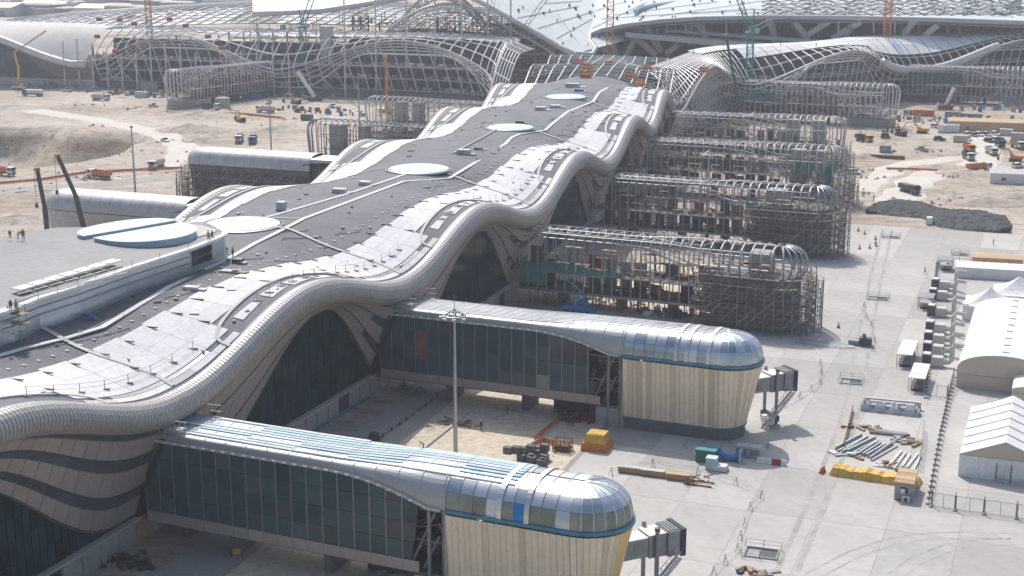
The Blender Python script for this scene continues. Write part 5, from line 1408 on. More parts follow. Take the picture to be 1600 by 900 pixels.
# ------------------------------------------------------------------ vehicles (local frame: x forwards)
def wheels(t, xs_, y, r, w=.35):
    for x in xs_:
        for s_ in (-1, 1):
            wh = part('wheel', MB().sweep([(x, s_ * y - w / 2, r), (x, s_ * y + w / 2, r)], r, 14), 'rubber', t, world=False)
            part('rim', MB().sweep([(x, s_ * (y + w / 2), r), (x, s_ * (y + w / 2 + .03), r)], r * .5, 10), 'steel_pale', wh, world=False)
def cab_parts(t, x0, x1, w, z0, z1, m_):
    pl = lambda n, mb, mm: part(n, mb, mm, t, world=False)
    prof = [(x0, z0), (x1 - .05, z0), (x1, z0 + .9), (x1 - .28, z1 - .15), (x1 - .5, z1), (x0, z1)]
    pl('cab', MB().xprism(prof, -w, w), m_)
    pl('windscreen', MB().slabquad((x1 - .02, -w * .9, z0 + 1.0), (x1 - .02, w * .9, z0 + 1.0), (x1 - .26, w * .86, z1 - .25), (x1 - .26, -w * .86, z1 - .25), (1, 0, .1), .03), 'glass_dark')
    for s_ in (-1, 1):
        pl('side_window', MB().box(x0 + .5, x1 - .45, s_ * (w + .01) - .01, s_ * (w + .01) + .01, z0 + 1.05, z1 - .3), 'glass_dark')
        pl('headlight', MB().box(x1 - .02, x1 + .04, s_ * w * .75 - .2, s_ * w * .75 + .2, z0 + .15, z0 + .4), 'silver')
        pl('mirror', MB().box(x1 - .3, x1 - .2, s_ * (w + .25) - .12, s_ * (w + .25) + .12, z0 + 1.1, z0 + 1.7), 'black')
    pl('bumper', MB().box(x1 - .1, x1 + .1, -w, w, z0 - .35, z0 + .05), 'steel_dark')
    pl('grille', MB().box(x1 - .01, x1 + .035, -w * .5, w * .5, z0 + .3, z0 + .8), 'steel_dark')
def tipper(loc, rz, cab, bed, label, load=None, group='tipper trucks on the site'):
    t = thing('tipper_truck', label, 'truck', loc, rz, group); pl = lambda n, mb, mm: part(n, mb, mm, t, world=False)
    cab_parts(t, 2.2, 4.3, 1.2, 1.0, 3.1, cab)
    pl('chassis', MB().box(-4.2, 4.0, -.5, .5, .75, 1.1), 'steel_dark')
    b = MB(); b.hexa([(-4.4, -1.1, 1.2), (1.8, -1.1, 1.2), (1.8, 1.1, 1.2), (-4.4, 1.1, 1.2), (-4.7, -1.3, 1.3), (1.9, -1.3, 1.3), (1.9, 1.3, 1.3), (-4.7, 1.3, 1.3)]); pl('bed_floor', b, bed)
    for s_ in (-1, 1):
        w = pl('bed_side', MB().box(-4.7, 1.9, s_ * 1.25 - .05, s_ * 1.25 + .05, 1.3, 2.75), bed)
        for k in range(6): part('bed_rib', MB().box(-4.4 + k * 1.15, -4.25 + k * 1.15, s_ * 1.33 - .05, s_ * 1.33 + .05, 1.3, 2.75), bed, w, world=False)
    pl('bed_front', MB().box(1.85, 2.0, -1.25, 1.25, 1.3, 3.0), bed); pl('tailgate', MB().box(-4.75, -4.65, -1.22, 1.22, 1.3, 2.7), bed)
    if load: pl('load', MB().hexa([(-4.5, -1.18, 1.4), (1.7, -1.18, 1.4), (1.7, 1.18, 1.4), (-4.5, 1.18, 1.4), (-3.6, -.5, 2.9), (.8, -.5, 2.95), (.8, .5, 2.95), (-3.6, .5, 2.9)]), load)
    wheels(t, (3.2, -1.9, -3.3), 1.08, .52); return t
def tanker(loc, rz, label):
    t = thing('tanker_truck', label, 'truck', loc, rz); pl = lambda n, mb, mm: part(n, mb, mm, t, world=False)
    cab_parts(t, 3.4, 5.4, 1.2, 1.0, 3.1, 'blue'); pl('chassis', MB().box(-5, 5, -.5, .5, .75, 1.1), 'steel_dark')
    pl('tank', MB().sweep([(-5.2, 0, 2.2), (-5.0, 0, 2.2), (3.0, 0, 2.2), (3.2, 0, 2.2)], 1.15, 16), 'white_paint')
    for x in (-3, 0, 2): pl('tank_band', MB().sweep([(x, 0, 2.2), (x + .15, 0, 2.2)], 1.18, 16), 'steel_pale')
    pl('manhole', MB().lathe([(.4, 3.3), (.4, 3.5)], (-1, 0, 0), 10), 'steel_grey'); wheels(t, (4.3, -2.6, -4.0), 1.08, .52); return t
def car(loc, rz, m_, label, pickup=False, group='cars and pickups parked on the site'):
    t = thing('pickup_car' if pickup else 'parked_car', label, 'pickup' if pickup else 'car', loc, rz, group); pl = lambda n, mb, mm: part(n, mb, mm, t, world=False)
    body = [(-2.4, .45), (2.35, .45), (2.45, .7), (2.35, .95), (1.2, 1.08), (-2.35, 1.1), (-2.45, .8)]
    pl('body', MB().xprism(body, -.9, .9), m_)
    x0, x1 = (-.5, 1.25) if pickup else (-2.0, 1.3)
    hx = MB().hexa([(x0 - .1, -.86, 1.07), (x1, -.86, 1.07), (x1, .86, 1.07), (x0 - .1, .86, 1.07), (x0 + .15, -.74, 1.74), (x1 - .75, -.74, 1.74), (x1 - .75, .74, 1.74), (x0 + .15, .74, 1.74)]); pl('cabin_glass', hx, 'glass_dark')
    pl('cabin_roof', MB().box(x0 + .1, x1 - .7, -.76, .76, 1.742, 1.82), m_)
    for s_ in (-1, 1):
        for xx in (x0 + .7, x0 + .05): pl('pillar', MB().beam((xx, s_ * .86, 1.08), (xx + .1, s_ * .77, 1.76), .1), m_)
        pl('headlight', MB().box(2.36, 2.44, s_ * .65 - .15, s_ * .65 + .15, .72, .9), 'silver')
        pl('tail_light', MB().box(-2.47, -2.38, s_ * .75 - .1, s_ * .75 + .1, .75, 1.0), 'red')
    if pickup: pl('load_bed', MB().box(-2.25, -.75, -.72, .72, 1.101, 1.13), 'black')
    wheels(t, (1.5, -1.5), .8, .36, .24); return t
def excavator(loc, rz, m_, label, reach=1.0, group='excavators and loaders'):
    t = thing('excavator', label, 'excavator', loc, rz, group); pl = lambda n, mb, mm: part(n, mb, mm, t, world=False)
    for s_ in (-1, 1):
        tr = [(-2, .1), (1.9, .1), (2.2, .5), (1.9, .95), (-2, .95), (-2.3, .5)]; pl('track', MB().xprism(tr, s_ * 1.2 - .3, s_ * 1.2 + .3), 'steel_dark')
    pl('undercarriage', MB().box(-.9, .9, -1, 1, .4, 1.0), 'steel_dark'); pl('engine_house', MB().box(-2.4, .3, -1.3, 1.3, 1.05, 2.1), m_)
    pl('counterweight', MB().box(-2.8, -2.4, -1.2, 1.2, 1.1, 1.9), 'steel_dark'); c = pl('cab', MB().box(.3, 1.7, .2, 1.3, 1.05, 2.7), m_)
    part('window', MB().box(1.7, 1.73, .3, 1.2, 1.7, 2.6), 'glass_dark', c, world=False); part('window', MB().box(.5, 1.6, .17, .2, 1.7, 2.6), 'glass_dark', c, world=False)
    pl('boom', MB().sweep([(.6, -.4, 1.6), (2.6 * reach, -.4, 4.4), (4.8 * reach, -.4, 4.2)], .32, 6, .22), m_)
    pl('arm', MB().beam((4.7 * reach, -.4, 4.3), (5.8 * reach, -.4, 1.4), .35), m_)
    pl('bucket', MB().xprism([(5.3 * reach, .3), (6.2 * reach, .2), (6.3 * reach, 1.3), (5.7 * reach, 1.5)], -.9, .1), 'steel_dark')
    pl('ram', MB().tube((1.5, -.4, 1.5), (2.4 * reach, -.4, 3.7), .1, 6), 'silver'); return t
def container(px, py, rz, m_, label, ln=6.0, wd=2.45, h=2.6, group='containers on the site', roof=None):
    t = thing('site_container', label, 'container', G(px, py), rz, group); pl = lambda n, mb, mm: part(n, mb, mm, t, world=False)
    pl('body', MB().box(-ln / 2, ln / 2, -wd / 2, wd / 2, .1, h), m_); pl('roof', MB().box(-ln / 2 - .04, ln / 2 + .04, -wd / 2 - .04, wd / 2 + .04, h, h + .08), roof or m_)
    for k in range(int(ln / .6)): pl('corrugation', MB().box(-ln / 2 + .2 + k * .6, -ln / 2 + .45 + k * .6, -wd / 2 - .05, -wd / 2, .2, h - .1), m_)
    pl('door', MB().box(ln / 2, ln / 2 + .05, -wd / 2 + .1, wd / 2 - .1, .2, h - .15), 'steel_grey'); pl('skid', MB().box(-ln / 2, ln / 2, -wd / 2 + .2, wd / 2 - .2, 0, .1), 'steel_dark'); return t
tanker(G(52, 150), AB + math.pi + .15, 'blue cabbed tanker with long white tank on the left sand')
tipper(G(158, 157), AB + .05, 'white_paint', 'panel_offwhite', 'white tipper truck right of the blue tanker')
car(G(104, 143), AB + math.pi, 'white_paint', 'white pickup between the blue tanker and the white tipper', True)
tipper(G(6, 274), AB - .05, 'white_paint', 'orange', 'orange bedded truck with white cab cut by the left edge')
tipper(G(155, 279), AB + math.pi - .1, 'white_paint', 'orange', 'orange bedded tipper in front of the pit')
tipper(G(245, 263), -1.75, 'white_paint', 'panel_offwhite', 'white tipper coming up the dusty track', 'rubble')
tipper(G(374, 222), -1.5, 'white_paint', 'panel_offwhite', 'white truck beside the blue truck behind the left pod'); tipper(G(395, 224), -1.5, 'blue', 'blue', 'blue tipper truck behind the left pod')
car(G(258, 222), -.9, 'white_paint', 'white pickup raising dust on the track', True)
car(G(240, 167), AB, 'panel_offwhite', 'pale pickup above the pit, left of a row of three', True); car(G(268, 170), AB, 'white_paint', 'white van like car above the pit, middle of a row of three'); car(G(297, 167), AB + .1, 'white_paint', 'white pickup above the pit, right of a row of three', True)
excavator(G(376, 190), 2.2, 'yellow', 'yellow excavator on the rim behind the two trucks'); excavator(G(462, 162), 2.6, 'orange', 'orange excavator by the green skip behind the pier', 1.3)
container(165, 136, AB + .05, 'teal', 'teal container behind the white tipper', 12); container(140, 135, AB + .05, 'tan', 'tan container next to the teal one')
container(235, 142, AB, 'grey_paint', 'dark grey stacked cabin at the foot of the orange tower crane', 10, 3, 4.5); container(222, 152, AB, 'panel_offwhite', 'off white cabin in front of the dark cabin', 7); container(280, 165, AB, 'concrete_pale', 'pale container above the pit', 9)
container(322, 152, AB, 'grey_paint', 'grey cabin left of the round tank', 7); container(480, 188, AB, 'green', 'green container behind the bare left ribs', 5); container(395, 154, AB + .1, 'blue_tarp', 'blue sheeted container by the white bridge ribs', 9)
container(25, 128, AB, 'panel_offwhite', 'off white cabins in front of the dark glass at the far left', 22, 4, 5)
single('water_tank', MB().lathe([(3.4, 0), (3.4, 4.2), (3.2, 4.5), (.3, 5.0)], (0, 0, 0), 24), 'concrete', 'round grey water tank left of the bare pod behind the pit', 'tank', G(348, 168))
# right field
tipper(G(1421, 302), -1.25, 'green_truck', 'green_truck', 'grey green tipper alone on the sand above the gravel', 'rubble')
tipper(G(1514, 237), -1.6, 'orange', 'orange', 'orange truck on the white track at the right'); tipper(G(1513, 250), -1.6, 'white_paint', 'steel_dark', 'dark bedded truck with white cab in front of the orange truck')
tipper(G(1549, 242), -1.6, 'white_paint', 'panel_offwhite', 'white truck right of the orange truck'); tipper(G(1562, 230), -1.7, 'cloth_navy', 'steel_dark', 'dark truck behind the white truck')
excavator(G(1586, 252), 2.8, 'orange', 'orange loader at the right edge above the white shed'); excavator(G(1440, 208), 2.9, 'yellow', 'yellow long armed excavator by the white tanks', 1.3)
excavator(G(1407, 212), 2.0, 'steel_dark', 'dark excavator at the nose of the seventh bridge'); excavator(G(1383, 215), 1.2, 'steel_dark', 'small dark machine beside the seventh bridge plinth', .7)
cs_ = ['white_paint', 'steel_grey', 'white_paint', 'white_paint', 'steel_dark', 'white_paint', 'cloth_navy', 'steel_pale', 'white_paint']
cl_ = ['white car at the upper left of the parked group', 'grey car second in the upper row of the parked group', 'white car in the middle of the parked group', 'white car at the upper right of the parked group', 'black car at the lower right of the parked group', 'white car at the lower left of the parked group', 'navy car in the lower row of the parked group', 'silver car behind the navy one in the parked group', 'white car in the lower row beside the black car']
cpx = [(1512, 213), (1521, 214), (1530, 213), (1554, 212), (1564, 222), (1511, 220), (1545, 223), (1541, 213), (1555, 221)]
for (q, m_, l_) in zip(cpx, cs_, cl_): car(G(*q), -1.3, m_, l_)
car(G(1468, 220), AB + .1, 'cloth_navy', 'dark car alone on the sand left of the parked group'); car(G(1334, 272), AB, 'white_paint', 'white car partly behind the fifth pod')
single('steel_pipe', MB().sweep([(-6, 0, .7), (6, 0, .7)], .7, 12), 'rust', 'long rusty pipe lying on the right sand field', 'pipe', G(1387, 248), AB); container(1383, 238, AB, 'grey_paint', 'small grey container behind the rusty pipe', 4)
container(1443, 181, AB, 'orange', 'orange container by the far excavators', 9); container(1489, 184, AB, 'grey_paint', 'grey container right of the orange one', 7); container(1518, 187, AB, 'steel_grey', 'long dark container right of the grey one', 9)
container(1500, 222, AB, 'panel_offwhite', 'off white cabin left of the parked cars', 5); container(1572, 212, AB, 'panel_offwhite', 'pale cabin right of the parked cars', 5); container(1592, 218, AB, 'steel_pale', 'grey cabin at the right edge by the parked cars', 6)
for k, x in enumerate((1471, 1482, 1493)):
    t = thing('water_tank', ('left', 'middle', 'right')[k] + ' one of three white cube tanks on the sand', 'tank', G(x, 207), AB, 'white cube tanks'); 
    part('tank', MB().cbox((0, 0, 1.7), (2.6, 2.6, 3.0), 0, .96), 'white_paint', t, world=False); part('lid', MB().lathe([(.5, 3.2), (.5, 3.4)], (0, 0, 0), 10), 'grey_paint', t, world=False); part('stand', MB().box(-1.4, 1.4, -1.4, 1.4, 0, .2), 'steel_dark', t, world=False)
single('covered_stack', MB().cbox((0, 0, 1.5), (5, 4, 3), 0, .6), 'orange', 'orange covered heap right of the white cube tanks', 'covered stack', G(1507, 202), AB)
single('roller', MB().box(-1.2, 1.2, -.8, .8, .3, 2.0).sweep([(-1, -.9, .5), (-1, .9, .5)], .5, 12).sweep([(1, -.9, .5), (1, .9, .5)], .5, 12), 'white_paint', 'small white roller at the foot of the gravel heap', 'roller', P(1452, 350, 0), AD)
for px, py, rz_, c_, b_, l_ in ((330, 172, AB, 'white_paint', 'steel_dark', 'dark bedded truck behind the pit, near the round tank'), (415, 176, AB + 3.1, 'white_paint', 'panel_offwhite', 'white truck near the green container behind the pit'), (1350, 222, -1.2, 'yellow', 'steel_dark', 'yellow cabbed truck beside the sixth pod'), (1590, 232, -1.5, 'white_paint', 'tan', 'tan bedded truck at the right edge beside the parked cars'), (1530, 268, .3, 'white_paint', 'orange', 'orange bedded truck by the rubble bank on the right')): tipper(G(px, py), rz_, c_, b_, l_)
for px, py, m_, l_ in ((300, 160, 'white_paint', 'white car beside the pale container above the pit'), (420, 162, 'steel_grey', 'grey car before the white bridge ribs'), (520, 168, 'white_paint', 'white car behind the bare left pods'), (1462, 200, 'white_paint', 'white car left of the cube tanks'), (1590, 262, 'white_paint', 'white car above the white shed'), (1440, 236, 'steel_pale', 'silver car on the sand above the green tipper')): car(G(px, py), AB + px * .7, m_, l_, pickup=px % 4 == 0)
# boom lifts and mobile cranes
def boom_crane(base, segs, m_, label, cat='crane', lattice=False, w=.9, hook=True, base_m='yellow', group='mobile cranes and lifts'):
    t = thing('mobile_crane', label, cat, base, 0, group, world=True); b = Vector(base)
    part('carrier', MB().cbox(b + Vector((0, 0, 1.1)), (7, 2.6, 1.2), AB), base_m, t); part('cab', MB().cbox(b + Vector((1, .5, 2.3)), (2, 1.4, 1.4), AB), base_m, t)
    for k in (-2.4, -.8, .9, 2.5):
        for s_ in (-1, 1):
            c = b + OUT * k + DPI * (s_ * 1.2) + Vector((0, 0, .55)); part('wheel', MB().sweep([c - DPI * .25, c + DPI * .25], .55, 12), 'rubber', t)
    pts = [Vector(q) for q in segs]
    for i, (a, c) in enumerate(zip(pts[:-1], pts[1:])):
        mb = MB(); ww = w * (1 - .18 * i)
        if lattice:
            d = (c - a); n = max(3, int(d.length / 2)); x = d.cross(Vector((0, 1, 0))).normalized() * ww / 2; y = Vector((0, 1, 0)) * ww / 2
            for s1 in (-1, 1):
                for s2 in (-1, 1): mb.beam(a + x * s1 + y * s2, c + x * s1 + y * s2, .16)
            for j in range(n):
                p0, p1 = a.lerp(c, j / n), a.lerp(c, (j + 1) / n); s1 = 1 if j % 2 else -1
                mb.beam(p0 + x * s1 - y, p1 - x * s1 - y, .1); mb.beam(p0 + x * s1 + y, p1 - x * s1 + y, .1); mb.beam(p0 + x + y * s1, p1 + x - y * s1, .1)
        else: mb.beam(a, c, ww, ww)
        part('boom_section', mb, m_, t)
    if hook:
        p = pts[-1]; part('boom_head', MB().cbox(p, (1.4, .8, .9), .3), base_m, t); q = p + Vector((-.8, 0, -9)); part('hoist_rope', MB().beam(p + Vector((-.8, 0, 0)), q, .08), 'steel_dark', t); part('hook_block', MB().cbox(q, (.6, .5, 1.1)), 'steel_dark', t)
    return t
b1 = P(80, 425, 0); b2 = P(146, 425, 0)
boom_crane(b1, [b1 + Vector((0, 0, 2)), Q(70, 325, b1.y), Q(58, 264, b1.y)], 'steel_dark', 'dark telescopic crane boom, left of the pair behind the lantern', w=1.0)
boom_crane(b2, [b2 + Vector((0, 0, 2)), Q(118, 305, b2.y), Q(90, 243, b2.y)], 'steel_dark', 'dark telescopic crane boom, right of the pair behind the lantern', w=1.0)
b3 = G(1102, 226); boom_crane(b3, [b3 + Vector((0, 0, 2)), Q(1085, 180, b3.y), Q(1063, 146, b3.y)], 'red_dark', 'red telescopic lift reaching up to the lattice shell', 'boom lift', w=.9, hook=False, base_m='red')
b4 = G(1158, 196); boom_crane(b4, [b4 + Vector((0, 0, 2)), Q(1150, 140, b4.y), Q(1134, 54, b4.y)], 'steel_dark', 'dark crane boom leaning in front of the right shell', w=1.2)
b5 = G(604, 176); boom_crane(b5, [b5 + Vector((0, 0, 2)), Q(604, 130, b5.y), Q(603, 88, b5.y)], 'orange', 'orange crane boom upright before the bare left wing', w=1.3)
b6 = G(492, 158); boom_crane(b6, [b6 + Vector((0, 0, 2)), Q(465, 112, b6.y)], 'white_paint', 'white crane boom lowered at the foot of the left wing', w=1.6, hook=False, base_m='steel_dark')
b7 = G(1477, 171); boom_crane(b7, [b7 + Vector((0, 0, 2)), Q(1491, 137, b7.y)], 'white_paint', 'white boom of a red mobile crane beside the eighth bridge', w=1.3, hook=False, base_m='red')
b8 = G(30, 140); boom_crane(b8, [b8 + Vector((0, 0, 2)), Q(29, 105, b8.y), Q(22, 82, b8.y), Q(72, 48, b8.y)], 'yellow', 'yellow folding concrete pump arm before the glazed left wing', 'concrete pump', w=1.1, hook=False, base_m='white_paint')
b9 = G(904, 490); boom_crane(b9, [b9 + Vector((0, 0, 1.5)), Q(897, 474, b9.y), Q(908, 455, b9.y), Q(880, 433, b9.y)], 'blue_lift', 'blue boom lift on the sand behind the second bridge', 'boom lift', w=.6, hook=False, base_m='blue_lift')
b10 = G(1280, 300); boom_crane(b10, [b10 + Vector((0, 0, 1.5)), Q(1276, 280, b10.y), Q(1244, 257, b10.y)], 'blue_lift', 'blue boom lift reaching into the fifth pod', 'boom lift', w=.6, hook=False, base_m='blue_lift')
b11 = P(-20, 940, 0); boom_crane(b11, [b11 + Vector((-8, -3, 1.5)), P(-14, 860, 9), P(26, 905, 3)], 'yellow', 'yellow excavator arm cut by the lower left corner', 'crane', w=.8, hook=False)
def tower_crane(base, h, m_, label, jib=None, cw=None, w=2.0, jl=None, z_slew=None, group='tower cranes above the works'):
    t = thing('tower_crane', label, 'tower crane', base, 0, group, world=True); b = Vector(base)
    part('base_block', MB().cbox(b + Vector((0, 0, .6)), (6, 6, 1.2)), 'concrete', t)
    def lat(a, c, ww, name, rad=.16):
        mb = MB(); d = c - a; n = max(3, int(d.length / (ww * 1.1))); e = Vector((0, 1, 0)) if abs(d.normalized().y) < .9 else Vector((1, 0, 0))
        x = d.cross(e).normalized() * ww / 2; y = d.cross(x).normalized() * ww / 2
        for s1 in (-1, 1):
            for s2 in (-1, 1): mb.beam(a + x * s1 + y * s2, c + x * s1 + y * s2, rad * 2)
        for j in range(n):
            p0, p1 = a.lerp(c, j / n), a.lerp(c, (j + 1) / n); s1 = 1 if j % 2 else -1
            for s2 in (-1, 1): mb.beam(p0 + x * s1 + y * s2, p1 - x * s1 + y * s2, rad); mb.beam(p0 + y * s1 + x * s2, p1 - y * s1 + x * s2, rad)
            mb.beam(p1 - x - y, p1 + x - y, rad); mb.beam(p1 - x + y, p1 + x + y, rad)
        part(name, mb, m_, t)
    zs = z_slew or h; top = b + Vector((0, 0, zs)); lat(b + Vector((0, 0, 1.2)), top, w, 'mast')
    part('slew_ring', MB().lathe([(w * .8, -.3), (w * .9, .6), (w * .6, 1.2)], top, 12), m_, t); part('cab', MB().cbox(top + Vector((w, -w * .6, 1.2)), (1.6, 1.6, 2.0)), 'steel_pale', t)
    if jib is not None:
        lat(top + Vector((0, 0, 1)), Vector(jib), w * .7, 'jib', .13); lat(top + Vector((0, 0, 1)), top + Vector(cw), w * .7, 'counter_jib', .13)
        part('counterweight', MB().cbox(top + Vector(cw) + Vector((0, 0, -.5)), (2.5, 1.5, 2.6)), 'concrete', t)
        ap = top + Vector((cw[0] * .15, cw[1] * .15, 9)); part('a_frame', MB().beam(top, ap, .5), m_, t); part('stay', MB().beam(ap, Vector(jib), .1), 'steel_dark', t); part('stay', MB().beam(ap, top + Vector(cw), .1), 'steel_dark', t)
    return t
c1 = G(238, 128); tower_crane(c1, 70, 'orange', 'orange lattice tower crane on the left before the bare wing', jib=c1 + Vector((30, 20, 74)), cw=(-12, -6, 2), w=2.6)
c2 = G(476, 145); tower_crane(c2, 32, 'teal', 'teal tower crane among the bare left wing', jib=c2 + Vector((12, 8, 66)), cw=(-9, -4, 1), w=3.2)
c3 = P(950, 62, 0); c3 = Vector((46.5, 716.0, 0)); tower_crane(c3, 70, 'orange', 'pale orange tower crane in front of the central hall', jib=c3 + Vector((-28, 20, 80)), cw=(11, -4, 2), w=3.0)
c4 = G(1168, 182); tower_crane(c4, 36, 'teal', 'teal luffing tower crane beside the right shell', jib=c4 + Vector((-14, -2, 70)), cw=(8, 1, 5), w=2.6)
c5 = G(1380, 150); tower_crane(c5, 70, 'orange', 'orange lattice tower crane in front of the right arch', jib=c5 + Vector((30, 10, 76)), cw=(-12, 0, 2), w=3.0)
# ------------------------------------------------------------------ left side pods
def pod_clad(loc, rz, label, grid_wall):
    t = thing('clad_pod', label, 'boarding bridge building', loc, rz, 'grey clad bridges on the left of the pier'); pl = lambda n, mb, m, par=t, **k: part(n, mb, m, par, world=False, **k)
    XS = 24.0
    for i in range(12):
        x0 = XS + i * (XC - XS) / 12 + .03; x1 = XS + (i + 1) * (XC - XS) / 12 - .03
        pl('roof_panel', MB().grid([[rs2(x, a) for a in TH] for x in (x0, x1)]), 'steel_pale', smooth=True)
    for i in range(10):
        p0, p1 = -math.pi / 2 + math.pi * i / 10, -math.pi / 2 + math.pi * (i + 1) / 10 - .01
        pl('nose_panel', MB().grid([[nosep(p, R(q)) for q in range(0, 91, 10)] for p in (p0, (p0 + p1) / 2, p1)]), 'steel_pale', smooth=True)
    n = 40; tot = 2 * (XC - XS) + math.pi * 5.5
    def pr(tt, z):
        L_ = XC - XS; a = math.pi * 5.5; ins = .5 * (1 - z / 13.)
        if tt < L_: return (XS + tt, -5.5 + ins, z)
        if tt < L_ + a: q = -math.pi / 2 + (tt - L_) / 5.5; return (XC + (5.5 - ins * 3) * math.cos(q), (5.5 - ins * 3) * math.sin(q), z)
        return (XC - (tt - L_ - a), 5.5 - ins, z)
    for q in range(8):
        z0, z1 = 1.2 + q * 1.5, 1.2 + (q + 1) * 1.5 - .05
        pl('wall_course', MB().grid([[pr(tot * i / n, z0), pr(tot * i / n, z1)] for i in range(n + 1)]), 'steel_pale' if not grid_wall else ('concrete_dark' if q % 3 else 'steel_dark'))
    pl('base', MB().prism([pr(tot * i / n, 0)[:2] for i in range(n + 1)], 0, 1.2), 'concrete_dark')
    pl('seam', MB().sweep([(lambda p: (p[0], p[1] * 1.01, 13.2))(pr(tot * i / n, 13)) for i in range(n + 1)], .12, 4), 'steel_dark')
    for s_ in (-1, 1):
        for i in range(9):
            pl('pane' if i > 2 else 'open_bay', MB().box(XS - 20 + i * 2.2 + .05, XS - 20 + i * 2.2 + 2.1, s_ * 4.5 - .04, s_ * 4.5 + .04, 4, 14.5), 'glass_blue' if i < 6 else 'interior'); pl('mullion', MB().box(XS - 20 + i * 2.2 - .06, XS - 20 + i * 2.2 + .06, s_ * 4.6 - .1, s_ * 4.6 + .1, 3.6, 15.5), 'mullion')
    pl('link_roof', MB().grid([[rs(x, a) for a in TH] for x in (-4, 8, 18, XS)]), 'galvanised'); pl('floor', MB().box(-4, XS, -4.4, 4.4, 3.2, 3.8), 'concrete_dark')
    pts = [(x, 5.2 if rz > 1 else -5.2, lerp(13.2, 16, sm((XS + 10 - x) / 14))) for x in [XS - 6 + q for q in range(18)]]; pl('swoop_beam', MB().sweep(pts, .3, 6), 'steel_dark')
    for x in (4, 14): pl('pier_column', MB().box(x - .6, x + .6, -2.5, 2.5, 0, 3.3), 'concrete_dark')
    return t
def rs2(x, th): c, s = math.cos(th), math.sin(th); k = kx(60); return (x, -5.6 * math.copysign(abs(c) ** k, c), 13.2 + 4.5 * abs(s) ** k)
rzl = math.atan2(NIN.y, NIN.x)
def lloc(u): p = E(u) + NIN * (WID + .5); return Vector((p.x, p.y, 0))
pod_clad(lloc(2), rzl, 'smooth grey clad pod behind the two crane booms on the left', False).scale = (1.17, 1, 1)
pod_clad(lloc(3), rzl, 'grey clad pod with dark gridded lower wall behind the left eave', True).scale = (1.17, 1, 1)
sc_ = scaffold(lloc(3), rzl, 'scaffold around the grey clad pod behind the left eave', 11.5, random.Random(25), xa=27); sc_.scale = (1.17, 1, 1)
rl = random.Random(41)
skeleton(lloc(4), rzl, 'grey bare rib pod left of the pier, nearer of the two', 2.5, 'steel_grey', [(47, 5), (38, 3)], rl, net=None, group='bare frame bridges left of the pier')
skeleton(lloc(5), rzl, 'pale bare rib pod left of the pier, farther of the two', 2.5, 'steel_pale', [(44, 4), (37, 3)], rl, group='bare frame bridges left of the pier')

# ------------------------------------------------------------------ wings of the terminal as bare lattice shells
def cr_curve(pts, n=14):
    out = []; pts = [Vector((p[0], p[1], 0)) for p in pts]
    for i in range(len(pts) - 1):
        a, b = pts[max(i - 1, 0)], pts[i]; c, d = pts[i + 1], pts[min(i + 2, len(pts) - 1)]
        for k in range(n):
            t = k / n; out.append(.5 * ((2 * b) + (c - a) * t + (2 * a - 5 * b + 4 * c - d) * t * t + (3 * b - a - 3 * c + d) * t ** 3))
    out.append(pts[-1])
    s = [0.]
    for a, b in zip(out[:-1], out[1:]): s.append(s[-1] + (b - a).length)
    return out, s
class Wing:
    def __init__(w, pts, inw, peaks, zv, zp, depth=46, zc=29.5):
        w.c, w.s = cr_curve(pts); w.inw = Vector((inw[0], inw[1], 0)).normalized(); w.peaks = peaks; w.zv, w.zp, w.depth, w.zc = zv, zp, depth, zc; w.L = w.s[-1]
    def at(w, s):
        s = max(0, min(w.L, s)); i = 0
        import bisect
        i = min(max(bisect.bisect_right(w.s, s) - 1, 0), len(w.s) - 2); t = (s - w.s[i]) / (w.s[i + 1] - w.s[i]); return w.c[i].lerp(w.c[i + 1], t)
    def f(w, s):                                            # 0 in a valley, 1 on a crest
        best = 0.
        for (p, h) in w.peaks:
            d = abs(s - p) / h
            if d < 1: best = max(best, .5 + .5 * math.cos(math.pi * d))
        return best
    def ze(w, s): return lerp(w.zv, w.zp, w.f(s))
    def zo(w, s): return 4 + 17.5 * sm((w.f(s) - .12) / .75)
    def hull(w, s, v):
        p = w.at(s) + w.inw * (.4 + 6.5 * v ** .85); return Vector((p.x, p.y, lerp(w.ze(s) - .6, w.zo(s), v)))
    def base(w, s, lean=0.): p = w.at(s + lean) + w.inw * 7.6; return Vector((p.x, p.y, 3.8))
    def roof(w, s, q):
        p = w.at(s) + w.inw * q; k = max(0, 1 - q / 22.) ** 1.5; return Vector((p.x, p.y, w.zc + (w.ze(s) - w.zc) * k))
def ribs(t, wg, s0, s1, step, m_, rad, roofq=40, lean=4.0, rows=(0, .22, .45, .7, 1.0), roof_rows=(6, 13, 20, 28, 36), mull=True, cross=False):
    s = s0
    while s <= s1:
        pts = [wg.roof(s, q) for q in range(int(roofq), 0, -5)] + [wg.hull(s, v / 6.) for v in range(7)]
        part('rib', MB().sweep(pts, rad, 5), m_, t)
        if mull and wg.zo(s) > 4.8: part('mullion_post', MB().tube(pts[-1], wg.base(s, lean), rad * .9, 5), m_, t)
        s += step
    n = int((s1 - s0) / 3.5)
    for v in rows: part('hull_rail', MB().sweep([wg.hull(lerp(s0, s1, i / n), v) for i in range(n + 1)], rad * (1.3 if v in (0, 1.0) else .7), 5), m_, t)
    for q in roof_rows:
        if q < roofq: part('roof_purlin', MB().sweep([wg.roof(lerp(s0, s1, i / n), q) for i in range(n + 1)], rad * .75, 4), m_, t)
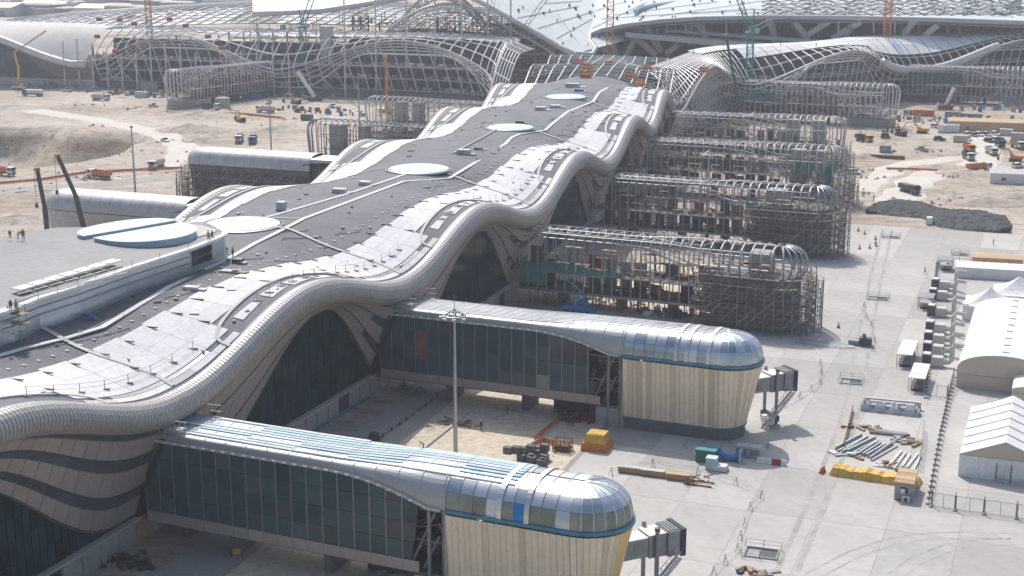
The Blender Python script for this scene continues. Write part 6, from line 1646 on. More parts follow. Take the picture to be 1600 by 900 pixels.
def bowels(t, wg, s0, s1, rr_, back=26, wallm='interior'):
    n = int((s1 - s0) / 9)
    for z in (3.6, 9.2, 14.8):
        mb = MB()
        for i in range(n):
            a, c = wg.at(lerp(s0, s1, i / n)) + wg.inw * 9, wg.at(lerp(s0, s1, (i + 1) / n)) + wg.inw * 9; b_ = wg.inw * (back + 4)
            mb.slabquad(*[Vector((p.x, p.y, z)) for p in (a, c, c + b_, a + b_)], (0, 0, 1), .7)
        part('floor', mb, 'concrete', t)
    mb = MB()
    for i in range(n):
        a, c = wg.at(lerp(s0, s1, i / n)) + wg.inw * back, wg.at(lerp(s0, s1, (i + 1) / n)) + wg.inw * back; mb.slabquad(*[Vector((p.x, p.y, z)) for p, z in ((a, 0), (c, 0), (c, 24), (a, 24))], wg.inw, .3)
    part('inner_wall', mb, wallm, t)
    for i in range(n + 1):
        for o in (10.5, 17):
            a = wg.at(lerp(s0, s1, i / n)) + wg.inw * o; part('column', MB().beam((a.x, a.y, 0), (a.x, a.y, 17), .9), 'concrete_dark', t)
    mb = MB()
    for k in range(int((s1 - s0) * 3.2)):
        a = wg.at(rr_.uniform(s0, s1)) + wg.inw * rr_.uniform(9, 20); a.z = rr_.choice((.2, 4.3, 9.9, 15.5)); mb.beam(a, a + Vector((rr_.uniform(-1.5, 1.5), rr_.uniform(-1, 1), rr_.uniform(1.5, 5))), rr_.uniform(.1, .25))
    part('formwork_props', mb, 'steel_dark', t, kind='stuff')
    mb = MB()
    for k in range(int((s1 - s0) * .7)):
        a = wg.at(rr_.uniform(s0, s1)) + wg.inw * rr_.uniform(9, 14); a.z = rr_.choice((0, 4.3, 9.9, 15.5)); mb.cbox(a + Vector((0, 0, .7)), (rr_.uniform(1, 4), rr_.uniform(1, 2), rr_.uniform(.6, 1.8)), rr_.uniform(0, 3))
    part('stored_material', mb, 'concrete_pale', t, kind='stuff')
    mb = MB()
    for i in range(n):
        a, c = wg.at(lerp(s0, s1, i / n)) + wg.inw * 7.8, wg.at(lerp(s0, s1, (i + 1) / n)) + wg.inw * 7.8; mb.slabquad(*[Vector((p.x, p.y, z)) for p, z in ((a, 0), (c, 0), (c, 3.3), (a, 3.3))], -wg.inw, .3)
    part('base_wall', mb, 'concrete_dark', t)
rf = random.Random(51)
# left wing
LWp = [(4, 575), (-8, 640), (-22, 694), (-130, 731), (-267, 777), (-420, 828), (-560, 874)]
lw = Wing(LWp, (.31, .95), [], 12, 29)
def sx_of(wg, px):                                          # arc length where the curve meets a pixel column
    best = min(range(len(wg.c)), key=lambda i: abs(800 + wg.c[i].x * F_PX / (wg.c[i].y * cp + (HCAM - 15) * sp) - px)); return wg.s[best]
sA, sB, sC, sD = sx_of(lw, 620), sx_of(lw, 275), sx_of(lw, -60), sx_of(lw, 142)
lw.peaks = [(sA, 74), (sB, 62), (sC, 58 + 20)]; lw.zv = 13
tl = thing('terminal_wing', 'bare white lattice wing of the terminal on the left, arch of leaning ribs', 'terminal building', lw.at(sA), world=True)
ribs(tl, lw, 40, sD - 4, 6.2, 'steel_white', .34, lean=-5)
bowels(tl, lw, 118, sD, rf)
for px, py in ((155, 30), (187, 31), (210, 37), (265, 30), (152, 57), (207, 72), (180, 80), (347, 75), (290, 40), (325, 57)):
    p = lw.at(sx_of(lw, px)); part('climbing_form', MB().cbox(Q(px, py, p.y - 2), (2.6, 1.5, 1.8)), 'red', tl)
for k in range(16):
    s = sB - 60 + k * 8.5; p = lw.at(s) + lw.inw * 4; part('mast_column', MB().beam((p.x, p.y, 0), (p.x, p.y, 21 + 4 * math.sin(k)), .7), 'steel_white', tl)
part('roof_deck', MB().grid([[lw.roof(lerp(110, sD, i / 20.), q) + Vector((0, 0, -.8)) for q in (19, 30, 46)] for i in range(21)]), 'steel_pale', tl)
# finished far left length
tf = thing('terminal_wing', 'finished length of the left wing with white roof and dark glass arch', 'terminal building', lw.at(sC), world=True)
s0, s1 = sD, lw.L; n = 44
rng = [lerp(s0, s1, i / n) for i in range(n + 1)]
part('roof', MB().grid([[lw.roof(s, q) for q in (1, 4, 8, 13, 20, 28, 36, 46)] for s in rng]), 'panel_offwhite', tf, smooth=True)
part('hull', MB().grid([[lw.hull(s, v / 5.) for v in range(6)] for s in rng]), 'taupe_plain', tf, smooth=True)
part('eave_tube', MB().sweep([lw.at(s) + Vector((0, 0, lw.ze(s) - 1.2)) for s in rng], 1.9, 10), 'steel_white', tf, smooth=True)
gl = part('glass_wall', MB().grid([[lw.base(s) + Vector((0, 0, z)) for z in (0, max(.5, lw.zo(s) - 3.6))] for s in rng]), 'interior', tf)
i = 0
while i < 26:
    sa, sb = s0 + 8 + i * 4.6, s0 + 8 + (i + 1) * 4.6 - .15
    for z in range(4):
        z0 = z * 4.2; za, zb = min(z0 + 4.1, lw.zo(sa) - 3.7), min(z0 + 4.1, lw.zo(sb) - 3.7)
        if za > z0 + .2 and zb > z0 + .2: a, c = lw.base(sa), lw.base(sb); part('pane', MB().slabquad(a + Vector((0, 0, z0)), c + Vector((0, 0, z0)), c + Vector((0, 0, zb)), a + Vector((0, 0, za)), -lw.inw, .2), 'glass_blue', gl)
    i += 1
mb = MB()
for a, c in zip(rng[:-1], rng[1:]): mb.slabquad(*[p + Vector((0, 0, z)) for p, z in ((lw.base(a), -3.8), (lw.base(c), -3.8), (lw.base(c), -.3), (lw.base(a), -.3))], -lw.inw, .4)
part('base_wall', mb, 'concrete_pale', tf)
part('end_wall', MB().slabquad(*[Vector((p.x, p.y, z)) for p, z in ((lw.at(sD) + lw.inw * 8, 0), (lw.at(sD) + lw.inw * 40, 0), (lw.at(sD) + lw.inw * 40, 20), (lw.at(sD) + lw.inw * 8, 11))], (1, 0, 0), .3), 'interior', tf)
# bare bridge of the left wing
pz = lw.at(sx_of(lw, 418)); skeleton((pz.x, pz.y, 0), math.atan2(-.936, -.352) - .25, 'white bare rib pod pointing forward from the left wing', 4.0, 'steel_white', [], rl, group='bare frame bridges left of the pier', brace=False)

# right wing
B7, B8 = P(1180, 127, 16.5), P(1432, 103, 16.5)
RWp = [(ATT[5].x, ATT[5].y), (ATT[5].x + 16, ATT[5].y + 45), (B7.x - 4, B7.y), (lerp(B7.x, B8.x, .5) + 2, lerp(B7.y, B8.y, .5) - 6), (B8.x, B8.y), (B8.x + 95, B8.y + 40), (B8.x + 210, B8.y + 80)]
rwg = Wing(RWp, (-.35, .94), [], 15, 27.5, zc=28)
s6 = min(zip(rwg.s, rwg.c), key=lambda q: (q[1] - Vector((B7.x, B7.y, 0))).length)[0]; s8 = min(zip(rwg.s, rwg.c), key=lambda q: (q[1] - Vector((B8.x, B8.y, 0))).length)[0]
rwg.peaks = [((s6) * .55, s6 * .5), ((s6 + s8) / 2, (s8 - s6) / 2), (s8 + 70, 64)]
tr_ = thing('terminal_wing', 'bare lattice wing of the terminal on the right with white roof sheets', 'terminal building', rwg.at((s6 + s8) / 2), world=True)
ribs(tr_, rwg, 6, s6, 3.4, 'steel_pale', .28, 32, -3, rows=(0, .16, .32, .48, .64, .8, 1.0), roof_rows=(3, 7, 11, 16, 22, 28))
ribs(tr_, rwg, s6, rwg.L, 5.0, 'steel_white', .3, 34, -4)
bowels(tr_, rwg, 30, rwg.L, rf, 22)
def gridwall(t, wg, sa, sb, m_, st, rad):
    s = sa
    while s < sb:
        z = wg.zo(s)
        if z > 5.2: part('grid_post', MB().tube(wg.base(s, 0), wg.base(s, 2.0) + Vector((0, 0, z - 4)), rad, 4), m_, t)
        s += st
    for z in range(5, 22, 2):
        run = []
        for k in range(81):
            s = lerp(sa, sb, k / 80.)
            if wg.zo(s) > z + .6: run.append(wg.base(s, 1) + Vector((0, 0, z - 3.8)))
            elif len(run) > 1: part('grid_rail', MB().sweep(run, rad * .8, 4), m_, t); run = []
        if len(run) > 1: part('grid_rail', MB().sweep(run, rad * .8, 4), m_, t)
gridwall(tr_, rwg, s6 + 8, s8 - 6, 'steel_grey', 2.6, .2); gridwall(tr_, rwg, s6 * .3, s6 - 6, 'steel_pale', 2.2, .16)
n = 30
for k in range(n):                                          # roof sheets already laid
    sa, sb = lerp(s6 - 30, s8 + 62, k / n) + .2, lerp(s6 - 30, s8 + 62, (k + 1) / n) - .2
    for (q0, q1) in ((7 if k > 16 else 12, 20), (20.3, 34)):
        if k < 5 and q0 < 15: continue
        part('roof_sheet', MB().grid([[rwg.roof(s, q) + Vector((0, 0, .6)) for q in (q0, (q0 + q1) / 2, q1)] for s in (sa, sb)]), 'panel_white' if k % 5 else 'pale_blue', tr_)
sg = [lerp(s8 - 25, s8 + 50, i / 24.) for i in range(25)]
part('eave_tube', MB().sweep([rwg.at(s) + Vector((0, 0, rwg.ze(s) - .6)) + rwg.inw * 1.0 for s in sg], 1.9, 10), 'steel_white', tr_, smooth=True)
skeleton((B7.x, B7.y, 0), rzb + .02, 'white bare rib pod on a grey plinth in front of the right arch', 3.6, 'steel_white', [], rl, net=[(-3, 8, 9, 13, 'teal_net')], group='bare frame bridges of the right wing')
skeleton((B8.x, B8.y, 0), rzb + .03, 'white bare rib pod cut by the right edge', 3.6, 'steel_white', [], rl, net=[(-3, 22, 9, 14, 'glass_blue')], group='bare frame bridges of the right wing')

# lattice roof between the pier's end and the hall
te = thing('roof_lattice', 'grey lattice roof under construction where the pier meets the hall', 'roof frame', E(5.6) + NIN * 30, world=True)
def S2(u, w): p = E(u) + NIN * w; return Vector((p.x, p.y, zroof(u, w) - .3 + 1.0 * math.sin((u - 5) * 3)))
for k in range(26):
    u = 5.03 + k * .058; part('rib', MB().sweep([S2(u, 2 + w * 57 / 18.) for w in range(19)], .26, 4), 'steel_pale' if k % 3 else 'steel_grey', te)
for k in range(13):
    w = 2 + k * 57 / 12.; part('purlin', MB().sweep([S2(5.03 + i * .1, w) for i in range(16)], .26, 4), 'steel_pale', te)
mb = MB()
for k in range(420):
    u, w = 5.05 + rf.random() * 1.4, rf.uniform(2, 59); a = S2(u, w); mb.beam(a, a + Vector((rf.uniform(-2.5, 2.5), rf.uniform(-2, 2), rf.uniform(-2.5, .6))), rf.uniform(.12, .35))
part('lattice_members', mb, 'steel_grey', te, kind='stuff')
for k in range(12):
    a = E(5.1 + (k % 6) * .22) + NIN * (12 + 34 * (k // 6)); part('support_tower', MB().beam((a.x, a.y, 0), (a.x, a.y, 27), 1.0), 'steel_dark', te)
part('floor', MB().slabquad(*[E(u) + NIN * w + Vector((0, 0, 14)) for u, w in ((5.03, 6), (6.5, 6), (6.5, 56), (5.03, 56))], (0, 0, 1), .5), 'concrete_dark', te)
lab_b = ['orange work basket, topmost left on the lattice roof', 'orange work basket below the topmost left one', 'orange box on the lattice roof nearest the pier end, left', 'orange box alone in the middle of the lattice roof', 'yellow orange basket right of centre on the lattice roof', 'red orange basket high on the right of the lattice roof', 'long orange basket at the right end of the pier roof', 'small yellow basket on the right shell']
for k, (px, py) in enumerate(((903, 100), (918, 108), (915, 119), (952, 102), (985, 119), (1012, 107), (1000, 131), (1100, 111))):
    p = P(px, py, 29.0); t = thing('work_basket', lab_b[k], 'work basket', p, AB, 'orange baskets on the lattice roof'); sx, sz = (3.6, 2.0) if k in (0, 1, 2) else (2.8, 1.5)
    part('basket', MB().box(-sx / 2, sx / 2, -1, 1, -.4, sz * .45), 'orange', t, world=False); part('guard', MB().sweep([(-sx / 2, -1, sz), (sx / 2, -1, sz), (sx / 2, 1, sz), (-sx / 2, 1, sz)], .1, 4, closed=True), 'orange', t, world=False)
    for x in (-sx / 2, sx / 2):
        for y in (-1, 1): part('corner_post', MB().beam((x, y, -1.5), (x, y, sz), .2), 'yellow' if k % 2 else 'orange', t, world=False)
    part('banner', MB().box(-sx / 2, sx / 2, -1.06, -1.0, sz * .5, sz * .9), 'orange', t, world=False)

# ------------------------------------------------------------------ central hall
th = thing('central_hall', 'vast central hall with white roof on slanting columns behind the wings', 'terminal building', (120, 780, 0), world=True)
edge = [(900, 82, 21, 700), (925, 84, 19.5, 705), (931, 74, 21, 712), (921, 62, 24, 722), (922, 52, 27, 728), (940, 45, 30, 730), (975, 38, 32.5, 733), (1030, 31, 35, 733), (1090, 27, 36.5, 733), (1200, 25, 37, 735), (1330, 26, 36.5, 737), (1460, 29, 35.5, 740), (1600, 34, 34, 745), (1720, 40, 32, 750)]
fr = [Q(px, py, Y) for px, py, z, Y in edge]
rows = [fr]
for k, (dy, rise) in enumerate(((4, 1.0), (30, 6.5), (70, 12), (130, 16), (220, 17), (330, 13))):
    rows.append([p + Vector(((p.x - 120) * .02 * k, dy, rise * (1 + .12 * math.sin(p.x * .02)))) for p in fr])
_m1 = MB().grid(rows); part('roof', _m1, 'hall_roof', th, smooth=True)
part('roof_rim', MB().sweep([p + Vector((0, -.6, -.6)) for p in fr], 1.3, 8), 'steel_pale', th, smooth=True)
part('roof_rim', MB().sweep([p + Vector((0, .4, -2.6)) for p in fr], .5, 6), 'steel_grey', th)
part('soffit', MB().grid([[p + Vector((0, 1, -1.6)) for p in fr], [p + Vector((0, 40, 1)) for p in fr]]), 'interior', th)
lft = [Q(px, py, Y) for px, py, Y in ((905, 86, 700), (880, 72, 706), (850, 54, 712), (820, 37, 718), (790, 20, 724), (760, 3, 730), (720, -16, 738), (660, -34, 750))]
_m2 = MB().grid([lft, [p + Vector((3, 5, 1.5)) for p in lft], [p + Vector((30, 40, 5)) for p in lft], [p + Vector((70, 110, 6)) for p in lft]]); part('roof', _m2, 'hall_roof', th, label='left slope of the white roof', smooth=True)
part('roof_rim', MB().sweep([p + Vector((0, -.5, -1.2)) for p in lft], 1.4, 8), 'steel_white', th, smooth=True); part('roof_rim', MB().sweep([p + Vector((-2, -1, -5)) for p in lft], .5, 6), 'steel_pale', th)
mb = MB()
for i in range(28):
    t_ = i / 27. * (len(lft) - 1); a = lft[int(t_)].lerp(lft[min(int(t_) + 1, 7)], t_ % 1); mb.beam(a + Vector((0, -.5, -1)), a + Vector((-2, -1, -5)), .2)
part('rim_struts', mb, 'steel_pale', th, kind='stuff')
part('roof_edge_strip', MB().sweep([Q(px, py, Y) for px, py, Y in ((992, 18, 745), (1000, 13, 750), (1030, 8, 756), (1060, 4, 762), (1090, 0, 768))], 1.2, 6), 'sky_blue_foam', th)
part('inner_wall', MB().box(45, 420, 800, 803, 0, 40), 'interior', th)
for z in (8, 16): part('floor', MB().box(45, 420, 752, 800, z, z + .8), 'concrete_dark', th)
part('gallery', MB().hexa([(Q(978, 58, 728)), Q(1200, 80, 722), Q(1200, 80, 722) + Vector((0, 16, 0)), Q(978, 58, 728) + Vector((0, 16, 0)), Q(978, 51, 728), Q(1200, 70, 722), Q(1200, 70, 722) + Vector((0, 16, 0)), Q(978, 51, 728) + Vector((0, 16, 0))]), 'steel_pale', th)
part('gallery', MB().hexa([(Q(1040, 50, 740)), Q(1330, 72, 736), Q(1330, 72, 736) + Vector((0, 12, 0)), Q(1040, 50, 740) + Vector((0, 12, 0)), Q(1040, 46, 740), Q(1330, 66, 736), Q(1330, 66, 736) + Vector((0, 12, 0)), Q(1040, 46, 740) + Vector((0, 12, 0))]), 'steel_pale', th)
def strut(a, b, Y0, Y1, w, m_='steel_pale', nm='slanting_column'): part(nm, MB().beam(Q(*a, Y0), Q(*b, Y1), w, w * 1.3), m_, th)
for a, b in (((944, 48), (916, 98)), ((950, 50), (966, 100)), ((1006, 38), (972, 98)), ((1006, 38), (1032, 80)), ((985, 52), (1024, 86)), ((935, 68), (962, 100)), ((1086, 34), (1072, 48)), ((1088, 34), (1110, 68)), ((1060, 70), (1042, 84)), ((1204, 34), (1212, 66)), ((1240, 34), (1262, 62)), ((1300, 30), (1260, 56)), ((1330, 40), (1318, 62)), ((1345, 34), (1300, 60)), ((1430, 32), (1405, 62)), ((1180, 40), (1160, 62)), ((1465, 40), (1440, 60))):
    strut(a, b, 738, 742, 2.1)
for px in (1027, 1042, 1071, 1100, 1135, 1310, 1365, 1398, 1420): strut((px, 34), (px, 52), 737, 737, .5, 'steel_white', 'hanger')
for k in range(3):                                          # dark temporary towers under the right roof
    for x in (1390 + k * 45, 1408 + k * 45): strut((x, 34), (x, 66), 741, 741, 1.1, 'brown', 'temporary_tower')
mb = MB(); mb2 = MB()
for k in range(1700):
    px = rf.uniform(540, 1600); a = Vector(((px - 800) * 760 / F_PX, rf.uniform(752, 790), rf.uniform(2, 34))); d = rf.choice((Vector((0, 0, rf.uniform(3, 10))), Vector((rf.uniform(-7, 7), 0, rf.uniform(-3, 5))), Vector((rf.uniform(2, 9), 0, 0)))); (mb if k % 3 else mb2).beam(a, a + d, rf.uniform(.2, .55))
part('inner_scaffold', mb, 'rust', th, kind='stuff'); part('inner_steel', mb2, 'steel_grey', th, kind='stuff')
# roof lattice on the right top and small roof goods
mb = MB()
for k in range(330):
    px, py = rf.uniform(1190, 1600), rf.uniform(-8, 24); a = Q(px, py, 752 + (24 - py) * 1.6); mb.beam(a, a + Vector((rf.uniform(-9, 9), rf.uniform(-4, 4), rf.uniform(-.6, 2.6))), rf.uniform(.2, .6))
part('roof_steelwork', mb, 'steel_grey', th, kind='stuff')
for k in range(0):
    x0 = 1195 + k * 46; pts = [Q(x0 + i * 11, 24 - 22 * math.sin(math.pi * min(i, 4) / 8.) , 742 + i * 3) for i in range(6)]; part('roof_arch', MB().sweep(pts, .5, 5), 'steel_white', th)
mb = MB()
for k in range(120):
    px, py = rf.uniform(800, 1190), rf.uniform(0, 36); p = Q(px, py, 740 + (36 - py) * 1.2); mb.cbox(p + Vector((0, 0, .8)), (rf.uniform(.6, 2.5), rf.uniform(.5, 1), rf.uniform(.8, 1.8)))
from mathutils.bvhtree import BVHTree
bvh = BVHTree.FromPolygons([tuple(v) for v in _m1.v] + [tuple(v) for v in _m2.v], list(_m1.f) + [tuple(i + len(_m1.v) for i in f) for f in _m2.f])
def onhall(px, py):
    h_ = bvh.ray_cast(Vector((0, 0, HCAM)), ray(px, py).normalized()); return h_[0]
mb = MB()
for k in range(110):                                       # goods and people-sized bits standing on the shell
    p = onhall(rf.uniform(790, 1200), rf.uniform(-2, 76))
    if p is not None: mb.cbox(p + Vector((0, 0, .6)), (rf.uniform(.4, 1.3), rf.uniform(.4, .7), rf.uniform(.6, 1.5)), rf.uniform(0, 3))
part('roof_goods', mb, 'green_truck', th, kind='stuff')
for (pa, pb) in (((800, 30), (905, 10)), ((830, 48), (980, 2)), ((870, 60), (925, 30)), ((850, 6), (910, 2)), ((925, 45), (1010, 4)), ((940, 30), (1180, 14)), ((960, 24), (1120, 3)), ((1030, 26), (1190, 2)), ((905, 70), (870, 20)), ((1080, 22), (1300, 8)), ((1150, 22), (1400, 6)), ((1260, 22), (1560, 9))):
    run = [onhall(lerp(pa[0], pb[0], i / 14.), lerp(pa[1], pb[1], i / 14.)) for i in range(15)]; run = [p + Vector((0, 0, .25)) for p in run if p is not None]
    if len(run) > 2: part('roof_seam', MB().sweep(run, .16, 4), 'steel_pale', th)
for k in range(20):                                        # folded steel over the right of the shell
    x0 = 1190 + k * 21; run = [onhall(x0 + (18 if i % 2 else 0) + i * 2, 24 - i * 4.5) for i in range(7)]; run = [p + Vector((0, 0, 1.6 if i % 2 else .4)) for i, p in enumerate(run) if p is not None]
    if len(run) > 2: part('fold_truss', MB().sweep(run, .45, 4), 'steel_white' if k % 3 else 'steel_grey', th)
for py in (22, 16, 10, 4):
    run = [onhall(px, py) for px in range(1190, 1600, 14)]; run = [p + Vector((0, 0, 1.2 if i % 2 else .3)) for i, p in enumerate(run) if p is not None]
    if len(run) > 2: part('fold_truss', MB().sweep(run, .4, 4), 'steel_grey', th)
mb = MB()
for k in range(26):
    px = rf.uniform(820, 1180); py = rf.uniform(2, 34); p = Q(px, py, 742 + (36 - py) * 1.3); pass
# left body of the hall: trusses, poles, cores
tk = thing('hall_frame', 'dark steel arches, poles and scaffold of the unfinished hall behind the left wing', 'terminal building', (-60, 770, 0), world=True)
def arcs(px0, px1, py0, py1, Y, nm, m_, r_, n=24):
    up = [Q(lerp(px0, px1, i / n), py1 - (py1 - py0) * math.sin(math.pi * i / n) ** .9, Y) for i in range(n + 1)]; dn = [p + Vector((0, 2, -4)) for p in up]
    o = part(nm, MB().sweep(up, r_, 5), m_, tk); part('chord', MB().sweep(dn, r_ * .8, 5), m_, o); mb = MB()
    for i in range(n): mb.beam(up[i], dn[i + 1] if i % 2 else dn[i], .3); mb.beam(dn[i], up[i + 1], .3)
    part('web', mb, m_, o, kind='stuff')
arcs(600, 800, 6, 52, 745, 'arch_truss', 'steel_pale', .7); arcs(620, 760, -14, 40, 760, 'arch_truss', 'steel_pale', .7)
part('roof_sheet', MB().grid([[Q(px, py, 770), Q(px, py - 26, 800)] for px, py in ((395, 22), (440, 20), (500, 17), (560, 8), (620, -2), (700, -12), (780, -22))]), 'steel_white', tk, smooth=True)
part('roof_edge', MB().sweep([Q(px, py, 769) for px, py in ((395, 22), (440, 20), (500, 17), (560, 8), (620, -2), (700, -12))], 1.4, 6), 'steel_white', tk, smooth=True)
for px, y1 in ((537, 46), (586, 50), (634, 62), (679, 58), (721, 64), (762, 72), (798, 74)): a = Q(px, y1, 722); part('prop_pole', MB().tube((a.x, 722, 0), Q(px, -20, 722), .45, 6), 'steel_white', tk)
for px, w_, m_ in ((517, 22, 'concrete_pale'), (860, 16, 'concrete')): a = Q(px, 44, 760); part('stair_core', MB().lathe([(w_ * .155, 0), (w_ * .155, 33 if px < 600 else 26)], (a.x, 742, 0), 16), m_, tk)
part('inner_wall', MB().slabquad((-88, 812, 0), (44, 806, 0), (44, 806, 33), (-88, 812, 24), (0, 1, 0), 1), 'interior', tk)
for k, px in enumerate((558, 570, 690, 705, 745, 772)):
    a = Q(px, 60, 770); mb = MB(); 
    for s1 in (-2, 2):
        for s2 in (-2, 2): mb.beam((a.x + s1, 770 + s2, 0), (a.x + s1, 770 + s2, 36), .4)
    for z in range(2, 36, 3): mb.beam((a.x - 2, 768, z), (a.x + 2, 768, z + 3), .25); mb.beam((a.x + 2, 768, z), (a.x - 2, 768, z + 3), .25); mb.beam((a.x - 2, 768, z), (a.x + 2, 768, z), .25)
    part('scaffold_tower', mb, 'rust', tk)
mb = MB()
for k in range(1100):
    px = rf.uniform(400, 930); a = Vector(((px - 800) * 775 / F_PX, rf.uniform(745, 800), rf.uniform(0, 30))); d = rf.choice((Vector((0, 0, rf.uniform(3, 9))), Vector((rf.uniform(-7, 7), 0, rf.uniform(-3, 5))), Vector((rf.uniform(2, 9), 0, 0)))); mb.beam(a, a + d, rf.uniform(.2, .5))
part('inner_scaffold', mb, 'rib_grey', tk, kind='stuff')
for k in range(26):
    x = -140 + k * 7.2; part('frame_column', MB().beam((x, 746, 0), (x, 746, 30), .8), 'steel_pale' if k % 2 else 'concrete', tk)
for z in (11, 19, 27): part('frame_beam', MB().beam((-140, 745.5, z), (44, 745.5, z), .9), 'concrete_pale', tk)
rows_d = lambda x, y: Vector((x, y, 25 + 6 * math.sin((x + 260) * .012) + 3 * math.sin((y - 780) * .02) + .02 * (y - 780)))
for k in range(44): part('deck_rib', MB().sweep([rows_d(-290 + k * 6.6 + .12 * (y - 780), y) for y in range(784, 985, 20)], .4, 4), 'steel_white' if k % 3 else 'steel_grey', tk)
for k in range(17): part('deck_purlin', MB().sweep([rows_d(-290 + q * 16, 784 + k * 12) for q in range(19)], .35, 4), 'steel_pale', tk)
for k in range(60):
    x, y = -285 + (k % 12) * 23, 790 + (k // 12) * 38
    if rf.random() < .72: part('deck_sheet', MB().grid([[rows_d(x + a, y + b) + Vector((0, 0, -.6)) for a in (0, 11, 22)] for b in (0, 18, 36)]), rf.choice(('hall_roof', 'steel_pale', 'panel_offwhite', 'concrete')), tk)
for k in range(14): part('deck_post', MB().beam((-285 + k * 22, 786, 0), (-285 + k * 22, 786, 25), .9), 'concrete_dark', tk)
# dark crawler crane booms before the hall
for a, b, lab in (((785, 90), (856, -6), 'dark lattice crane boom leaning right over the left wing'), ((758, 80), (772, -6), 'dark lattice crane boom standing steep beside the white pole')):
    bb = Vector((Q(a[0], a[1], 712).x, 712, 0)); boom_crane(bb, [Vector((bb.x, 712, 3)), Q(a[0], a[1], 712), Q(b[0], b[1], 712)], 'steel_dark', lab, lattice=True, w=2.2, hook=False, base_m='steel_dark')
# ------------------------------------------------------------------ far background at the left top
rg = random.Random(61)
far = [(20, 14, 60, 9, 'white_paint'), (75, 20, 44, 8, 'panel_offwhite'), (120, 12, 70, 9, 'steel_pale'), (165, 28, 46, 9, 'white_paint'), (215, 28, 30, 7, 'panel_white'), (140, 4, 60, 10, 'grey_paint'), (265, 8, 50, 12, 'steel_pale'), (318, 20, 52, 22, 'steel_pale'), (205, 10, 40, 9, 'panel_offwhite'), (50, 6, 50, 9, 'steel_pale'), (300, 34, 40, 6, 'panel_white'), (360, 6, 44, 10, 'panel_offwhite'), (5, 24, 40, 8, 'panel_offwhite'), (245, 38, 26, 7, 'panel_offwhite')]
fl = ['white warehouse', 'off white warehouse', 'long grey warehouse', 'white warehouse', 'small white warehouse', 'dark grey warehouse', 'tall grey block', 'tall pale block', 'off white shed', 'grey shed', 'low white shed', 'off white warehouse', 'pale shed', 'small off white shed']
fw = ['at the top left corner', 'right of the corner one, above the white wing roof', 'above the end of the white wing roof', 'behind the orange tower crane, left side', 'just left of the orange tower crane', 'at the top edge left of the orange tower crane', 'at the top edge right of the orange tower crane', 'right of the orange tower crane', 'behind the small white one by the crane', 'at the top edge near the left corner', 'in front of the tall pale block', 'at the top edge next to the ribbed tent', 'cut by the left edge', 'low beside the orange tower crane foot']
for k, (px, py, wd, h, m_) in enumerate(far):
    p = P(px, py, 0); t = thing('warehouse', fl[k] + ' far ' + fw[k], 'building', p, AB + rg.uniform(-.1, .1), 'far buildings behind the left wing'); d = rg.uniform(18, 34)
    part('wall', MB().box(-wd / 2, wd / 2, -d / 2, d / 2, 0, h), m_, t, world=False); part('roof', MB().hexa([(-wd / 2 - 1, -d / 2 - 1, h), (wd / 2 + 1, -d / 2 - 1, h), (wd / 2 + 1, d / 2 + 1, h), (-wd / 2 - 1, d / 2 + 1, h), (-wd / 2 - 1, -.3, h + 3), (wd / 2 + 1, -.3, h + 3), (wd / 2 + 1, .3, h + 3), (-wd / 2 - 1, .3, h + 3)]), 'white_paint' if k % 3 else 'steel_pale', t, world=False)
    for q in range(4): part('loading_door', MB().box(-wd * .4 + q * wd * .2, -wd * .4 + q * wd * .2 + 5, -d / 2 - .2, -d / 2, 0, 5), 'steel_grey', t, world=False)
mb = MB(); mb3 = MB()                                      # the crowded yard beyond, one mass of pale roofs
for k in range(70):
    p = P(rg.uniform(-10, 540), rg.uniform(-6, 30), 0); wd, d, h = rg.uniform(14, 60), rg.uniform(10, 26), rg.uniform(4, 11); mb.cbox(p + Vector((0, 0, h / 2)), (wd, d, h), AB + rg.choice((0, 1.57)) + rg.uniform(-.1, .1)); mb3.cbox(p + Vector((0, 0, h + .5)), (wd + 1.5, d + 1.5, 1.0), AB + rg.uniform(-.1, .1), .8)
struct('far_yard', mb, 'concrete', kind='stuff'); struct('far_yard_roofs', mb3, 'panel_offwhite', kind='stuff')
q_ = P(428, 34, 0); skeleton((q_.x, q_.y, 0), math.pi - .1, 'white ribbed tent frame far away at the top beside the hall', 0, 'steel_white', [], rl, group='bare frame bridges left of the pier', brace=False)
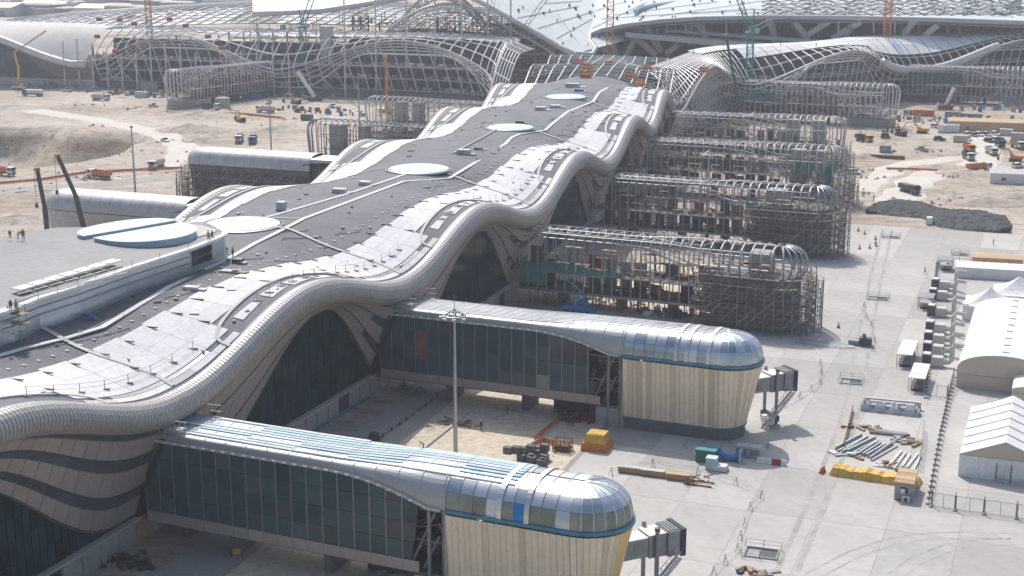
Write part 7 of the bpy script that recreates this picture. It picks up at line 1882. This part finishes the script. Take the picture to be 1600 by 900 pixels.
# ------------------------------------------------------------------ workers
def body_mesh(pose):
    """one continuous figure grown with a skin modifier"""
    J = {'pel': (0, 0, .95, .155, .12), 'wai': (0, 0, 1.12, .15, .11), 'che': (0, .01, 1.34, .185, .12), 'nek': (0, 0, 1.52, .065, .065), 'chn': (0, .03, 1.60, .075, .085), 'hed': (0, .02, 1.72, .095, .11),
         'lsh': (.19, 0, 1.43, .07, .07), 'rsh': (-.19, 0, 1.43, .07, .07), 'lhi': (.10, 0, .88, .105, .105), 'rhi': (-.10, 0, .88, .105, .105)}
    if pose == 'stand': J.update(lel=(.25, -.02, 1.14, .05, .05), lwr=(.26, .10, .92, .036, .036), lha=(.26, .14, .83, .045, .03), rel=(-.25, -.02, 1.14, .05, .05), rwr=(-.26, .10, .92, .036, .036), rha=(-.26, .14, .83, .045, .03), lkn=(.11, .02, .49, .068, .068), lan=(.11, -.02, .10, .045, .05), lto=(.12, .16, .05, .05, .04), rkn=(-.12, .02, .49, .068, .068), ran=(-.13, -.02, .10, .045, .05), rto=(-.14, .16, .05, .05, .04))
    elif pose == 'walk': J.update(lel=(.25, .12, 1.16, .05, .05), lwr=(.24, .32, 1.02, .036, .036), lha=(.24, .40, .98, .045, .03), rel=(-.25, -.14, 1.16, .05, .05), rwr=(-.26, -.18, .93, .036, .036), rha=(-.26, -.17, .84, .045, .03), lkn=(.10, -.10, .50, .068, .068), lan=(.10, -.38, .14, .045, .05), lto=(.10, -.24, .05, .05, .04), rkn=(-.10, .20, .50, .068, .068), ran=(-.10, .30, .10, .045, .05), rto=(-.10, .48, .05, .05, .04))
    else:
        J.update(wai=(0, .10, 1.06, .15, .11), che=(0, .32, 1.18, .18, .12), nek=(0, .46, 1.24, .065, .065), chn=(0, .54, 1.24, .075, .085), hed=(0, .63, 1.27, .095, .11), lsh=(.19, .36, 1.20, .07, .07), rsh=(-.19, .36, 1.20, .07, .07), lel=(.22, .50, .94, .05, .05), lwr=(.18, .62, .72, .036, .036), lha=(.17, .66, .64, .045, .03), rel=(-.22, .50, .94, .05, .05), rwr=(-.18, .62, .72, .036, .036), rha=(-.17, .66, .64, .045, .03), lkn=(.12, .08, .50, .068, .068), lan=(.12, -.04, .10, .045, .05), lto=(.13, .14, .05, .05, .04), rkn=(-.12, .10, .50, .068, .068), ran=(-.13, -.02, .10, .045, .05), rto=(-.14, .16, .05, .05, .04))
    for s_ in 'lr':                                         # five short unequal fingers on each hand
        h = Vector(J[s_ + 'ha'][:3]); w = Vector(J[s_ + 'wr'][:3]); d = (h - w).normalized()
        for k, (o, l) in enumerate(((-.03, .055), (-.01, .065), (.012, .06), (.032, .05))): q = h + d * l + Vector((0, o, 0)); J[s_ + 'f%d' % k] = (q.x, q.y, q.z, .009, .009)
        q = h + d * .01 + Vector((-.05 if s_ == 'l' else .05, .03, 0)); J[s_ + 'f4'] = (q.x, q.y, q.z, .010, .010)
    Ed = [('pel', 'wai'), ('wai', 'che'), ('che', 'nek'), ('nek', 'chn'), ('chn', 'hed'), ('che', 'lsh'), ('lsh', 'lel'), ('lel', 'lwr'), ('lwr', 'lha'), ('che', 'rsh'), ('rsh', 'rel'), ('rel', 'rwr'), ('rwr', 'rha'), ('pel', 'lhi'), ('lhi', 'lkn'), ('lkn', 'lan'), ('lan', 'lto'), ('pel', 'rhi'), ('rhi', 'rkn'), ('rkn', 'ran'), ('ran', 'rto')] + [(s_ + 'ha', s_ + 'f%d' % k) for s_ in 'lr' for k in range(5)]
    names_ = list(J); ix = {n: i for i, n in enumerate(names_)}
    me = bpy.data.meshes.new('figure'); me.from_pydata([J[n][:3] for n in names_], [(ix[a], ix[b]) for a, b in Ed], [])
    o = bpy.data.objects.new('figure_source', me); COL.objects.link(o)
    sk = o.modifiers.new('skin', 'SKIN'); sv = me.skin_vertices[0].data
    for n in names_: sv[ix[n]].radius = J[n][3:5]; sv[ix[n]].use_root = (n == 'pel')
    sb = o.modifiers.new('sub', 'SUBSURF'); sb.levels = 1; sb.render_levels = 1
    dg_ = bpy.context.evaluated_depsgraph_get(); out = bpy.data.meshes.new_from_object(o.evaluated_get(dg_))
    bpy.data.objects.remove(o); bpy.data.meshes.remove(me)
    out.polygons.foreach_set('use_smooth', [True] * len(out.polygons)); return out, J
BODY = {p: body_mesh(p) for p in ('stand', 'walk', 'bend')}
def dressed(pose, top, legs):
    src, J = BODY[pose]; me = src.copy(); me.materials.clear()
    for m_ in (legs, top, 'skin', 'black'): me.materials.append(MATS[m_])
    pel = J['pel'][2]; nk = Vector(J['nek'][:3]); idx = []
    for p in me.polygons:
        c = p.center; hand = min((c - Vector(J['lha'][:3])).length, (c - Vector(J['rha'][:3])).length) < .1; head = (c - Vector(J['hed'][:3])).length < .19 or (c - Vector(J['chn'][:3])).length < .10
        arm = abs(c.x) > .19 and c.z > .6 and not (abs(c.x) < .2 and c.z < .95)
        idx.append(2 if (hand or head) else (3 if c.z < .13 else (1 if (c.z > pel + .03 or (arm and c.z > .70) or (pose == 'bend' and c.y > .2 and c.z > .6)) else 0)))
    me.polygons.foreach_set('material_index', idx); return me, J
DR = {}
def worker(p, rz, pose, top, legs, helm, label, vest=None):
    key = (pose, top, legs)
    if key not in DR: DR[key] = dressed(*key)
    me, J = DR[key]
    t = tag(bpy.data.objects.new('person', me), label, 'person', 'construction workers'); COL.objects.link(t); t.location = p; t.rotation_euler = (0, 0, rz); ORG[t.name] = Vector((0, 0, 0))
    h = Vector(J['hed'][:3])
    part('hard_hat', MB().lathe([(.155, 0), (.13, .02), (.125, .07), (.09, .13), (.02, .155)], h + Vector((0, 0, .02)), 12), helm, t, world=False, smooth=True)
    f = Vector((0, 1, 0))
    part('nose', MB().cbox(h + Vector((0, .115, -.02)), (.03, .03, .05)), 'skin', t, world=False)
    for s_ in (-1, 1): part('eye', MB().cbox(h + Vector((s_ * .04, .10, .0)), (.025, .02, .014)), 'black', t, world=False); part('ear', MB().cbox(h + Vector((s_ * .105, 0, -.03)), (.02, .04, .06)), 'skin', t, world=False)
    part('mouth', MB().cbox(h + Vector((0, .10, -.075)), (.05, .015, .01)), 'red_dark', t, world=False)
    if vest:
        c, w = Vector(J['che'][:3]), Vector(J['wai'][:3]); mb = MB(); rows = []
        for q, (kx_, ky_) in ((0., (.21, .155)), (.45, (.215, .16)), (1., (.205, .165))):
            o = w.lerp(c, q) + Vector((0, 0, .06 * q)); rows.append([o + Vector((kx_ * math.cos(a), ky_ * math.sin(a), 0)) for a in [2 * math.pi * i / 14 for i in range(14)]])
        part('vest', mb.grid(rows, closed=True), vest, t, world=False, smooth=True)
    return t
lantern_pt = lambda px, py: P(px, py, LZ + .62)
worker(P(1552, 383, 0), 1.0, 'stand', 'cloth_grey', 'cloth_navy', 'white_paint', 'worker in grey standing alone on the apron below the gravel')
worker(P(1445, 428, 0), -2.4, 'walk', 'cloth_red', 'cloth_navy', 'red', 'worker in a red top walking across the apron near the tents')
worker(G(830, 638), 1.2, 'stand', 'hivis_orange', 'brown', 'yellow', 'worker in orange standing on the lit sand in front of the second bridge')
worker(G(792, 646), -1.0, 'stand', 'cloth_grey', 'cloth_navy', 'yellow', 'worker in grey at the shadow edge between the bridges', 'hivis_orange')
worker(G(752, 672), .5, 'stand', 'cloth_navy', 'cloth_navy', 'white_paint', 'worker in dark clothes in the shade right of the mast')
worker(G(662, 702), 1.5, 'bend', 'cloth_grey', 'cloth_navy', 'blue_lift', 'worker bending down behind the nearest bridge roof', 'hivis')
worker(G(632, 606), 2.0, 'stand', 'cloth_navy', 'cloth_navy', 'yellow', 'worker in a yellow vest where the second bridge meets the hull', 'hivis')
worker(on_roof(364, 402), 2.6, 'stand', 'cloth_navy', 'cloth_navy', 'yellow', 'worker in a yellow vest on the roof, lowest of the group at the lantern tip', 'hivis')
worker(on_roof(355, 396), .6, 'bend', 'cloth_grey', 'cloth_navy', 'yellow', 'worker bending at the lantern tip', 'hivis')
worker(P(326, 377, LZ + .35), 3.0, 'stand', 'cloth_navy', 'cloth_navy', 'green', 'worker in a green vest on the lantern edge, left of two', 'hivis')
worker(P(332, 376, LZ + .35), 1.0, 'walk', 'cloth_grey', 'cloth_navy', 'white_paint', 'worker in dark clothes on the lantern edge, right of two')
worker(lantern_pt(37, 375), .3, 'stand', 'brown', 'cloth_grey', 'black', 'worker in brown standing on the lantern roof at the left')
worker(lantern_pt(28, 374), -1.3, 'bend', 'cloth_navy', 'cloth_grey', 'steel_dark', 'worker bending over the green pallet on the lantern roof', 'hivis')
worker(lantern_pt(16, 373), .3, 'bend', 'cloth_grey', 'cloth_grey', 'white_paint', 'worker crouched at the left edge of the lantern roof')
worker(P(17, 486, LZ + .3), .3, 'bend', 'cloth_navy', 'cloth_navy', 'steel_dark', 'worker in navy crouching at the near corner of the lantern')
worker(Vector(on_roof(30, 535)) + Vector((0, 0, 4.3)), .3, 'stand', 'cloth_navy', 'cloth_navy', 'steel_dark', 'worker standing on the small scaffold tower at the lantern', 'hivis')
worker(G(1342, 321), 1.0, 'stand', 'cloth_grey', 'brown', 'white_paint', 'worker beside the left end of the gravel heap')
worker(G(1365, 313), 2.0, 'stand', 'cloth_navy', 'brown', 'white_paint', 'worker behind the left end of the gravel heap')
for k, (px, py, lab) in enumerate(((1044, 88, 'worker on the right wing roof, left of a pair'), (1059, 87, 'worker on the right wing roof, middle one near the white sheets'), (1083, 84, 'worker in red on the right wing roof'), (1275, 73, 'worker on the white sheets near the right crest'), (1480, 76, 'worker on the white roof at the far right'), (1220, 73, 'worker on the pale sheets left of the right crest'))):
    worker(P(px, py, 28.9), k * 1.1, ('stand', 'walk')[k % 2], ('cloth_navy', 'cloth_red', 'cloth_grey')[k % 3], 'cloth_navy', 'white_paint', lab, 'hivis' if k % 2 else None)

# orange net along the haul road and barriers
post_fence('net_fence', [(-20, 290), (60, 283), (130, 272), (200, 268), (285, 264)], 4.0, 'long orange net fence along the haul road on the left', 'fence', 1.0, False, 'orange', 'orange_net', (.9,), group='orange net fences')
post_fence('block_row', [(-20, 303), (80, 287), (160, 279), (285, 268)], 5.0, 'row of low concrete road blocks along the haul road', 'barrier', .6, True, 'concrete', None, (.3,))
post_fence('net_fence', [(1385, 265), (1430, 266), (1465, 268)], 5.0, 'orange net strip on the right sand field', 'fence', .9, False, 'orange', 'orange_net', (.8,), group='orange net fences')
post_fence('net_fence', [(345, 178), (390, 181), (440, 186)], 5.0, 'orange net behind the bare ribs on the left', 'fence', 1.2, False, 'orange', 'orange_net', (1.0,), group='orange net fences')
rbl = random.Random(88)
SMS = ['panel_white', 'steel_grey', 'wood', 'rust', 'concrete', 'blue_lift', 'steel_dark', 'tan']
for q, n_, e_, lab in (((95, 137), 26, (18, 6), 'heaps of stored goods left of the tan container'), ((440, 150), 40, (26, 8), 'white sheets and timber stored before the left wing'), ((500, 175), 30, (22, 8), 'pale rubble and boards behind the bare left pods'), ((330, 148), 26, (16, 6), 'stored goods around the grey cabin and round tank'), ((200, 148), 24, (20, 6), 'building goods in front of the bare left wing'), ((1460, 190), 40, (30, 8), 'stored goods between the containers on the right'), ((1530, 192), 30, (26, 8), 'white stacks around the tan site building'), ((1390, 178), 20, (8, 5), 'white debris at the foot of the seventh pod'), ((1560, 172), 30, (20, 6), 'stored goods under the eighth pod'), ((1240, 228), 30, (14, 6), 'stored goods among the fifth and sixth pods'), ((270, 150), 26, (22, 6), 'stored goods left of the grey cabin')):
    clutter(q[0], q[1], int(n_ * 1.5), (e_[0] * 1.5, e_[1] * 1.5), SMS, lab, 'stored goods', 2.6)

for k, (px, py, r_, h_, lab) in enumerate(((300, 205, 10, 3.2, 'large pale spoil bank right of the dusty track'), (330, 222, 8, 2.4, 'pale spoil heap left of the two trucks'), (20, 170, 12, 1.6, 'broad spoil bank at the left rim of the pit'), (430, 205, 8, 2.2, 'pinkish spoil heap behind the bare left pod'), (120, 318, 7, 1.6, 'small brown spoil heap beside the two crane booms'), (40, 345, 9, 1.8, 'brown spoil heap at the left edge below the haul road'), (320, 182, 12, 2.6, 'long spoil bank behind the pit'), (1490, 300, 10, 1.5, 'low sandy bank above the middle of the gravel'), (1400, 225, 9, 1.5, 'low sandy bank beside the dark excavators'), (1455, 232, 11, 1.3, 'low sandy bank in the upper right field'))):
    c = G(px, py); rows = []
    for i in range(9):
        f = i / 8.; rows.append([c + Vector((r_ * (1 - f) * math.cos(a) * (1.7 + .5 * MN.noise(Vector((a, k + 9, 0)))), r_ * (1 - f) * math.sin(a) * (.9 + .3 * MN.noise(Vector((a, k, 4)))), -.3 + (h_ + .3) * f ** .8 * (1 + .5 * MN.noise(Vector((math.cos(a) * 3 * (1 - f) + k, math.sin(a) * 3 * (1 - f), f * 2)))))) for a in [2 * math.pi * j / 22 for j in range(22)]])
    mb = MB().grid(rows, closed=True); mb.f.append(tuple(range(176, 198))); single('spoil_heap', mb, 'sand', lab, 'spoil heap', c, world=True, group='heaps of spoil', smooth=True)
for px, py, lab in clutter_later: clutter(px, py, 16, (3.5, 2.2), ['steel_grey', 'galvanised', 'wood', 'rust', 'panel_white', 'steel_dark'], lab, 'material pile', .5)
# stones and clods over the sand: nobody could count them
rs_ = random.Random(99); mb = MB()
def clod(x, y, s):
    z = gz(x, y); a = rs_.uniform(0, 6.28); k = [rs_.uniform(.6, 1.3) for _ in range(5)]
    mb.add([(x + s * k[i] * math.cos(a + i * 1.57), y + s * k[i] * math.sin(a + i * 1.57), z - .1) for i in range(4)] + [(x + rs_.uniform(-.3, .3) * s, y, z + s * k[4] * .75)], [(0, 1, 4), (1, 2, 4), (2, 3, 4), (3, 0, 4)])
for k in range(60):
    cx, cy, ex = rs_.uniform(-330, -60), rs_.uniform(430, 700), rs_.uniform(3, 14)
    for j in range(rs_.randint(4, 26)): clod(rs_.gauss(cx, ex), rs_.gauss(cy, ex * .5), rs_.choice((.2, .3, .5, .8, 1.3)))
for k in range(60):
    cx, cy, ex = rs_.uniform(85, 300), rs_.uniform(425, 650), rs_.uniform(2, 12)
    for j in range(rs_.randint(4, 26)):
        x, y = rs_.gauss(cx, ex), rs_.gauss(cy, ex * .5); q = Vector((x, y, 0)) - A0
        if q.dot(DPI) > 258: clod(x, y, rs_.choice((.2, .3, .45, .8, 1.2)))
for k in range(1500):
    p = AP(rs_.uniform(8, 40), rs_.uniform(-20, 250)); clod(p.x, p.y, rs_.choice((.08, .12, .2, .3)))
so_ = struct('sand_clods', mb, 'rubble', kind='stuff')
# ------------------------------------------------------------------ the air
hz = MB().box(-1500, 1500, -120, 2300, -12, 140)
m = bpy.data.materials.new('haze'); m.use_nodes = True; t_ = m.node_tree
for nd in list(t_.nodes): t_.nodes.remove(nd)
ov = t_.nodes.new('ShaderNodeOutputMaterial'); pv = t_.nodes.new('ShaderNodeVolumePrincipled')
pv.inputs['Color'].default_value = (.88, .93, 1.0, 1); pv.inputs['Density'].default_value = .00021; pv.inputs['Anisotropy'].default_value = .2
t_.links.new(pv.outputs[0], ov.inputs['Volume'])
HAZE = True
if HAZE:
    ho = bpy.data.objects.new('haze', hz.mesh('haze', m)); COL.objects.link(ho); ho['kind'] = 'stuff'
